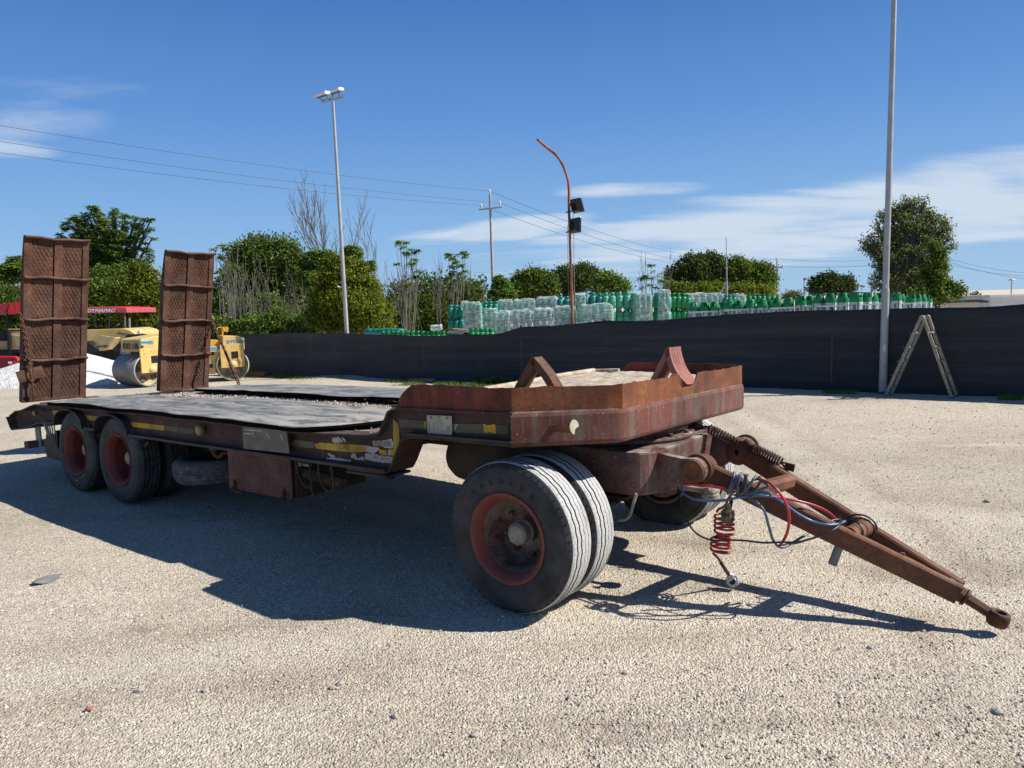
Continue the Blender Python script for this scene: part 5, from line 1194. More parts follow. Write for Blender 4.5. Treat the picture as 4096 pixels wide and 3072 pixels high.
def build_fence():
    xs = np.arange(955, 5601, 9.0); n = len(xs); m = 26; V = []; root = None
    pts = [fence_pt(x) for x in xs]
    sc = 0
    L_ = [0.0]
    for i in range(1, n): L_.append(L_[-1]+(pts[i][0]-pts[i-1][0]).length)
    for i in range(n):
        b, zt = pts[i]; a = pts[max(i-1, 0)][0]; c = pts[min(i+1, n-1)][0]; t = (c-a).normalized(); nn = Vector((t.y, -t.x, 0)); s = L_[i]
        for j in range(m):
            v = j/(m-1); z = -.06+(zt+.06)*v; f = .045*math.sin(s*1.15+2*math.sin(s*.3))*(1-abs(2*v-1)**2)+.045*(float(vnoise(s*1.5+20, v*2.2+5, 1, 31))-.5)+.022*(float(vnoise(s*5+20, v*1.2+5, 1, 32))-.5)+(.03*(float(vnoise(s*3+9, 4, 1, 33))-.5) if j < 3 else 0)
            if j == m-1: z += .008*math.sin(s*3.3)+.006*(random.random()-.5)
            V.append(tuple(b+nn*(f)+Vector((0, 0, z))))
    F = [(i*m+j, (i+1)*m+j, (i+1)*m+j+1, i*m+j+1) for i in range(n-1) for j in range(m-1)]
    me = bpy.data.meshes.new('cloth'); me.from_pydata(V, [], F); me.materials.append(MT('shade_cloth')); [setattr(p, 'use_smooth', True) for p in me.polygons]
    root = thing('fence', 'long fence covered in black shade cloth along the back of the yard', 'fence', tuple(pts[0][0]))
    base = Vector(pts[0][0]); me.transform(Matrix.Translation(-base))
    o = bpy.data.objects.new('cloth', me); COL.objects.link(o); o.parent = root
    md = o.modifiers.new('s', 'SOLIDIFY'); md.thickness = .004
    for v, th in ((.42, .006), (.67, .005)):
        A = []; B = []
        for i in range(n):
            b, zt = pts[i]; a = pts[max(i-1, 0)][0]; c = pts[min(i+1, n-1)][0]; t = (c-a).normalized(); nn = Vector((t.y, -t.x, 0)); s = L_[i]
            j = int(v*(m-1)); p = Vector(V[i*m+j])-base+nn*.006
            dz = .012*math.sin(s*.9); A.append(p+Vector((0, 0, dz))); B.append(p+Vector((0, 0, dz+th)))
        mb = MB(); mb.strip(A, B); mb.build('seam', 'cloth_seam', root)
    for x in (1061, 1460, 1700, 2091, 2423, 2905, 3330, 3740, 4110, 4480, 4900, 5300, 5590):
        b, zt = fence_pt(x); b = b-base; mb = MB(); mb.cyl(b+Vector((0, .05, -.05)), b+Vector((0, .05, zt+.035)), .022, n=10); mb.lathe([(.0, zt+.05), (.02, zt+.047), (.028, zt+.035), (.028, zt+.02)], (b.x, b.y+.05, 0), 'Z', 10); mb.build('fence_post', 'black_lamp', root)
    # torn slits in the cloth
    for px, py, a in ((1766, 1369, .35), (1946, 1463, .2), (1661, 1360, .1)):
        b, zt = fence_pt(px); z = zat(b, px, py); p = b-base+Vector((0, -.05, z)); mb = MB(); mb.poly([(p.x-.012, p.y, p.z-.05), (p.x+.006, p.y, p.z-.055), (p.x+.02, p.y, p.z+.03), (p.x+.012, p.y, p.z+.05), (p.x-.004, p.y, p.z+.02)], (0, .004, 0)); mb.build('tear', 'mach_black', root)
build_fence()

# ---- lamp posts and poles
def pole_pts(base, top, k): return [base.lerp(top, t) for t in k]
b = G(1398, 1507); t = up_from(b, 1332, 405)
P_ = thing('floodlight_pole', 'tall thin galvanised lamp post with two white floodlights, standing before the fence', 'lamp post', tuple(b)); v = t-b
mb = MB(); ks = [0, .35, .70, .93, 1]; rr = [.060, .052, .042, .036, .033]
for i in range(4): mb.cyl(v*ks[i], v*ks[i+1]*1.0, rr[i], rr[i+1]*1.04, n=18)
mb.build('pole', 'galv', P_)
for k, r in ((.93, .040), (.985, .038)): mb = MB(); mb.cyl(v*k, v*(k+.006), r, n=16); mb.build('collar', 'galv', P_)
A = D(1297, 409, (b-CO).dot(_w)*.995)-b; B = D(1366, 382, (b-CO).dot(_w)*1.01)-b; dd = up_from(b, 1332, 397)-b
A = dd+Vector((-.27, -.10, -.075)); B = dd+Vector((.24, .10, .10)); mb = MB(); mb.bar(A, B, .09, .05); mb.build('cross_arm', 'galv_dark', P_)
for s, c in ((0, A.lerp(B, .22)+Vector((-.10, -.02, .13))), (1, A.lerp(B, .74)+Vector((-.05, .05, .17)))):
    R_ = Matrix.Rotation(radians(-14), 3, 'Y') @ Matrix.Rotation(radians(10), 3, 'X') @ Matrix.Rotation(radians(-18), 3, 'Z')
    mb = MB(); mb.box(c, (.36, .30, .055), R_); mb.box(c+R_ @ Vector((.14, 0, .03)), (.09, .26, .04), R_); f = mb.build('floodlight', 'lamp_white', P_, bevel=.012)
    mb = MB(); mb.box(c+R_ @ Vector((-.02, 0, -.031)), (.28, .25, .008), R_); mb.build('lens', 'lamp_dark', f)
    mb = MB(); mb.bar(c+R_ @ Vector((.17, -.1, 0)), A.lerp(B, .3+.5*s), .03, .015); mb.bar(c+R_ @ Vector((-.12, .0, -.02)), A.lerp(B, .05+.5*s), .02, .015); mb.build('lamp_bracket', 'galv_dark', f)
c = up_from(b, 1372, 1147)-b; mb = MB(); mb.cyl(c+Vector((-.14, -.04, .01)), c+Vector((-.04, -.02, -.005)), .024, n=12); mb.bar(c+Vector((-.06, 0, 0)), c, .02, .02); mb.build('security_camera', 'lamp_white', P_)
c = up_from(b, 1388, 1389)-b; mb = MB(); mb.box(c+Vector((-.03, -.05, 0)), (.03, .02, .10)); mb.build('tag', 'mach_black', P_)

b = G(3530, 1573); t = up_from(b, 3577, -10); v = (t-b)*1.35
P_ = thing('lamp_post', 'thick grey lamp post beside the ladder rising past the top edge', 'lamp post', tuple(b))
zc = up_from(b, 3542, 1160)-b; k = zc.z/v.z
mb = MB(); mb.cyl((0, 0, -.05), v*k, .070, .062, n=24); mb.cyl(v*(k-.004), v*(k+.004), .066, .056, n=24); mb.cyl(v*k, v, .053, .035, n=24); mb.build('pole', 'galv', P_)
c = up_from(b, 3530, 1390)-b; mb = MB(); pts = [(c.x+.019*cos(a)*1.0, c.y-.069-.002, c.z+(.045 if sin(a) > 0 else -.045)+.02*sin(a)) for a in [2*pi*i/24 for i in range(24)]]; mb.poly(pts, (0, .014, 0)); mb.build('hatch', 'lamp_white', P_)
c = up_from(b, 3538, 1147)-b; mb = MB(); mb.b2((c.x-.012, c.y-.058, c.z-.03), (c.x+.012, c.y-.05, c.z+.03)); mb.build('label_plate', 'lamp_white', P_)
mb = MB(); mb.bar(v+Vector((-.5, 0, 0)), v+Vector((.5, 0, 0)), .08, .08); mb.box(v+Vector((-.4, -.1, .05)), (.35, .3, .06)); mb.box(v+Vector((.4, -.1, .05)), (.35, .3, .06)); mb.build('floodlight_arm', 'galv_dark', P_)

# rusty bent pole
b = G(2299, 1500); b = D(2298, 1300, 15.6); b.z = 0
path = [(2290, 1294), (2283, 1060), (2276, 832), (2276, 771), (2273, 726), (2264, 693), (2253.7, 665.8), (2238.6, 638.6), (2220.6, 616), (2199.5, 599.5), (2175, 580), (2148, 555.8)]
W_ = [up_from(b, x, y)-b for x, y in path]; P_ = thing('bent_pole', 'rusty bare pole with a curved top and two black floodlights, behind the fence', 'lamp post', tuple(b))
pp = [Vector((0, 0, 0))]+W_[:1]; mb = MB(); k1 = up_from(b, 2287, 1165)-b
mb.tube([Vector((0, 0, 0)), W_[0], k1], .036, 14); mb.tube([k1, k1+Vector((0, 0, .02))], .040, 14); mb.tube([k1]+catmull(W_[1:], 4), .029, 12); mb.build('pole', 'pole_rust', P_)
def flood(cx, cy, tilt, yaw, s=1.0):
    c = up_from(b, cx, cy)-b; R_ = Matrix.Rotation(yaw, 3, 'Z') @ Matrix.Rotation(tilt, 3, 'Y')
    mb = MB(); vs = []
    for x, sy, sz in ((-.02, .16, .145), (.02, .16, .145), (.09, .10, .09), (.10, .09, .08)): vs += [c+R_ @ Vector((-x*s, y*sy*s, z*sz*s)) for y, z in ((-1, -1), (1, -1), (1, 1), (-1, 1))]
    fs = [(0, 1, 2, 3), (12, 13, 14, 15)]
    for k in range(3): fs += [(4*k+i, 4*k+(i+1) % 4, 4*k+4+(i+1) % 4, 4*k+4+i) for i in range(4)]
    mb.add(vs, fs); f = mb.build('floodlight', 'black_lamp', P_, bevel=.006)
    mb = MB(); mb.box(c+R_ @ Vector((.022*s, 0, 0)), (.004, .27*s, .24*s), R_); mb.build('lens', 'glass_dark', f)
    mb = MB()
    for k in range(5): mb.box(c+R_ @ Vector((-.11*s, -.06*s+.03*k*s, 0)), (.02*s, .006, .14*s), R_)
    mb.build('cooling_fin', 'black_lamp', f)
    mb = MB(); p = up_from(b, 2278, cy+28)-b; mb.bar(p+Vector((-.08, -.03, 0)), c+Vector((0, 0, -.09)), .03, .025); mb.build('lamp_bracket', 'black_lamp', f)
flood(2309, 822, radians(-18), radians(35), 1.05); flood(2303, 902, radians(2), radians(30), 1.1)
mb = MB(); mb.tube([up_from(b, 2294, 935)-b, up_from(b, 2298, 1150)-b, up_from(b, 2305, 1294)-b, up_from(b, 2307, 1400)-b], .006, 5); mb.tube([up_from(b, 2270, 900)-b, up_from(b, 2273, 1150)-b, up_from(b, 2281, 1294)-b], .005, 5); mb.tube(catmull([up_from(b, 2297, 852)-b, up_from(b, 2286, 885)-b, up_from(b, 2272, 905)-b], 4), .006, 5); mb.build('cable', 'cable_grey', P_)

# concrete utility poles with insulators
def utility(px, ytop, z, rtop, rb, arm, ins, label, lean=0, conc='concrete_pole'):
    t = D(px, ytop, z); b = Vector((t.x-lean, t.y, 0)); P_ = thing('utility_pole', label, 'utility pole', tuple(b)); s = z/FPX
    mb = MB(); mb.cyl((0, 0, 0), t-b, rb, rtop, n=14); mb.build('pole', conc, P_)
    if arm:
        a = D(*arm[0], z)-b; c = D(*arm[1], z)-b; mb = MB(); mb.bar(a, c, 5*s, 5*s); mb.build('cross_arm', conc, P_)
    pts = []
    for x, y in ins:
        p = D(x, y, z)-b; mb = MB(); mb.lathe([(2*s, -12*s), (2.5*s, -8*s), (6*s, -7*s), (3*s, -4*s), (6*s, -2*s), (3*s, 1*s), (5.5*s, 3*s), (3*s, 5*s), (0, 7*s)], p, 'Z', 12); mb.build('insulator', 'insulator', P_); pts.append(p+b)
    return pts
U1 = utility(1959, 778, 46, .068, .12, ((1916, 839), (2006, 829)), ((1958, 764), (1924, 822), (1999, 811)), 'concrete power pole with three insulators behind the gas cylinders')
U2 = utility(3108, 1040, 95, .09, .15, ((3085, 1071), (3133, 1069)), ((3108, 1036), (3088, 1065), (3131, 1062)), 'small far power pole between two trees')
U3 = utility(3483, 1112, 110, .10, .17, ((3468, 1130), (3500, 1127)), (), 'leaning wooden power pole left of the tall tree', lean=-.3)
U4 = utility(3735, 1020, 100, .09, .15, ((3715, 1040), (3757, 1038)), ((3735, 1015), (3718, 1034), (3755, 1031)), 'far power pole hidden in the tall tree on the right')
def wire(a, c, sag, label, r=.012, n=24, group='power lines'):
    P = [Vector(a).lerp(Vector(c), i/n)-Vector((0, 0, sag*4*(i/n)*(1-i/n))) for i in range(n+1)]; mb = MB(); mb.tube(P, r, 4, caps=False); o = mb.build('power_line', 'wire_dark'); tag(o, label, 'power line', group); return o
for k, ((x0, y0), lab) in enumerate((((-220, 466), 'topmost power line running left from the concrete pole'), ((-220, 532), 'middle power line running left from the concrete pole'), ((-220, 580), 'lowest power line running left from the concrete pole'))):
    wire(D(x0, y0, 26), U1[(0, 2, 1)[k]], .25, lab, .011, 40)
for k in range(3): wire(U1[k], U2[k], 1.7, ['top power line sagging right of the concrete pole', 'left wire sagging right of the concrete pole', 'right wire sagging right of the concrete pole'][k], .014, 40)
for k in range(3): wire(U2[k], U4[k], .6, ['top wire from the small far pole to the tall tree', 'lower wire from the small far pole to the tall tree', 'middle wire from the small far pole to the tall tree'][k], .02)
for k in range(3): wire(U4[k], D(4300, (1098, 1108, 1128)[k], 80), .8, ['upper wire right of the tall tree', 'middle wire right of the tall tree', 'lower wire right of the tall tree'][k], .018)
wire(D(1850, 1085, 120), D(2700, 1118, 120), .3, 'faint distant wire behind the round trees', .02)
wire(D(2400, 1120, 120), D(2700, 1112, 120), .3, 'faint second distant wire behind the trees', .02)
def small_post(px, y0, y1, z, r, label, kind):
    t = D(px, y0, z); b = Vector((t.x, t.y, 0)); s = z/FPX; P_ = thing('lamp_post', label, 'lamp post', tuple(b)); t = t-b
    mb = MB(); mb.cyl((0, 0, 0), t, r, r*.8, n=10); mb.build('pole', 'galv', P_)
    if kind == 'flat': mb = MB(); mb.box(t+Vector((0, 0, 2*s)), (18*s, 10*s, 5*s), Matrix.Rotation(.2, 3, 'Y')); mb.build('lamp_head', 'lamp_dark', P_)
    elif kind == 'mush': mb = MB(); mb.lathe([(3*s, -4*s), (10*s, -1*s), (11*s, 3*s), (5*s, 7*s), (0, 8*s)], t, 'Z', 14); mb.build('lamp_head', 'lamp_white', P_)
    elif kind == 'flood': mb = MB(); mb.box(t+Vector((2*s, 0, -2*s)), (10*s, 8*s, 7*s), Matrix.Rotation(-.4, 3, 'Y')); mb.box(t+Vector((3*s, 0, -36*s)), (7*s, 6*s, 7*s)); mb.build('lamp_head', 'lamp_dark', P_)
small_post(3217, 1114, 1180, 60, .06, 'thin far lamp post left of the round tree', 'flood')
small_post(3448, 1147, 1170, 70, .05, 'short far lamp post just left of the leaning pole', 'flat')
small_post(4047, 1122, 1180, 60, .05, 'far lamp post with a mushroom head above the white building', 'mush')
t = D(2905, 950, 28); b = Vector((t.x, t.y, 0)); P_ = thing('antenna_mast', 'thin pale mast standing among the green cylinders', 'mast', tuple(b)); mb = MB(); mb.cyl((0, 0, 0), (D(2907, 1125, 28)-b), .045, n=10); mb.cyl(D(2907, 1125, 28)-b, t-b, .026, .014, n=8); mb.build('mast', 'galv', P_)
mb = MB(); mb.tube([D(2906, 1122, 28)-b, D(2895, 1150, 28)-b, D(2882, 1170, 28)-b], .012, 5); mb.build('guy_rope', 'lamp_white', P_)

# ---- ladder
def ladder():
    fl, fr = G(3541, 1587), G(3808, 1594); w = (G(3569, 1578)-fl); w = w.normalized()*.29
    ap = AtY(3688, 1270, (fl+fr)/2, (0, 1, 0)); base = (fl+fr)/2
    R_ = thing('step_ladder', 'dusty aluminium folding ladder set up as an A against the dark fence', 'ladder', tuple(base))
    fl -= base; fr -= base; ap -= base; wn = w.normalized()
    for foot, sg in ((fl, -1), (fr, 1)):
        top = ap+Vector((sg*.028, 0, -.02)); d = (top-foot); dn = d.normalized()
        for k, o in ((0, Vector()), (1, w)):
            mb = MB(); mb.bar(foot+o, top+o, .020, .050, up=wn.cross(dn), ch=.1); a = mb.build('stile', 'ladder_alu', R_)
            o2 = wn*(.022 if k == 0 else -.022)
            mb = MB(); mb.bar(foot+o+o2+d*.30, foot+o+o2+d*.98, .016, .042, up=wn.cross(dn)); mb.build('inner_stile', 'ladder_alu', R_)
            mb = MB(); mb.bar(foot+o-dn*.015, foot+o+dn*.03, .032, .062, up=wn.cross(dn)); mb.build('rubber_foot', 'plastic_blue' if k == 0 else 'mach_grey', R_)
        for j, tt in enumerate((.12, .29, .465, .64, .82)):
            p = foot+d*tt; mb = MB(); mb.bar(p-wn*.02, p+w+wn*.02, .030, .022, up=dn); mb.build('rung', 'ladder_alu', R_)
            q = p-wn*.03+Vector((sg*.03, 0, 0)); mb = MB(); mb.bar(q, q+Vector((sg*.035, 0, -.002)), .014, .016); mb.build('knob', 'plastic_blue' if (sg < 0 or j > 2) and j != 0 else 'mach_grey', R_)
            if j in (3, 4): mb = MB(); mb.cyl(p-wn*.032, p-wn*.018, .012, n=10); mb.build('bolt', 'lamp_white' if j == 4 else 'ladder_alu', R_)
    for o in (Vector(), w):
        mb = MB(); c = ap+o+Vector((0, 0, -.005)); mb.cyl(c-wn*.03, c+wn*.03, .042, n=20); mb.bar(c+Vector((-.055, 0, -.07)), c, .03, .05, up=wn); mb.bar(c+Vector((.055, 0, -.07)), c, .03, .05, up=wn); mb.build('hinge', 'ladder_alu', R_)
ladder()

# ---- distant buildings
def house(name, pts_roof, pts_wall, z, dz, mr, mw, label, cat='building'):
    b = D(*pts_wall[0], z); R_ = thing(name, label, cat, (b.x, b.y, 0)); off = Matrix.Translation(-Vector((b.x, b.y, 0)))
    P = [D(x, y, z) for x, y in pts_wall]; lo = [Vector((p.x, p.y, 0)) for p in P]
    mb = MB(); mb.poly([P[0], P[1], Vector((P[1].x, P[1].y, 0)), Vector((P[0].x, P[0].y, 0))], WH*dz); o = mb.build('wall', mw, R_); o.data.transform(off)
    mb = MB(); ppoly(mb, pts_roof, z-.15, dz+.3); o = mb.build('roof', mr, R_); o.data.transform(off)
    return R_, off
house('shed', [(3712, 1205), (3735, 1207), (3920, 1198), (3955, 1203), (3955, 1211), (3920, 1208), (3722, 1214), (3712, 1212)], [(3722, 1212), (3918, 1206)], 40, 6, 'roof_dark', 'house_wall', 'low white shed with a dark flat roof behind the fence')
R_, off = house('warehouse', [(3961, 1180), (4200, 1174), (4200, 1182), (3961, 1188)], [(3963, 1186), (4200, 1180)], 42, 9, 'guard_white', 'white_box', 'large plain white building at the right edge behind the fence')
R_, off = house('house', [(1542, 1196), (1556, 1178), (1612, 1180), (1624, 1197)], [(1550, 1194), (1616, 1195)], 62, 6, 'roof_orange', 'house_wall', 'small far house with an orange roof among the saplings')
mb = MB(); pbox(mb, 1562, 1197, 1574, 1207, 61.8, .1); o = mb.build('window', 'glass_dark', R_); o.data.transform(off)
def barrier():
    R_ = thing('road_barrier', 'long white road barrier glimpsed through the hedge', 'barrier', tuple(D(500, 1160, 46)*1.0)); off = Matrix.Translation(-D(500, 1160, 46))
    mb = MB(); ppoly(mb, [(-200, 1129), (1250, 1184), (1250, 1191), (-200, 1137)], 46, .2); o = mb.build('rail', 'guard_white', R_); o.data.transform(off)
    mb = MB(); P = [D(-200, 1146, 46.3), D(1250, 1198, 46.3)]; mb.poly([P[0], P[1], Vector((P[1].x, P[1].y, 0)), Vector((P[0].x, P[0].y, 0))], WH*.3); o = mb.build('parapet', 'concrete_pole', R_); o.data.transform(off)
barrier()

# ---- heap of white gravel
def heap():
    c = D(265, 1500, 20.6); c.z = 0; n = 90; xs = np.linspace(-3.4, 3.4, n); ys = np.linspace(-2.2, 2.6, n); X, Y = np.meshgrid(xs, ys, indexing='ij')
    r = np.sqrt((X/2.9)**2+(Y/1.9)**2); Z = 1.02*np.clip(1-r, 0, 1)**.82; Z = np.minimum(Z, .90+.05*vnoise(X*2+20, Y*2+20, 1, 41))
    ph = vnoise(X*1.4+30, Y*1.4+30, 1, 42); Z = Z*(.86+.2*ph)+.018*vnoise(X*12+80, Y*12+80, 1, 43)-.03+np.where(r > 1, -.05, 0)
    Z -= .35*np.exp(-((X-.9)/.5)**2-((Y+1.6)/.35)**2)*0
    V = np.stack([X, Y, Z], -1).reshape(-1, 3); i, j = np.meshgrid(np.arange(n-1), np.arange(n-1), indexing='ij'); a = (i*n+j).ravel(); F = np.stack([a, a+n, a+n+1, a+1], -1)
    o = bpy.data.objects.new('gravel_heap', raw_mesh('gravel_heap', V, F, 'heap_gravel', smooth=True)); COL.objects.link(o); o.location = c; tag(o, 'heap of white gravel behind the trailer ramps', 'gravel heap')
heap()

# ---- tandem road roller
def _px(p):
    v = Vector(p)-CO; return 2048+FPX*v.dot(_r)/v.dot(_w)
def roller():
    r = .42; a = G(599, 1481, r); c = G(932, 1468, r); a.z = c.z = r
    ax = Vector((cos(radians(28)), sin(radians(28)), 0)); c = None
    best = min(((abs(_px(a+ax*w)-932), w) for w in [1.2+.01*i for i in range(220)])); wb = best[1]; c = a+ax*wb; ay = Vector((-ax.y, ax.x, 0)); 
    M = Matrix(((ax.x, ay.x, 0, a.x), (ax.y, ay.y, 0, a.y), (0, 0, 1, 0), (0, 0, 0, 1))); MI = M.inverted()
    R_ = thing('road_roller', 'yellow tandem road roller with blue stripes parked beside the gravel heap', 'road roller', matrix=M)
    def q(X, Y, off=0.0):
        p = MI @ AtY(400+X*.2821, 1200+Y*.2821, a+ay*off, ay); return p
    def pl(name, pts, y0, dy, mat, bevel=.008, parent=None):
        P = [q(x, y, y0) for x, y in pts]; mb = MB(); mb.poly([(p.x, y0, p.z) for p in P], (0, dy, 0)); return mb.build(name, mat, parent or R_, bevel=bevel)
    W = 1.0; LEFT = []
    before = set(bpy.data.objects)
    for x in (0, wb):
        mb = MB(); mb.lathe([(r-.03, .0), (r, .0), (r, W), (r-.03, W)], (x, 0, r), 'Y', 56, mi=0); mb.lathe([(r-.03, W), (r-.03, 0)], (x, 0, r), 'Y', 56, mi=0)
        d = mb.build('drum', 'drum_steel', R_); mb = MB(); mb.lathe([(r-.03, -.003), (r+.001, -.003), (r+.001, .012)], (x, 0, r), 'Y', 56); mb.build('drum_edge', 'drum_edge', d)
        mb = MB(); mb.lathe([(0, .16), (.36, .16), (.392, .12)], (x, 0, r), 'Y', 40); mb.build('drum_web', 'mach_tan', d)
        for k in range(5):
            an = 2*pi*k/5+.5; mb = MB(); mb.cyl((x+.25*cos(an), .13, r+.25*sin(an)), (x+.25*cos(an), .155, r+.25*sin(an)), .075, n=18); mb.build('opening', 'mach_grey', d)
    # left hood and rear grille face
    x0 = q(572, 530, .04).x; x1 = x0+.80; z0 = q(572, 735, .04).z; z1 = q(572, 560, .04).z
    mb = MB(); mb.poly([(x0, .04, z0), (x1, .04, z0+.06), (x1, .04, z1+.10), (x0+.08, .04, z1+.03), (x0, .04, z1)], (0, .92, 0)); H = mb.build('hood', 'mach_yellow', R_, bevel=.015)
    zc = (z0+z1)/2; h = z1-z0
    mb = MB(); mb.b2((x0-.012, .16, zc-h*.38), (x0-.002, .84, zc+h*.34)); g = mb.build('rear_panel', 'mach_tan', R_)
    for y in (.20, .80): mb = MB(); mb.b2((x0-.02, y-.035, zc-h*.25), (x0-.012, y+.035, zc+h*.2)); mb.build('vent', 'mach_black', g)
    text_mesh('3IT: LI', .19, 'text_brown', 'lettering', g, basis((x0-.020, .50, zc-.02), (0, -1, 0), (0, 0, 1)), .004, bold=.004)
    pl('stripe', [(570, 578), (700, 580), (700, 620), (570, 622)], .034, .008, 'blue_stripe', 0)
    mb = MB(); p = q(635, 601, .034); mb.bar((p.x-.16, .031, p.z), (p.x+.16, .031, p.z), .006, .01); mb.build('stripe_line', 'text_black', R_)
    p = q(742, 602, .034); text_mesh('GR', .12, 'blue_stripe', 'lettering', R_, basis((p.x, .030, p.z), (1, 0, 0), (0, 0, 1)), .003, bold=.003)
    p = q(604, 658, .03); mb = MB(); mb.lathe([(0, -.03), (.03, -.02), (.035, .01)], (p.x, .04, p.z), 'Y', 14); mb.build('headlight', 'glass_dark', R_)
    for (xx, k) in ((q(740, 900).x, 0), (q(1885, 900).x, 1)):
        zt = q(1885, 625).z; w2 = .30
        mb = MB(); mb.poly([(xx-w2, -.03, zt), (xx+w2, -.03, zt+.02), (xx+w2*1.02, -.03, zt-.42), (xx+w2*.95, -.03, r-.06), (xx-w2, -.03, r-.06)], (0, .05, 0)); y_ = mb.build('drum_yoke', 'mach_yellow', R_, bevel=.006)
        for dx, dz in ((-.2, -.05), (-.2, -.15), (.0, -.09), (.2, -.08), (-.14, -.22), (.12, -.2)): mb = MB(); mb.lathe([(0, -.036), (.012, -.034), (.014, -.03)], (xx+dx, 0, zt+dz), 'Y', 8); mb.build('bolt', 'mach_grey', y_)
        mb = MB(); mb.b2((xx-.02, -.04, zt-.38), (xx+.15, -.031, zt-.20)); mb.build('slot', 'mach_black', y_)
        mb = MB(); mb.lathe([(0, -.05), (.10, -.045), (.11, .02)], (xx, 0, r+.02), 'Y', 20); mb.bar((xx, -.03, r), (xx, -.03, .06), .03, .12); mb.build('hub', 'mach_yellow_pale', R_)
    for k in range(12):
        an = 2*pi*k/12; mb = MB(); mb.lathe([(0, -.037), (.010, -.036)], (q(1885, 920).x+.15*cos(an), 0, q(1885, 920).z+.15*sin(an)), 'Y', 8); mb.build('bolt', 'mach_grey', R_)
    # the rear module is steered: turn it about its near drum end
    RZ = Matrix.Rotation(radians(30), 4, 'Z')
    for o in list(R_.children):
        cxx = sum((Vector(cn)[0] for cn in o.bound_box))/8
        if cxx < wb*.5: o.data = o.data.copy(); o.matrix_basis = RZ @ o.matrix_basis
    # centre frame
    pl('centre_frame', [(1120, 660), (1735, 650), (1735, 830), (1645, 860), (1640, 1050), (1120, 1050)], .12, .75, 'mach_yellow', .01)
    pl('slot', [(1530, 735), (1620, 735), (1620, 782), (1530, 782)], .112, .01, 'mach_black', 0); pl('slot', [(1530, 908), (1600, 908), (1600, 962), (1530, 962)], .112, .01, 'mach_black', 0)
    pl('stripe', [(1525, 668), (1700, 665), (1690, 705), (1525, 710)], .110, .012, 'blue_stripe', 0)
    pl('deck_step', [(1300, 560), (1700, 570), (1760, 600), (1740, 650), (1300, 650)], .15, .7, 'mach_orange', .01)
    pl('seat', [(1330, 560), (1560, 560), (1560, 500), (1500, 495), (1480, 540), (1330, 545)], .35, .4, 'mach_black', .02)
    # right hood
    pl('hood', [(1740, 515), (1780, 508), (1990, 518), (2045, 545), (2052, 700), (1998, 700), (1995, 640), (1780, 625), (1740, 640)], .02, .92, 'mach_yellow', .012)
    pl('stripe', [(1795, 565), (1832, 566), (1832, 606), (1797, 604)], .012, .01, 'blue_stripe', 0); pl('stripe', [(1998, 566), (2044, 565), (2046, 600), (1998, 606)], .012, .01, 'blue_stripe', 0)
    p = q(1915, 586, .01); text_mesh('DTV100', .115, 'blue_stripe', 'lettering', R_, basis((p.x, .012, p.z), (1, 0, .02), (0, 0, 1)), .003, bold=.002, sx=.95)
    # steering bracket, lamp
    mb = MB(); P = [q(x, y, .4) for x, y in ((1662, 520), (1660, 400), (1685, 390), (1810, 390))]; mb.tube([(p.x, .4, p.z) for p in P], .018, 8); p = q(1775, 412, .4); mb.b2((p.x-.09, .38, p.z-.07), (p.x+.08, .42, p.z+.06)); p2 = q(1738, 470, .4); mb.b2((p2.x-.02, .38, p2.z-.2), (p2.x+.02, .42, p2.z+.15)); mb.build('steering_bracket', 'mach_orange', R_)
    mb = MB(); p = q(1970, 870, .0); mb.tube([(p.x+.05*cos(t), -.06, p.z+.11*sin(t)) for t in [-pi/2+pi*k/8 for k in range(9)]], .014, 6); mb.build('grab_handle', 'mach_yellow_pale', R_)
    mb = MB(); mb.b2((x0+.05, .1, 2*r-.01), (x0+.7, .95, 2*r+.05)); mb.build('scraper', 'mach_black', R_)
roller()

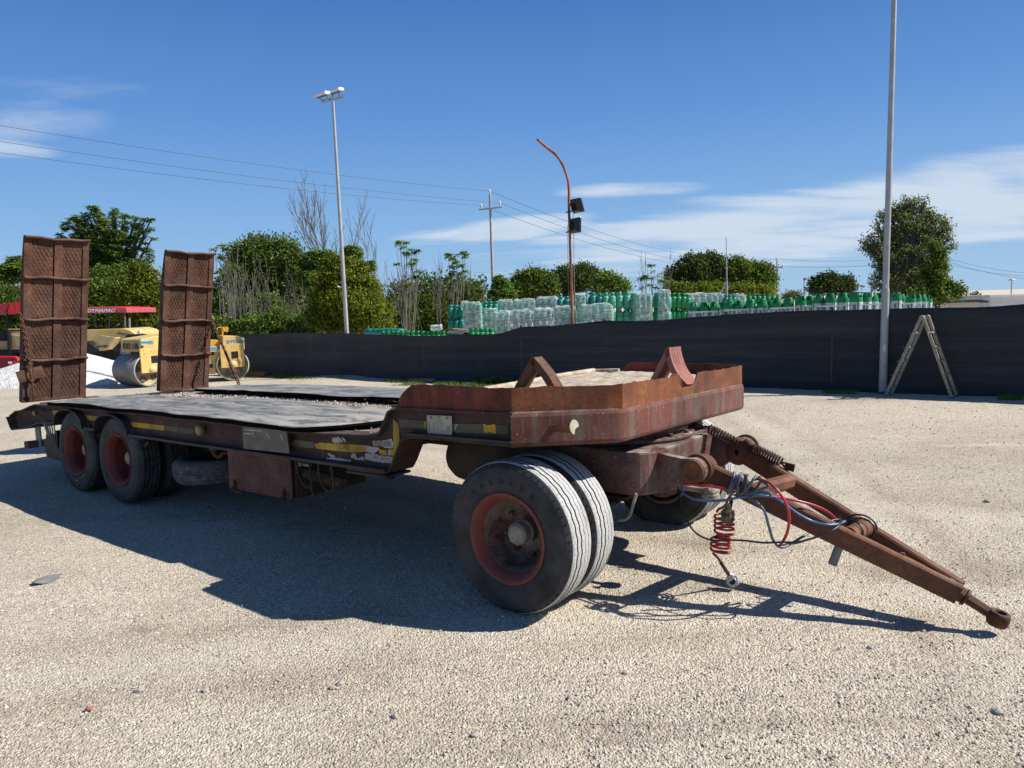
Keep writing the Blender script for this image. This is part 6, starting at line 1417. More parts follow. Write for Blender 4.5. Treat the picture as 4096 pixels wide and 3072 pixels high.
# ---- two pavers behind the heap
def paver(label, z, parts, texts=()):
    c = D(parts[0][2][0][0], 1400, z); R_ = thing('road_paver', label, 'road paver', (c.x, c.y, 0)); off = Matrix.Translation(-Vector((c.x, c.y, 0)))
    for name, mat, pts, dz0, dz in parts:
        mb = MB(); ppoly(mb, pts, z+dz0, dz); o = mb.build(name, mat, R_); o.data.transform(off)
        b = o.modifiers.new('bevel', 'BEVEL'); b.width = .012; b.limit_method = 'ANGLE'
    for s, px, py, size, mat, dz0, sh, rz in texts:
        p = D(px, py, z+dz0)-Vector((c.x, c.y, 0)); text_mesh(s, size, mat, 'lettering', R_, basis(p, (1, 0, rz), (0, 0, 1)), .004, bold=.006, sx=1.25, shear=sh)
paver('yellow road paver with a long red canopy seen between the ramps', 22.5, [
    ('canopy', 'canopy_pink', [(230, 1236), (300, 1232), (440, 1229), (505, 1231), (508, 1251), (230, 1256)], 0, 1.9),
    ('canopy_top', 'canopy_red', [(240, 1233), (440, 1226), (500, 1229), (500, 1232), (240, 1237)], .1, 1.7),
    ('canopy_vent', 'canopy_maroon', [(462, 1240), (474, 1240), (474, 1250), (462, 1250)], -.03, .05),
    ('post', 'mach_grey', [(376, 1253), (380, 1253), (386, 1312), (382, 1312)], .1, .05), ('post', 'mach_grey', [(433, 1252), (437, 1252), (438, 1312), (434, 1312)], .1, .05), ('post', 'mach_grey', [(494, 1251), (499, 1251), (501, 1312), (497, 1312)], .1, .05),
    ('hood', 'mach_yellow', [(240, 1322), (490, 1314), (520, 1322), (540, 1336), (540, 1360), (480, 1385), (430, 1400), (240, 1400)], .0, 1.7),
    ('hood_rim', 'mach_black', [(240, 1318), (488, 1310), (492, 1314), (240, 1323)], .1, 1.5), ('hood_edge', 'mach_grey', [(470, 1326), (520, 1335), (536, 1338), (534, 1341), (470, 1329)], -.01, .02),
    ('exhaust', 'galv_dark', [(512, 1270), (517, 1270), (519, 1336), (512, 1336)], .5, .08),
    ('hopper_wall', 'mach_black', [(508, 1340), (540, 1336), (596, 1348), (560, 1352), (520, 1350), (480, 1400), (455, 1410), (450, 1395)], -.35, .5), ('hopper_side', 'mach_grey', [(480, 1392), (520, 1352), (540, 1356), (500, 1420), (478, 1415)], -.5, .3),
    ('side_plate', 'mach_tan', [(401, 1341), (458, 1349), (432, 1386), (378, 1388)], -.45, .06), ('side_plate_lip', 'mach_yellow_pale', [(395, 1389), (432, 1386), (458, 1349), (462, 1352), (436, 1399), (396, 1404)], -.42, .3),
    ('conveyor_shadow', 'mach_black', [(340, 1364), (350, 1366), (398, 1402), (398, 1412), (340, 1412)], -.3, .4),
    ('track', 'mach_black', [(250, 1400), (560, 1400), (560, 1540), (250, 1540)], .3, 1.2),
    ('headlight', 'lamp_white', [(551, 1319), (560, 1319), (561, 1330), (551, 1330)], .2, .1)],
    (('DYNAPAC', 402, 1243, .15, 'text_white', -.02, .3, -.02), ('LIG-4B7', 408, 1386, .085, 'text_brown', -.47, .0, -.03)))
paver('yellow and red road paver with a bright red fabric canopy at the left edge', 23.5, [
    ('canopy', 'canopy_red', [(40, 1212), (100, 1210), (150, 1235), (150, 1252), (28, 1252), (32, 1235)], 0, 1.6), ('canopy', 'canopy_maroon', [(-110, 1232), (-10, 1216), (40, 1212), (28, 1240), (26, 1250), (-110, 1262)], .02, 1.6),
    ('post', 'mach_black', [(25, 1252), (30, 1252), (31, 1320), (26, 1320)], .1, .06), ('post', 'mach_black', [(24, 1318), (36, 1318), (40, 1396), (30, 1396)], -.1, .1),
    ('cab_body', 'mach_yellow_pale', [(33, 1326), (80, 1324), (150, 1330), (150, 1398), (38, 1398)], .0, 1.2), ('cab_rail', 'mach_yellow', [(30, 1316), (90, 1315), (90, 1318), (30, 1319)], -.02, .05), ('cab_panel', 'mach_tan', [(50, 1338), (90, 1345), (90, 1384), (66, 1386)], -.03, .03),
    ('rear_body', 'mach_tan', [(-100, 1366), (30, 1364), (30, 1400), (-100, 1404)], .05, 1.2), ('seat', 'mach_black', [(-20, 1345), (10, 1322), (22, 1324), (24, 1366), (-20, 1366)], .2, .4),
    ('chassis', 'mach_black', [(-100, 1400), (110, 1398), (110, 1412), (-100, 1414)], .0, 1.2), ('fender', 'mach_grey', [(-100, 1414), (40, 1410), (62, 1416), (76, 1435), (80, 1465), (-100, 1465)], .1, .8),
    ('screed', 'canopy_maroon', [(-100, 1428), (66, 1430), (74, 1448), (74, 1462), (28, 1462), (-20, 1482), (-100, 1490)], -.3, .5), ('screed_bar', 'canopy_red', [(-100, 1424), (62, 1426), (64, 1432), (-100, 1431)], -.35, .1),
    ('light_board', 'lamp_red', [(30, 1446), (57, 1446), (57, 1462), (30, 1462)], -.42, .05), ('number_plate', 'lamp_white', [(31, 1447), (46, 1447), (46, 1456), (31, 1456)], -.44, .02), ('indicator', 'lamp_orange', [(58, 1446), (74, 1446), (74, 1456), (58, 1456)], -.42, .05),
    ('track', 'mach_black', [(-100, 1465), (90, 1465), (80, 1535), (-100, 1540)], .1, .9)])

# ---- gas cylinders stacked behind the fence
def steel_cyl(mat):
    T = thing('gas_cylinder', 'x', 'gas cylinder'); mb = MB(); mb.lathe([(0, .02), (.12, .02), (.122, 0), (.128, 0), (.128, .035), (.145, .05), (.150, .09), (.150, .22), (.153, .225), (.153, .235), (.150, .24), (.150, .36), (.142, .40), (.115, .430), (.07, .445), (0, .45)], (0, 0, 0), 'Z', 20); mb.build('body', mat, T)
    mb = MB(); n = 24; V = []
    for i in range(n):
        a = 2*pi*i/n; V += [(.098*cos(a), .098*sin(a), .425), (.098*cos(a), .098*sin(a), .465), (.098*cos(a), .098*sin(a), .525), (.098*cos(a), .098*sin(a), .565), (.092*cos(a), .092*sin(a), .570)]
    F = []
    for i in range(n):
        j = (i+1) % n; F += [(5*i, 5*j, 5*j+1, 5*i+1), (5*i+2, 5*j+2, 5*j+3, 5*i+3), (5*i+3, 5*j+3, 5*j+4, 5*i+4)]
        if i % 6 in (0, 1, 2): F.append((5*i+1, 5*j+1, 5*j+2, 5*i+2))
    mb.add(V, F, smooth=True); mb.build('collar', mat, T); mb = MB(); mb.lathe([(.02, .44), (.02, .5), (0, .5)], (0, 0, 0), 'Z', 8); mb.build('valve', 'brass_dirty', T)
    return T
def comp_cyl():
    T = thing('composite_cylinder', 'x', 'gas cylinder'); mb = MB(); mb.lathe([(0, .0), (.14, .0), (.150, .02), (.152, .10), (.152, .37), (.146, .39)], (0, 0, 0), 'Z', 24); mb.build('body', 'cyl_green', T)
    mb = MB(); n = 36; rings = [(.153, .37), (.151, .42), (.143, .47), (.129, .52), (.112, .57), (.100, .60)]; V = [(r*cos(2*pi*i/n), r*sin(2*pi*i/n), z) for r, z in rings for i in range(n)]; F = []
    for k in range(len(rings)-1):
        for i in range(n):
            gap = (i % 18 in (1, 2, 3, 4) and k >= 2) or (i % 18 in (10, 11, 12) and k == 3)
            if not gap: F.append((k*n+i, k*n+(i+1) % n, (k+1)*n+(i+1) % n, (k+1)*n+i))
    mb.add(V, F, smooth=True); mb.lathe([(0, .42), (.10, .42), (.14, .38)], (0, 0, 0), 'Z', 20); mb.build('shroud', 'cyl_green', T)
    mb = MB(); n = 40
    for k in range(4):
        a0 = 2*pi*k/4+.12; a1 = 2*pi*(k+1)/4-.12; arc = [a0+(a1-a0)*i/8 for i in range(9)]
        mb.strip([(.1545*cos(a), .1545*sin(a), .10) for a in arc], [(.1545*cos(a), .1545*sin(a), .345) for a in arc], smooth=True)
    mb.build('label', 'label_white', T); mb = MB()
    for k in range(4):
        a0 = 2*pi*k/4+.75; arc = [a0+.5*i/4 for i in range(5)]; mb.strip([(.1555*cos(a), .1555*sin(a), .14) for a in arc], [(.1555*cos(a), .1555*sin(a), .26+.03*(i % 2)) for i, a in enumerate(arc)], smooth=True)
    mb.build('print', 'label_blue', T)
    return T
PROTO = {'teal': steel_cyl('cyl_teal'), 'pale': steel_cyl('cyl_pale'), 'green': steel_cyl('cyl_green'), 'comp': comp_cyl()}
USED = set()
def put_cyl(kind, p, label, group, rz=None, s=1.0, rx=None):
    if kind in USED: o = copy_tree(PROTO[kind])
    else: o = PROTO[kind]; USED.add(kind)
    o.location = p; o.rotation_euler = (rx or 0, 0, random.random()*6.28 if rz is None else rz); o.scale = (s, s, s); o['label'] = label; o['category'] = 'gas cylinder'; o['group'] = group
    return o
ORD = ['first', 'second', 'third', 'fourth', 'fifth', 'sixth', 'seventh', 'eighth', 'ninth']
def stack(pxs, ytops, z, tiers, kind, label, group, rows=1, s=1.0, dzr=.31):
    for i, px in enumerate(pxs):
        top = D(px, ytops[i] if isinstance(ytops, (list, tuple)) else ytops, z)
        for r in range(rows):
            for t in range(tiers): put_cyl(kind, (top.x+.02*r, top.y+dzr*r, top.z-(t+1)*.565*s), ORD[i]+' '+label+', '+('top', 'second tier', 'third tier')[t]+(' rear' if r else '') if tiers > 1 else ORD[i]+(' rear ' if r else ' ')+label, group, s=s)
def film(px0, y0, px1, y1, z, dz, label, loose=.012):
    a = D(px0, y0, z); c = D(px1, y1, z); w = c.x-a.x; h = a.z-c.z; cx = (a.x+c.x)/2; cz = (a.z+c.z)/2; n = 20; V = []; F = []
    bm = bmesh.new(); bmesh.ops.create_cube(bm, size=1.0); bmesh.ops.subdivide_edges(bm, edges=bm.edges, cuts=13, use_grid_fill=True); sd = random.random()*50
    for v in bm.verts:
        p = v.co*2; q = Vector((p.x, p.y, p.z)); e = 7; L_ = (abs(q.x)**e+abs(q.y)**e+abs(q.z)**(e*1.6))**(1/e); q = q/L_
        f = (float(vnoise(q.x*3+sd, q.z*3+sd+q.y*2, 1, 51))-.5)*2; q = Vector((q.x*w/2, q.y*dz/2, q.z*h/2))
        nrm_ = Vector((p.x/max(w, .1), p.y/dz, 0)); nrm_ = nrm_.normalized() if nrm_.length > 0 else Vector((0, 0, 1)); q += nrm_*f*loose
        if p.z > .9: q.z += (float(vnoise(p.x*3+sd, p.y*3+sd, 1, 52))-.35)*.09
        v.co = q
    me = bpy.data.meshes.new('plastic_wrap'); bm.to_mesh(me); bm.free(); me.materials.append(MT('stretch_film'))
    o = bpy.data.objects.new('plastic_wrap', me); COL.objects.link(o); o.location = (cx, a.y+dz/2-.02, cz); tag(o, label, 'plastic wrap', 'plastic film round the cylinder pallets')
GR = 'steel gas cylinders behind the fence'
def wrapped(px0, y0, px1, y1, z, tiers, n, kind, where, hasfilm=True):
    pxs = [px0+(px1-px0)*(i+.5)/n for i in range(n)]; s = ((px1-px0)/FPX*z/n)/.31; s = min(1.0, max(.62, s))
    stack(pxs, y0+3, z+.16, tiers, kind, {'teal': 'teal', 'pale': 'pale green', 'green': 'green'}[kind]+' cylinder under film, '+where, GR, 2, s)
    if hasfilm: film(px0-2, y0-1, px1+2, y1, z, .72*s+.05, 'clear stretch film round the cylinder pallet '+where)
stack([1801, 1822, 1843], [1220, 1221, 1219], 28.5, 2, 'teal', 'bare teal cylinder at the left end', GR, 2, .86, .26)
film(1842, 1207, 1872, 1240, 28, .5, 'loose film over the cylinders at the left end')
wrapped(1852, 1212, 1928, 1330, 26, 3, 4, 'teal', 'left of the concrete pole')
stack([1940, 1960, 1981], [1207, 1206, 1206], 27.0, 1, 'teal', 'bare teal cylinder at the concrete pole foot', GR, 2, .75)
wrapped(1930, 1237, 1992, 1340, 26.5, 2, 3, 'pale', 'at the concrete pole foot')
wrapped(1992, 1202, 2052, 1262, 27, 1, 3, 'teal', 'rear pallet by the concrete pole'); wrapped(2055, 1200, 2143, 1262, 27, 1, 4, 'pale', 'in the middle of the rear row'); wrapped(2147, 1191, 2230, 1252, 27, 1, 4, 'teal', 'rear pallet by the rusty pole')
wrapped(1968, 1248, 2044, 1360, 22, 2, 3, 'pale', 'lowest in the front row'); wrapped(2047, 1242, 2130, 1350, 22, 2, 3, 'teal', 'second in the front row'); wrapped(2133, 1236, 2212, 1340, 22, 2, 3, 'teal', 'third in the front row'); wrapped(2214, 1229, 2308, 1330, 22, 2, 4, 'teal', 'right behind the rusty pole'); wrapped(2314, 1221, 2457, 1320, 21.5, 2, 5, 'pale', 'right of the rusty pole')
stack([2240, 2266, 2294, 2318, 2342, 2370, 2397], [1186, 1186, 1182, 1177, 1175, 1171, 1175], 25.5, 2, 'teal', 'bare teal cylinder behind the rusty pole', GR, 2, .85)
film(2300, 1176, 2345, 1225, 25.3, .5, 'crumpled film hanging beside the rusty pole')
stack([2421, 2447], [1171, 1170], 25.5, 2, 'pale', 'pale cylinder beside the tall stacks', GR, 1, .95)
stack([2476, 2507, 2533], [1168, 1168, 1173], 25.6, 3, 'pale', 'pale green cylinder in the tall unwrapped stacks', GR, 2, 1.0)
wrapped(2541, 1173, 2611, 1300, 25, 3, 3, 'pale', 'left of the crumpled film'); stack([2629, 2652, 2672], [1172, 1173, 1175], 25.6, 3, 'teal', 'teal cylinder among crumpled film', GR, 2, .95)
film(2640, 1162, 2688, 1290, 25, .6, 'shiny crumpled film left of the green stacks', .04)
stack([2692, 2712, 2733, 2750], [1173, 1173, 1174, 1178], 26, 3, 'green', 'green cylinder left of the labelled bottles', GR, 2, .93)
wrapped(2752, 1176, 2830, 1240, 27, 1, 3, 'pale', 'behind the first labelled bottles'); wrapped(2832, 1176, 2898, 1240, 27, 1, 3, 'pale', 'left of the thin mast'); stack([2903, 2918, 2934], [1180, 1180, 1180], 27, 1, 'teal', 'teal cylinder right of the thin mast', GR, 1, .7)
wrapped(2941, 1178, 2985, 1240, 27, 1, 2, 'pale', 'right of the thin mast'); stack([2997+19*k for k in range(7)], [1177, 1176, 1176, 1177, 1178, 1178, 1179], 28, 2, 'green', 'green cylinder behind the labelled bottles', GR, 1, .68)
ORDB = ORD+['tenth', 'eleventh', 'twelfth', 'thirteenth', 'fourteenth', 'fifteenth', 'sixteenth', 'seventeenth']
CG = 'composite gas cylinders with white labels'
five = [(810, 560), (902, 560), (992, 555), (1060, 560), (1117, 540), (1205, 545), (1298, 535), (1400, 530), (1468, 548), (1530, 525), (1628, 520), (1735, 505), (1818, 505), (1892, 490), (1992, 485), (2103, 478), (2190, 475)]
for i, (x, y) in enumerate(five):
    back = i in (3, 8, 12); z = 21.2-.11*i+(.45 if back else 0); p = D(2400+.4629*x, 950+.4629*y, z); put_cyl('comp', (p.x, p.y, p.z-.6), ORDB[i]+' labelled green bottle from the left, before the lamp post', CG)
six = [(95, 780, 20), (185, 778, 19.5), (283, 770, 19), (350, 772, 19.5), (400, 772, 19.8), (445, 778, 20), (545, 775, 23), (580, 775, 22.5), (612, 786, 25), (638, 790, 26), (685, 788, 23), (728, 785, 24), (768, 790, 24.5), (808, 793, 25)]
for i, (x, y, z) in enumerate(six):
    z -= .6; p = D(3272+.5425*x, 750+.5425*y, z); put_cyl('comp', (p.x, p.y, p.z-.6), ORDB[i if i < 6 else i-6]+' labelled green bottle '+('of the last group left of the lamp post' if i < 6 else 'right of the lamp post'), CG)
for k, (x0, x1, y) in enumerate(((2757, 2895, 1247), (2895, 3070, 1238), (3080, 3270, 1230), (3270, 3520, 1222), (3560, 3715, 1214))):
    z = (20.9, 20.5, 19.9, 18.5, 22.2)[k]; a = D(x0, y+4, z); c = D(x1, y-6, z); mb = MB(); mb.bar(a, c, .01, .03); o = mb.build('strap', 'strap'); tag(o, ['plastic strap round the leftmost composite bottles', 'plastic strap round the bottles below the mast', 'plastic strap round the middle composite bottles', 'plastic strap round the bottles left of the lamp post', 'plastic strap round the bottles right of the lamp post'][k], 'strap', 'straps round the bottles')
for k, x in enumerate([1462, 1484, 1508, 1530, 1552, 1577]):
    p = D(x, 1318, 24-.1*k); put_cyl('teal', (p.x, p.y, p.z-.08), ORD[k]+' teal cylinder lying on its side just above the fence', 'cylinders lying above the fence', rz=radians(60+8*k), s=.7, rx=radians(88))
for k in range(13):
    x = 1530+k*20; p = D(x, 1325, 22.5); put_cyl('green', (p.x, p.y, p.z-.45), ORDB[k]+' green collar from the left showing above the low fence', 'cylinders showing their collars above the fence', s=.8)
for k in range(5):
    x = 1888+k*19; p = D(x, 1315, 22.0); put_cyl('green', (p.x, p.y, p.z-.45), ORD[k]+' green collar peeping over the fence by the front pallets', 'cylinders peeping over the fence', s=.8)
film(1720, 1304, 1768, 1322, 22.3, .4, 'flat film on the low cylinders left of the boards')
mb = MB(); ppoly(mb, [(1782, 1332), (1790, 1326), (1868, 1318), (1866, 1326), (1850, 1336)], 21.5, .5); o = mb.build('board', 'galv_dark'); tag(o, 'grey board lying on the low cylinders behind the fence', 'board')
mb = MB(); ppoly(mb, [(1808, 1315), (1850, 1317), (1872, 1321), (1860, 1323), (1812, 1318)], 21.6, .4); o = mb.build('cardboard_sheet', 'cardboard'); tag(o, 'brown cardboard sheet on top of the grey board', 'cardboard')
# ================================================================ TREES, HEDGE AND WEEDS
def leaves_mesh(name, centers, radii, n_per, size, mat, style='card', spread=.16, elong=1.6):
    """centers: (k,3) blob centres, radii: (k,3); leaves as single folded cards scattered in clumps through the volume"""
    C_, R_ = np.array(centers), np.array(radii); vol = (R_.prod(1))**(2/3); pr = vol/vol.sum(); tot = n_per
    clsz = 14 if style == 'card' else 12; nc = max(1, tot//clsz); bi = RNG.choice(len(C_), nc, p=pr)
    d = RNG.normal(size=(nc, 3)); d /= np.linalg.norm(d, axis=1)[:, None]; rad = RNG.random(nc)**.33; rad = np.where(RNG.random(nc) < .7, .72+.33*RNG.random(nc), rad)
    cc = C_[bi]+d*rad[:, None]*R_[bi]; tone = np.clip(.42+.30*RNG.normal(size=nc), 0, 1)
    N = nc*clsz; ci = np.repeat(np.arange(nc), clsz); cen = cc[ci]
    if style == 'card':
        off = RNG.normal(size=(N, 3))*spread; p = cen+off; ax = RNG.normal(size=(N, 3)); ax[:, 2] -= .3; up = RNG.normal(size=(N, 3)); up[:, 2] += 1.1
        ln_ = size*RNG.uniform(.6, 1.3, N); wd = ln_/elong
    else:
        # fans of long drooping compound leaves radiating from twig ends
        k = np.tile(np.arange(clsz), nc); a = k/clsz*2*pi+np.repeat(RNG.random(nc)*6.28, clsz); el = RNG.uniform(-.5, .55, N)
        ax = np.stack([np.cos(a)*np.cos(el), np.sin(a)*np.cos(el), np.sin(el)], -1); p = cen+ax*size*.5; up = np.zeros((N, 3)); up[:, 2] = 1; up += RNG.normal(size=(N, 3))*.35
        ln_ = size*RNG.uniform(.7, 1.25, N); wd = ln_*.30
    ax /= np.linalg.norm(ax, axis=1)[:, None]; sd = np.cross(ax, up); sd /= np.linalg.norm(sd, axis=1)[:, None]+1e-9; nn = np.cross(sd, ax)
    a_ = ax*(ln_/2)[:, None]; s_ = sd*(wd/2)[:, None]; b_ = nn*(wd*.18)[:, None]
    if style == 'card':
        V = np.stack([p-a_, p+s_+b_, p+a_, p-s_+b_], 1); F = np.arange(N*4).reshape(N, 4)
        t = np.repeat(np.clip(tone[ci]+RNG.normal(size=N)*.16, 0, 1), 4)
    else:
        # serrated frond: spine with 3 lobes per side -> two zig-zag quads
        dr = np.zeros_like(p); dr[:, 2] = -1; dr = dr*(ln_*.16)[:, None]
        V = np.stack([p-a_, p-a_*.2+s_*1.0, p+a_*.25+s_*.45, p+a_*.45+s_*.95+dr*.6, p+a_+dr, p+a_*.45-s_*.95+dr*.6, p+a_*.25-s_*.45, p-a_*.2-s_*1.0], 1)
        b = np.arange(N)*8; F = np.concatenate([np.stack([b, b+1, b+2, b+6], 1), np.stack([b, b+6, b+7, b+7], 1)[:, [0, 1, 2, 2]], np.stack([b+6, b+2, b+3, b+4], 1), np.stack([b+6, b+4, b+5, b+5], 1)[:, [0, 1, 2, 2]]])
        F = np.concatenate([np.stack([b, b+1, b+2, b+6], 1), np.stack([b+6, b+2, b+3, b+4], 1), np.stack([b, b+6, b+7, b+0], 1)[:0]]); T3 = None
        t = np.repeat(np.clip(tone[ci]+RNG.normal(size=N)*.12, 0, 1), 8)
        F = np.concatenate([F, np.stack([b+5, b+6, b+7, b], 1), np.stack([b+6, b+4, b+5, b+5], 1)[:0]])
    return raw_mesh(name, V.reshape(-1, 3), F, mat, attr=t)
def grow(mb, p, d, L_, r, depth, spread=.5, kids=3, up=.25, bend=.12, minr=.006, tips=None):
    pts = [p]; q = p; dd = d.normalized(); k = 4
    for i in range(k):
        dd = (dd+Vector((random.gauss(0, bend), random.gauss(0, bend), random.gauss(0, bend)+up*.12))).normalized(); q = q+dd*(L_/k); pts.append(q)
    mb.tube(pts, [max(minr, r*(1-.45*i/k)) for i in range(k+1)], 5 if r > .03 else 4, caps=False)
    if depth <= 0:
        if tips is not None: tips.append(q)
        return
    for j in range(kids):
        t = random.uniform(.35, 1.0); s = pts[min(k, int(t*k))]; a = random.random()*6.28
        nd = (dd+Vector((cos(a)*spread, sin(a)*spread, up+random.uniform(-.1, .2)))).normalized(); grow(mb, s, nd, L_*random.uniform(.5, .75), r*.5, depth-1, spread, kids, up, bend, minr, tips)
    grow(mb, pts[-1], dd, L_*.6, r*.5, depth-1, spread, kids, up, bend, minr, tips)
def tree(name, cat, label, blobs, z, n, size, mat, style='card', trunk=True, group=None, kx=None, spread=.16, zoff=None, elong=1.6, stems=1, bark='bark'):
    cs, rs = [], []
    for b in blobs:
        x, y, rx, ry = b[:4]; s = z/FPX; dz = (b[4] if len(b) > 4 else random.uniform(-.5, .5)*rx*s); c = D(x, y, z+dz); cs.append(c); rs.append((rx*s, (rx+ry)/2*s, ry*s))
    if style == 'card':
        for c, r in list(zip(cs, rs)):
            for k in range(5):
                d = Vector((random.gauss(0, 1), random.gauss(0, .8), abs(random.gauss(0, 1))*.9+.1)).normalized(); f = random.uniform(.26, .46); cs.append(c+Vector((d.x*r[0]*.86, d.y*r[1]*.86, d.z*r[2]*.86))); rs.append((r[0]*f, r[1]*f, r[2]*f))
        rs = [tuple(q*(.88 if i < len(blobs) else 1) for q in r) for i, r in enumerate(rs)]
    cx = sum(c.x for c in cs)/len(cs) if kx is None else D(kx, 1200, z).x; cy = sum(c.y for c in cs)/len(cs); T = thing(name, label, cat, (cx, cy, 0), group=group); o3 = Vector((cx, cy, 0))
    C2 = [tuple(c-o3) for c in cs]; nb = len(blobs)
    me = leaves_mesh('crown', C2, rs, n, size, mat, style, spread, elong); o = bpy.data.objects.new('crown', me); COL.objects.link(o); o.parent = T
    if trunk:
        top = max(c[2] for c in C2); mb = MB(); H = max(.8, min(c[2]-r[2]*.3 for c, r in zip(C2[:nb], rs[:nb]))); r0 = .018*top+.05
        for k in range(stems):
            a = random.random()*6.28; bx = Vector((cos(a), sin(a), 0))*(.25*k); mb.tube([bx, bx+Vector((.02, .01, H*.5)), bx*1.3+Vector((random.gauss(0, .06), .03, H))], [r0*1.3, r0, r0*.8], 8)
            for c, r in zip(C2[:nb], rs[:nb]):
                t = Vector(c); s = bx*1.3+Vector((0, 0, H*random.uniform(.6, 1))); m = (s+t)/2+Vector((0, 0, .1*(t-s).length)); mb.tube(catmull([s, m, t+Vector((0, 0, r[2]*.5))], 4), [r0*.5*(1-.1*i) if i < 8 else r0*.1 for i in range(9)], 5)
                for j in range(3):
                    e = t+Vector((random.uniform(-1, 1)*r[0], random.uniform(-1, 1)*r[1], random.uniform(-.2, .9)*r[2])); mb.tube([m, (m+e)/2+Vector((0, 0, .05)), e], [r0*.25, r0*.15, .008], 4)
        mb.build('trunk', bark, T)
    return T
# left: ailanthus above the ramps, shrubs below it
tree('ailanthus_tree', 'tree', 'tall leafy tree between the two raised ramps', [(375, 834, 16, 12), (392, 848, 16, 12), (460, 846, 14, 10), (448, 862, 18, 14), (400, 872, 26, 20), (345, 860, 20, 16), (300, 876, 20, 16), (320, 890, 22, 18), (500, 866, 22, 12), (545, 872, 16, 9), (585, 878, 14, 8), (605, 884, 10, 7), (270, 905, 18, 16), (345, 905, 30, 26), (430, 905, 36, 30), (385, 935, 34, 30), (500, 898, 22, 16), (552, 905, 18, 12), (598, 922, 20, 9), (555, 932, 16, 9), (248, 945, 16, 12), (320, 945, 32, 28), (470, 945, 40, 32), (415, 980, 50, 36), (360, 985, 40, 34), (520, 960, 24, 18), (575, 965, 20, 11), (612, 955, 10, 8), (470, 1000, 50, 36), (540, 1000, 24, 18), (590, 1000, 16, 10), (330, 1020, 40, 34), (400, 1040, 60, 40), (500, 1050, 60, 40), (600, 1030, 20, 16), (585, 1060, 20, 14), (450, 1085, 80, 40), (360, 1080, 60, 40), (450, 1120, 90, 40), (560, 1105, 40, 30)], 33, 14000, .24, 'leaf_fresh', 'fan')
tree('ailanthus_tree', 'tree', 'small feathery tree at the left edge behind the near ramp', [(60, 1050, 28, 22), (30, 1085, 40, 25), (80, 1085, 30, 28), (-30, 1110, 60, 30), (50, 1110, 40, 20)], 32, 3800, .28, 'leaf_fresh', 'fan')
tree('hedge_shrub', 'shrub', 'green shrub behind the pale barrier at the left edge', [(20, 1200, 90, 45), (-80, 1220, 100, 60), (70, 1230, 70, 50), (20, 1300, 100, 50)], 29, 17000, .11, 'leaf_mid')
tree('hedge_shrub', 'shrub', 'dense yellow green shrub just left of the far ramp', [(575, 1120, 48, 48), (600, 1180, 60, 55), (540, 1200, 70, 50), (580, 1260, 75, 55), (500, 1230, 60, 50), (600, 1310, 70, 45)], 28.5, 26000, .12, 'leaf_lime')
tree('hedge_shrub', 'shrub', 'dark green shrub behind the red canopy', [(400, 1190, 70, 50), (460, 1250, 90, 60), (370, 1270, 80, 60), (300, 1230, 80, 60), (440, 1310, 100, 50)], 30, 22000, .13, 'leaf_mid')
tree('hedge_shrub', 'shrub', 'shadowy shrub under the tall tree between the ramps', [(480, 1150, 90, 50), (400, 1140, 80, 50), (320, 1160, 70, 50)], 31.5, 12000, .15, 'leaf_mid')
# centre left
tree('ivy_clad_tree', 'tree', 'ivy covered tree behind the bare saplings', [(1000, 1010, 36, 34), (1040, 985, 45, 30), (1115, 1000, 50, 34), (1160, 1025, 45, 40), (960, 1055, 50, 45), (1060, 1050, 90, 50), (1150, 1085, 60, 60), (1000, 1120, 80, 55), (1100, 1140, 90, 60)], 36, 24000, .15, 'leaf_mid', spread=.24)
tree('privet_bush', 'shrub', 'big round yellow green bush behind the thin lamp post', [(1345, 1065, 52, 36), (1405, 1085, 60, 40), (1330, 1120, 65, 50), (1400, 1150, 90, 60), (1460, 1170, 60, 50), (1340, 1200, 80, 60), (1440, 1235, 100, 60), (1510, 1255, 65, 45), (1380, 1280, 110, 60), (1500, 1310, 80, 40), (1290, 1260, 60, 60)], 27, 52000, .12, 'leaf_lime', spread=.10)
tree('ailanthus_tree', 'tree', 'leafy saplings behind the round bush top', [(1250, 1050, 45, 40), (1290, 1020, 35, 25), (1410, 1010, 35, 25), (1240, 1110, 40, 40), (1475, 1065, 22, 18)], 31, 4200, .28, 'leaf_fresh', 'fan')
for k, (x, w, yt, m, lab) in enumerate(((760, 90, 1250, 'leaf_mid', 'low shrubs right of the far ramp'), (880, 90, 1230, 'leaf_fresh', 'low bushy growth behind the roller bracket'), (980, 90, 1245, 'leaf_mid', 'low shrub behind the left end of the fence'), (1080, 100, 1240, 'leaf_fresh', 'bright low shrub below the ivy tree'), (1190, 90, 1255, 'leaf_mid', 'low shrub left of the round bush'))):
    tree('low_shrub', 'shrub', lab, [(x+random.uniform(-20, 20), yt+random.uniform(-30, 20), w*.35, 34), (x-w*.5, yt+random.uniform(10, 45), w*.4, 40), (x+w*.5, yt+random.uniform(10, 50), w*.4, 40), (x, yt+60, w*.6, 36), (x, yt+95, w*.9, 40)], 33.5+.4*k, 9000, .13, m, trunk=False, spread=.15)
for k, (x, yt, m, lab) in enumerate(((800, 1290, 'leaf_fresh', 'leafy tangle in front of the hedge beside the roller bracket'), (900, 1310, 'leaf_mid', 'leafy tangle above the hood of the yellow roller'), (1010, 1300, 'leaf_fresh', 'bright leafy tangle just above the fence end'), (1110, 1285, 'leaf_mid', 'leafy tangle among the bare stems'), (1210, 1300, 'leaf_fresh', 'leafy tangle touching the round bush'))):
    tree('low_shrub', 'shrub', lab, [(x, yt, 34, 26), (x-40, yt+26, 34, 26), (x+36, yt+20, 34, 28), (x, yt+50, 60, 30)], 28.5, 5000, .13, m, trunk=False, spread=.14)
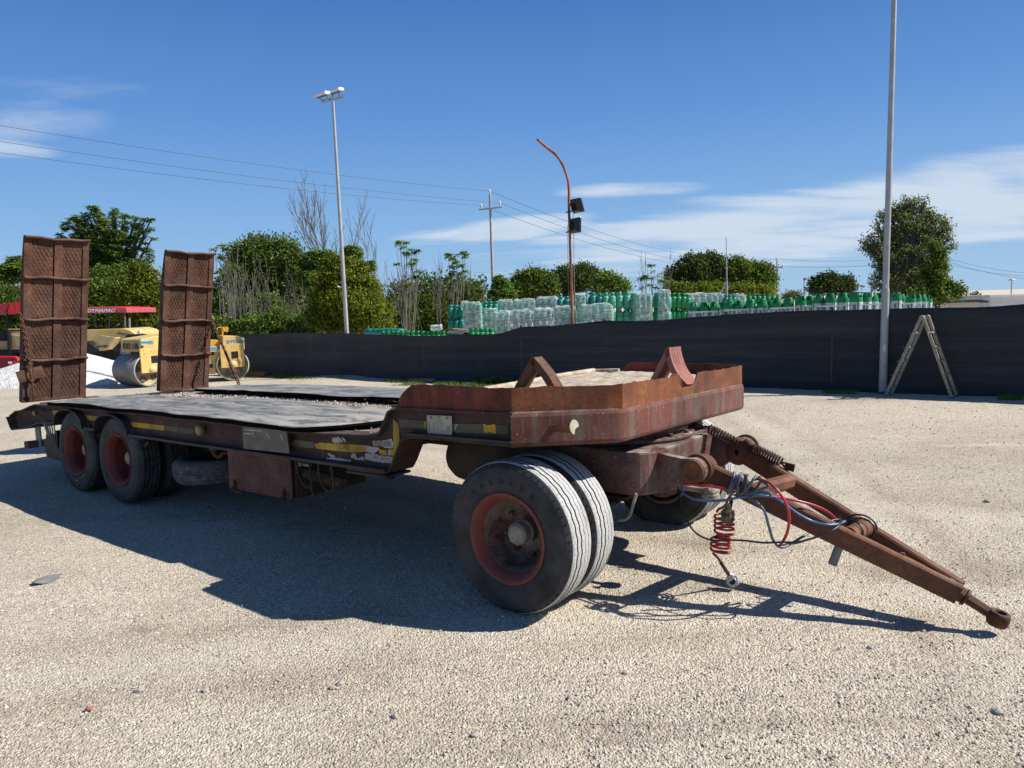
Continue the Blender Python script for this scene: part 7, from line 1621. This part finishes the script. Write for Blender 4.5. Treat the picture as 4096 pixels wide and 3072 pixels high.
for k, (x, w, yt, m, lab) in enumerate(((1600, 70, 1235, 'leaf_fresh', 'low green growth right of the round bush'), (1690, 80, 1225, 'leaf_mid', 'low green shrub under the far saplings'), (1770, 70, 1205, 'leaf_lime', 'yellow green shrub left of the cylinder stack'), (1850, 60, 1175, 'leaf_mid', 'dark shrub behind the left cylinders'))):
    tree('low_shrub', 'shrub', lab, [(x, yt, w*.6, 34), (x-w*.4, yt+45, w*.6, 42), (x+w*.4, yt+45, w*.6, 42), (x, yt+85, w*.9, 40)], 36+.5*k, 9000, .13, m, trunk=False, spread=.16)
def hedgerow():
    cs, rs = [], []
    for x in range(-120, 1960, 45):
        y = 1240+random.uniform(-45, 30)+(30 if x > 1250 else 0); z = 37; s = z/FPX; c = D(x, y+60, z); cs.append(tuple(c)); rs.append((60*s, 1.0, 85*s))
    for x, y, rx, ry in ((900, 1170, 70, 60), (990, 1190, 60, 50), (1080, 1200, 70, 60), (1180, 1165, 60, 60), (1230, 1180, 50, 60), (1260, 1120, 40, 50), (1560, 1190, 50, 50), (1640, 1175, 50, 45), (1720, 1150, 60, 40), (1800, 1150, 60, 40), (1880, 1170, 50, 40), (1930, 1190, 50, 40)):
        c = D(x, y, 37.5); s = 37.5/FPX; cs.append(tuple(c)); rs.append((rx*s, .8, ry*s))
    me = leaves_mesh('hedgerow', cs, rs, 66000, .20, 'leaf_mid', spread=.22); o = bpy.data.objects.new('hedgerow', me); COL.objects.link(o); o['kind'] = 'stuff'; o['label'] = 'continuous green hedge mass behind the yard'
hedgerow()
# fan-leaved saplings: thin stems with tufts
def tufts(label, pts, z, root, size=.26, n=26, group=None):
    b = D(root[0], 1300, z); T = thing('ailanthus_sapling', label, 'sapling', (b.x, b.y, 0), group=group); o3 = Vector((b.x, b.y, 0))
    P = [D(x, y, z+random.uniform(-.4, .4))-o3 for x, y in pts]; s = z/FPX
    me = leaves_mesh('crown', [tuple(p) for p in P], [(9*s, 9*s, 6*s)]*len(P), n*len(P), size, 'leaf_fresh', 'fan'); o = bpy.data.objects.new('crown', me); COL.objects.link(o); o.parent = T
    mb = MB()
    for p in P:
        q = Vector((p.x*.35+random.gauss(0, .1), random.gauss(0, .2), 0)); mb.tube(catmull([q, q.lerp(p, .5)+Vector((random.gauss(0, .06), 0, 0)), p], 5), [.025-.0012*i for i in range(11)], 4)
    mb.build('stem', 'bark_grey', T)
def z3(L_): return [(800+x*.4629, 850+y*.4629) for x, y in L_]
def z4(L_): return [(1700+x*.3725, 1000+y*.3725) for x, y in L_]
tufts('feathery sapling with flat tufts right of the far ramp', z3([(330, 262), (190, 282), (130, 322), (232, 315), (170, 385), (222, 445), (180, 505), (130, 560), (300, 470)]), 33, (900, 0))
tufts('thin sapling with stacked leaf tufts right of the round bush', z3([(1725, 262), (1785, 255), (1760, 300), (1830, 315), (1790, 355), (1870, 335), (1850, 400), (1700, 460), (1830, 450), (1650, 510), (1900, 505), (1720, 560), (1640, 560), (1860, 560), (1690, 620), (1800, 620)]), 33, (1625, 0))
tufts('tall sapling with leaf tufts left of the concrete pole', z4([(400, 22), (430, 60), (345, 70), (250, 62), (290, 100), (330, 140), (400, 165), (300, 190), (430, 230), (380, 260), (290, 250), (420, 300), (250, 320), (340, 340)]), 34, (1820, 0), n=34)
tufts('sparse sapling just left of the concrete pole', z4([(600, 290), (560, 350), (630, 330), (590, 420), (650, 420), (560, 440)]), 35, (1920, 0))
tufts('small sapling left of the big dark tree', [(2400+.4629*x, 950+.4629*y) for x, y in ((440, 240), (470, 290), (400, 340), (360, 360), (450, 350), (500, 330), (540, 310), (520, 370), (430, 410), (350, 440), (560, 380), (480, 430))], 36, (2600, 0), .24)
def bare(label, x, ytop, z, h_scale=1.0, depth=3, group=None, kids=3, spread=.35, r=.03, cat='sapling', name='bare_sapling', up=.35, minr=.008):
    t = D(x, ytop, z); H = t.z*h_scale; T = thing(name, label, cat, (t.x, t.y, 0), group=group); mb = MB(); grow(mb, Vector((0, 0, 0)), Vector((random.gauss(0, .05), random.gauss(0, .05), 1)), H*.52, r, depth, spread, kids, up, .06, minr); mb.build('stem', 'bark_grey', T); return T
gr = 'bare grey saplings in the hedge'
NTH = ['first', 'second', 'third', 'fourth', 'fifth', 'sixth', 'seventh', 'eighth', 'ninth', 'tenth', 'eleventh', 'twelfth', 'thirteenth', 'fourteenth', 'fifteenth', 'sixteenth', 'seventeenth', 'eighteenth', 'nineteenth', 'twentieth']+['twenty-'+q for q in ('first', 'second', 'third', 'fourth', 'fifth', 'sixth', 'seventh')]
for k, x in enumerate(sorted(random.uniform(880, 1235) for _ in range(27))):
    bare(NTH[k]+' bare grey sapling from the left before the ivy covered tree', x, random.uniform(1010, 1120), random.uniform(30, 32.6), 1.0, 2, gr, 2, .36, .017, minr=.007)
for k, x in enumerate(sorted(random.uniform(1530, 1900) for _ in range(26))):
    bare(NTH[k]+' bare sapling from the left between round bush and concrete pole', x, random.uniform(990, 1110), random.uniform(34, 36), 1.0, 2, gr+' right of the round bush', 2, .2, .020, minr=.008)
bare('large leafless tree with fine twigs behind the thin lamp post', 1330, 900, 38, 1.25, 4, None, 3, .62, .10, 'tree', 'bare_tree', .42, .011)
bare('leafless tree with thin twigs right of the round bush', 1470, 930, 37, 1.1, 3, None, 3, .5, .06, 'tree', 'bare_tree', .4, .010)
bare('bare twig sapling above the small sapling', 2595, 1040, 36, 1.0, 3, None, 2, .3, .025, minr=.008); bare('bare twig sapling left of the leafy sapling tufts', 2655, 1030, 36, 1.0, 3, None, 2, .3, .03, minr=.008)
bare('bare sapling sticking up between the ramps', 620, 1020, 34, 1.0, 2, None, 2, .2, .02)
# right of the concrete pole
tree('ailanthus_tree', 'tree', 'feathery tree just right of the concrete pole', [(2000, 1120, 22, 16), (2010, 1150, 34, 24), (1985, 1180, 30, 25), (2030, 1185, 30, 25)], 33, 2600, .26, 'leaf_fresh', 'fan')
tree('broadleaf_tree', 'tree', 'bushy green tree left of the rusty pole', [(2125, 1110, 30, 22), (2085, 1130, 30, 26), (2160, 1125, 40, 28), (2120, 1150, 60, 36), (2190, 1160, 40, 30), (2070, 1175, 40, 28), (2200, 1120, 10, 14)], 36, 17000, .15, 'leaf_mid', spread=.16)
tree('broadleaf_tree', 'tree', 'dark round tree behind the rusty pole', [(2290, 1095, 45, 24), (2340, 1095, 45, 26), (2250, 1118, 38, 26), (2310, 1130, 70, 34), (2375, 1125, 36, 28), (2270, 1155, 50, 26)], 40, 18000, .15, 'leaf_dark', spread=.16)
tree('broadleaf_tree', 'tree', 'lighter green tree right of the dark round tree', [(2420, 1120, 28, 20), (2450, 1140, 40, 24), (2490, 1152, 26, 16), (2400, 1155, 40, 22)], 38, 7000, .14, 'leaf_fresh')
tree('broadleaf_tree', 'tree', 'big dark tree left of the thin mast', [(2770, 1050, 32, 22), (2820, 1045, 40, 22), (2870, 1062, 30, 26), (2735, 1080, 36, 28), (2800, 1090, 75, 38), (2870, 1105, 45, 40), (2720, 1120, 44, 32), (2790, 1145, 90, 34), (2690, 1095, 16, 18)], 40, 26000, .16, 'leaf_dark', spread=.17)
tree('broadleaf_tree', 'tree', 'mid green tree right of the thin mast', [(2950, 1062, 30, 20), (2920, 1095, 30, 30), (2990, 1095, 40, 34), (3045, 1090, 36, 30), (3020, 1130, 62, 38), (2950, 1140, 55, 34), (3075, 1120, 24, 30), (3060, 1155, 34, 20)], 40, 22000, .15, 'leaf_mid', spread=.16)
tree('low_shrub', 'shrub', 'yellow green shrubs below the two big trees', [(2700, 1160, 40, 18), (2790, 1165, 50, 16), (2860, 1162, 30, 18), (2970, 1165, 50, 18), (3050, 1168, 40, 14)], 37, 8000, .13, 'leaf_lime', trunk=False)
tree('broadleaf_tree', 'tree', 'far dark round tree left of the lamp post', [(3320, 1118, 36, 16), (3290, 1135, 38, 20), (3360, 1135, 40, 20), (3320, 1150, 70, 22), (3395, 1155, 26, 16), (3262, 1158, 24, 14)], 55, 14000, .20, 'leaf_dark', spread=.2)
tree('low_shrub', 'shrub', 'far low bush between the small pole and the round tree', [(3180, 1184, 22, 7), (3150, 1188, 20, 6)], 50, 1200, .15, 'leaf_olive', trunk=False)
z6 = lambda L_: [(3272+x*.5425, 750+y*.5425, rx*.5425, ry*.5425) for x, y, rx, ry in L_]
tree('poplar_tree', 'tree', 'tall tree with small leaves right of the lamp post', z6([(640, 95, 22, 14), (700, 110, 40, 22), (790, 105, 16, 16), (600, 150, 34, 28), (670, 165, 50, 34), (760, 160, 40, 30), (540, 180, 36, 28), (815, 190, 22, 18), (470, 200, 26, 20), (500, 240, 42, 28), (590, 235, 55, 36), (690, 240, 60, 40), (790, 240, 40, 26), (860, 240, 40, 22), (930, 250, 44, 22), (450, 290, 36, 26), (540, 310, 50, 32), (640, 310, 60, 40), (740, 310, 55, 40), (850, 310, 50, 36), (940, 310, 46, 30), (480, 360, 44, 28), (390, 370, 34, 16), (350, 400, 36, 18), (580, 390, 60, 40), (690, 390, 60, 42), (800, 390, 60, 40), (900, 380, 56, 36), (970, 380, 26, 22), (430, 430, 50, 26), (370, 450, 40, 20), (520, 450, 50, 34), (640, 470, 64, 42), (760, 470, 64, 44), (870, 460, 60, 38), (960, 450, 36, 24), (400, 500, 36, 20), (480, 520, 50, 34), (580, 540, 60, 40), (700, 550, 64, 44), (810, 550, 60, 40), (900, 540, 50, 32), (440, 590, 36, 30), (540, 610, 60, 36), (650, 630, 66, 40), (770, 630, 64, 42), (880, 620, 50, 36), (450, 660, 40, 30), (550, 690, 66, 36), (680, 710, 70, 40), (800, 710, 66, 40), (900, 690, 40, 30), (430, 730, 36, 30), (520, 755, 60, 30)]), 38, 20000, .13, 'leaf_olive', kx=3610, spread=.13, bark='bark', stems=2)
tree('broadleaf_tree', 'tree', 'leafier green growth low on the right of the tall tree', z6([(860, 440, 34, 26), (900, 500, 40, 26), (850, 560, 44, 30), (910, 590, 30, 20), (820, 640, 50, 34), (890, 670, 44, 30), (940, 710, 40, 22), (1000, 735, 36, 16), (1050, 765, 28, 14), (1010, 790, 40, 18), (930, 770, 50, 26), (850, 740, 60, 36), (760, 770, 60, 30), (880, 810, 80, 24), (680, 790, 60, 24)]), 35, 12000, .14, 'leaf_mid', spread=.12)
tree('conifer', 'tree', 'tiny far conifer above the dark shed roof', z6([(1158, 805, 10, 10), (1150, 822, 24, 10), (1160, 832, 20, 8)]), 60, 700, .25, 'leaf_dark')
tree('low_shrub', 'shrub', 'far low green line between the shed and the white building', z6([(1262, 860, 14, 14), (1240, 850, 10, 10)]), 60, 500, .2, 'leaf_mid', trunk=False)

# ---- grass and weeds along the fence
def grass(name, regions, label):
    V = []; F = []; T = []
    for (x0, y0, x1, y1, n, h) in regions:
        a = G(x0, y0); c = G(x1, y0); d = G((x0+x1)/2, y1)-G((x0+x1)/2, y0)
        for k in range(n):
            p = a.lerp(c, random.random())+d*random.random(); m = float(vnoise(p.x*2.2+60, p.y*2.2+60, 1, 61)); 
            if m < .45: continue
            z = float(ground_z(p.x, p.y)); hh = h*random.uniform(.4, 1.2)*(.5+m); an = random.random()*6.28; w = .006+.004*random.random(); lx, ly = random.gauss(0, .4)*hh, random.gauss(0, .4)*hh; b = len(V)
            V += [(p.x-w*cos(an), p.y-w*sin(an), z-.01), (p.x+w*cos(an), p.y+w*sin(an), z-.01), (p.x+lx, p.y+ly, z+hh)]; F.append((b, b+1, b+2))
    me = bpy.data.meshes.new(name); me.from_pydata(V, [], F); me.materials.append(MT('grass')); o = bpy.data.objects.new(name, me); COL.objects.link(o); o['kind'] = 'stuff'; o['label'] = label
grass('grass', [(985, 1502, 1220, 1513, 2600, .07), (1540, 1522, 1700, 1545, 1500, .06), (1740, 1534, 2080, 1556, 5200, .07), (1150, 1512, 1380, 1522, 400, .05), (3290, 1567, 3560, 1578, 1600, .05), (3990, 1594, 4090, 1602, 400, .06), (1900, 1532, 2100, 1542, 900, .12)], 'patchy grass along the foot of the fence')
for k, (x, y, h) in enumerate(((1968, 1537, .22), (2012, 1540, .16), (1930, 1535, .13), (2070, 1545, .12), (1605, 1519, .10), (1905, 1530, .15))):
    p = G(x, y); T = thing('weed', NTH[k]+' leafy weed at the fence foot, the '+('tallest' if k == 0 else 'smaller')+' kind', 'weed', (p.x, p.y, 0), group='weeds at the foot of the fence'); me = leaves_mesh('foliage', [(0, 0, h*.5)], [(h*.4, h*.4, h*.5)], 110, h*.28, 'leaf_fresh', spread=.02); o = bpy.data.objects.new('foliage', me); COL.objects.link(o); o.parent = T
    mb = MB(); mb.tube([(0, 0, 0), (.01, 0, h)], .004, 4); mb.build('stem', 'grass', T)
a = G(1643, 1529); c = G(1745, 1529); mb = MB(); mb.b2((-.33, -.12, -.02), (.33, .12, .07)); o = mb.build('stone_slab', 'slab_concrete', bevel=.01, loc=tuple((a+c)/2+Vector((0, 0, .02))), rot=(0, 0, -.35)); tag(o, 'reddish concrete slab lying at the foot of the fence', 'slab')
a = G(985, 1512); mb = MB(); mb.b2((-.35, -.1, 0), (.35, .1, .12)); o = mb.build('kerb_stone', 'slab_concrete', bevel=.01, loc=tuple(a+Vector((.1, .5, 0))), rot=(0, 0, -.3)); tag(o, 'brown stone block beside the roller at the fence end', 'block')
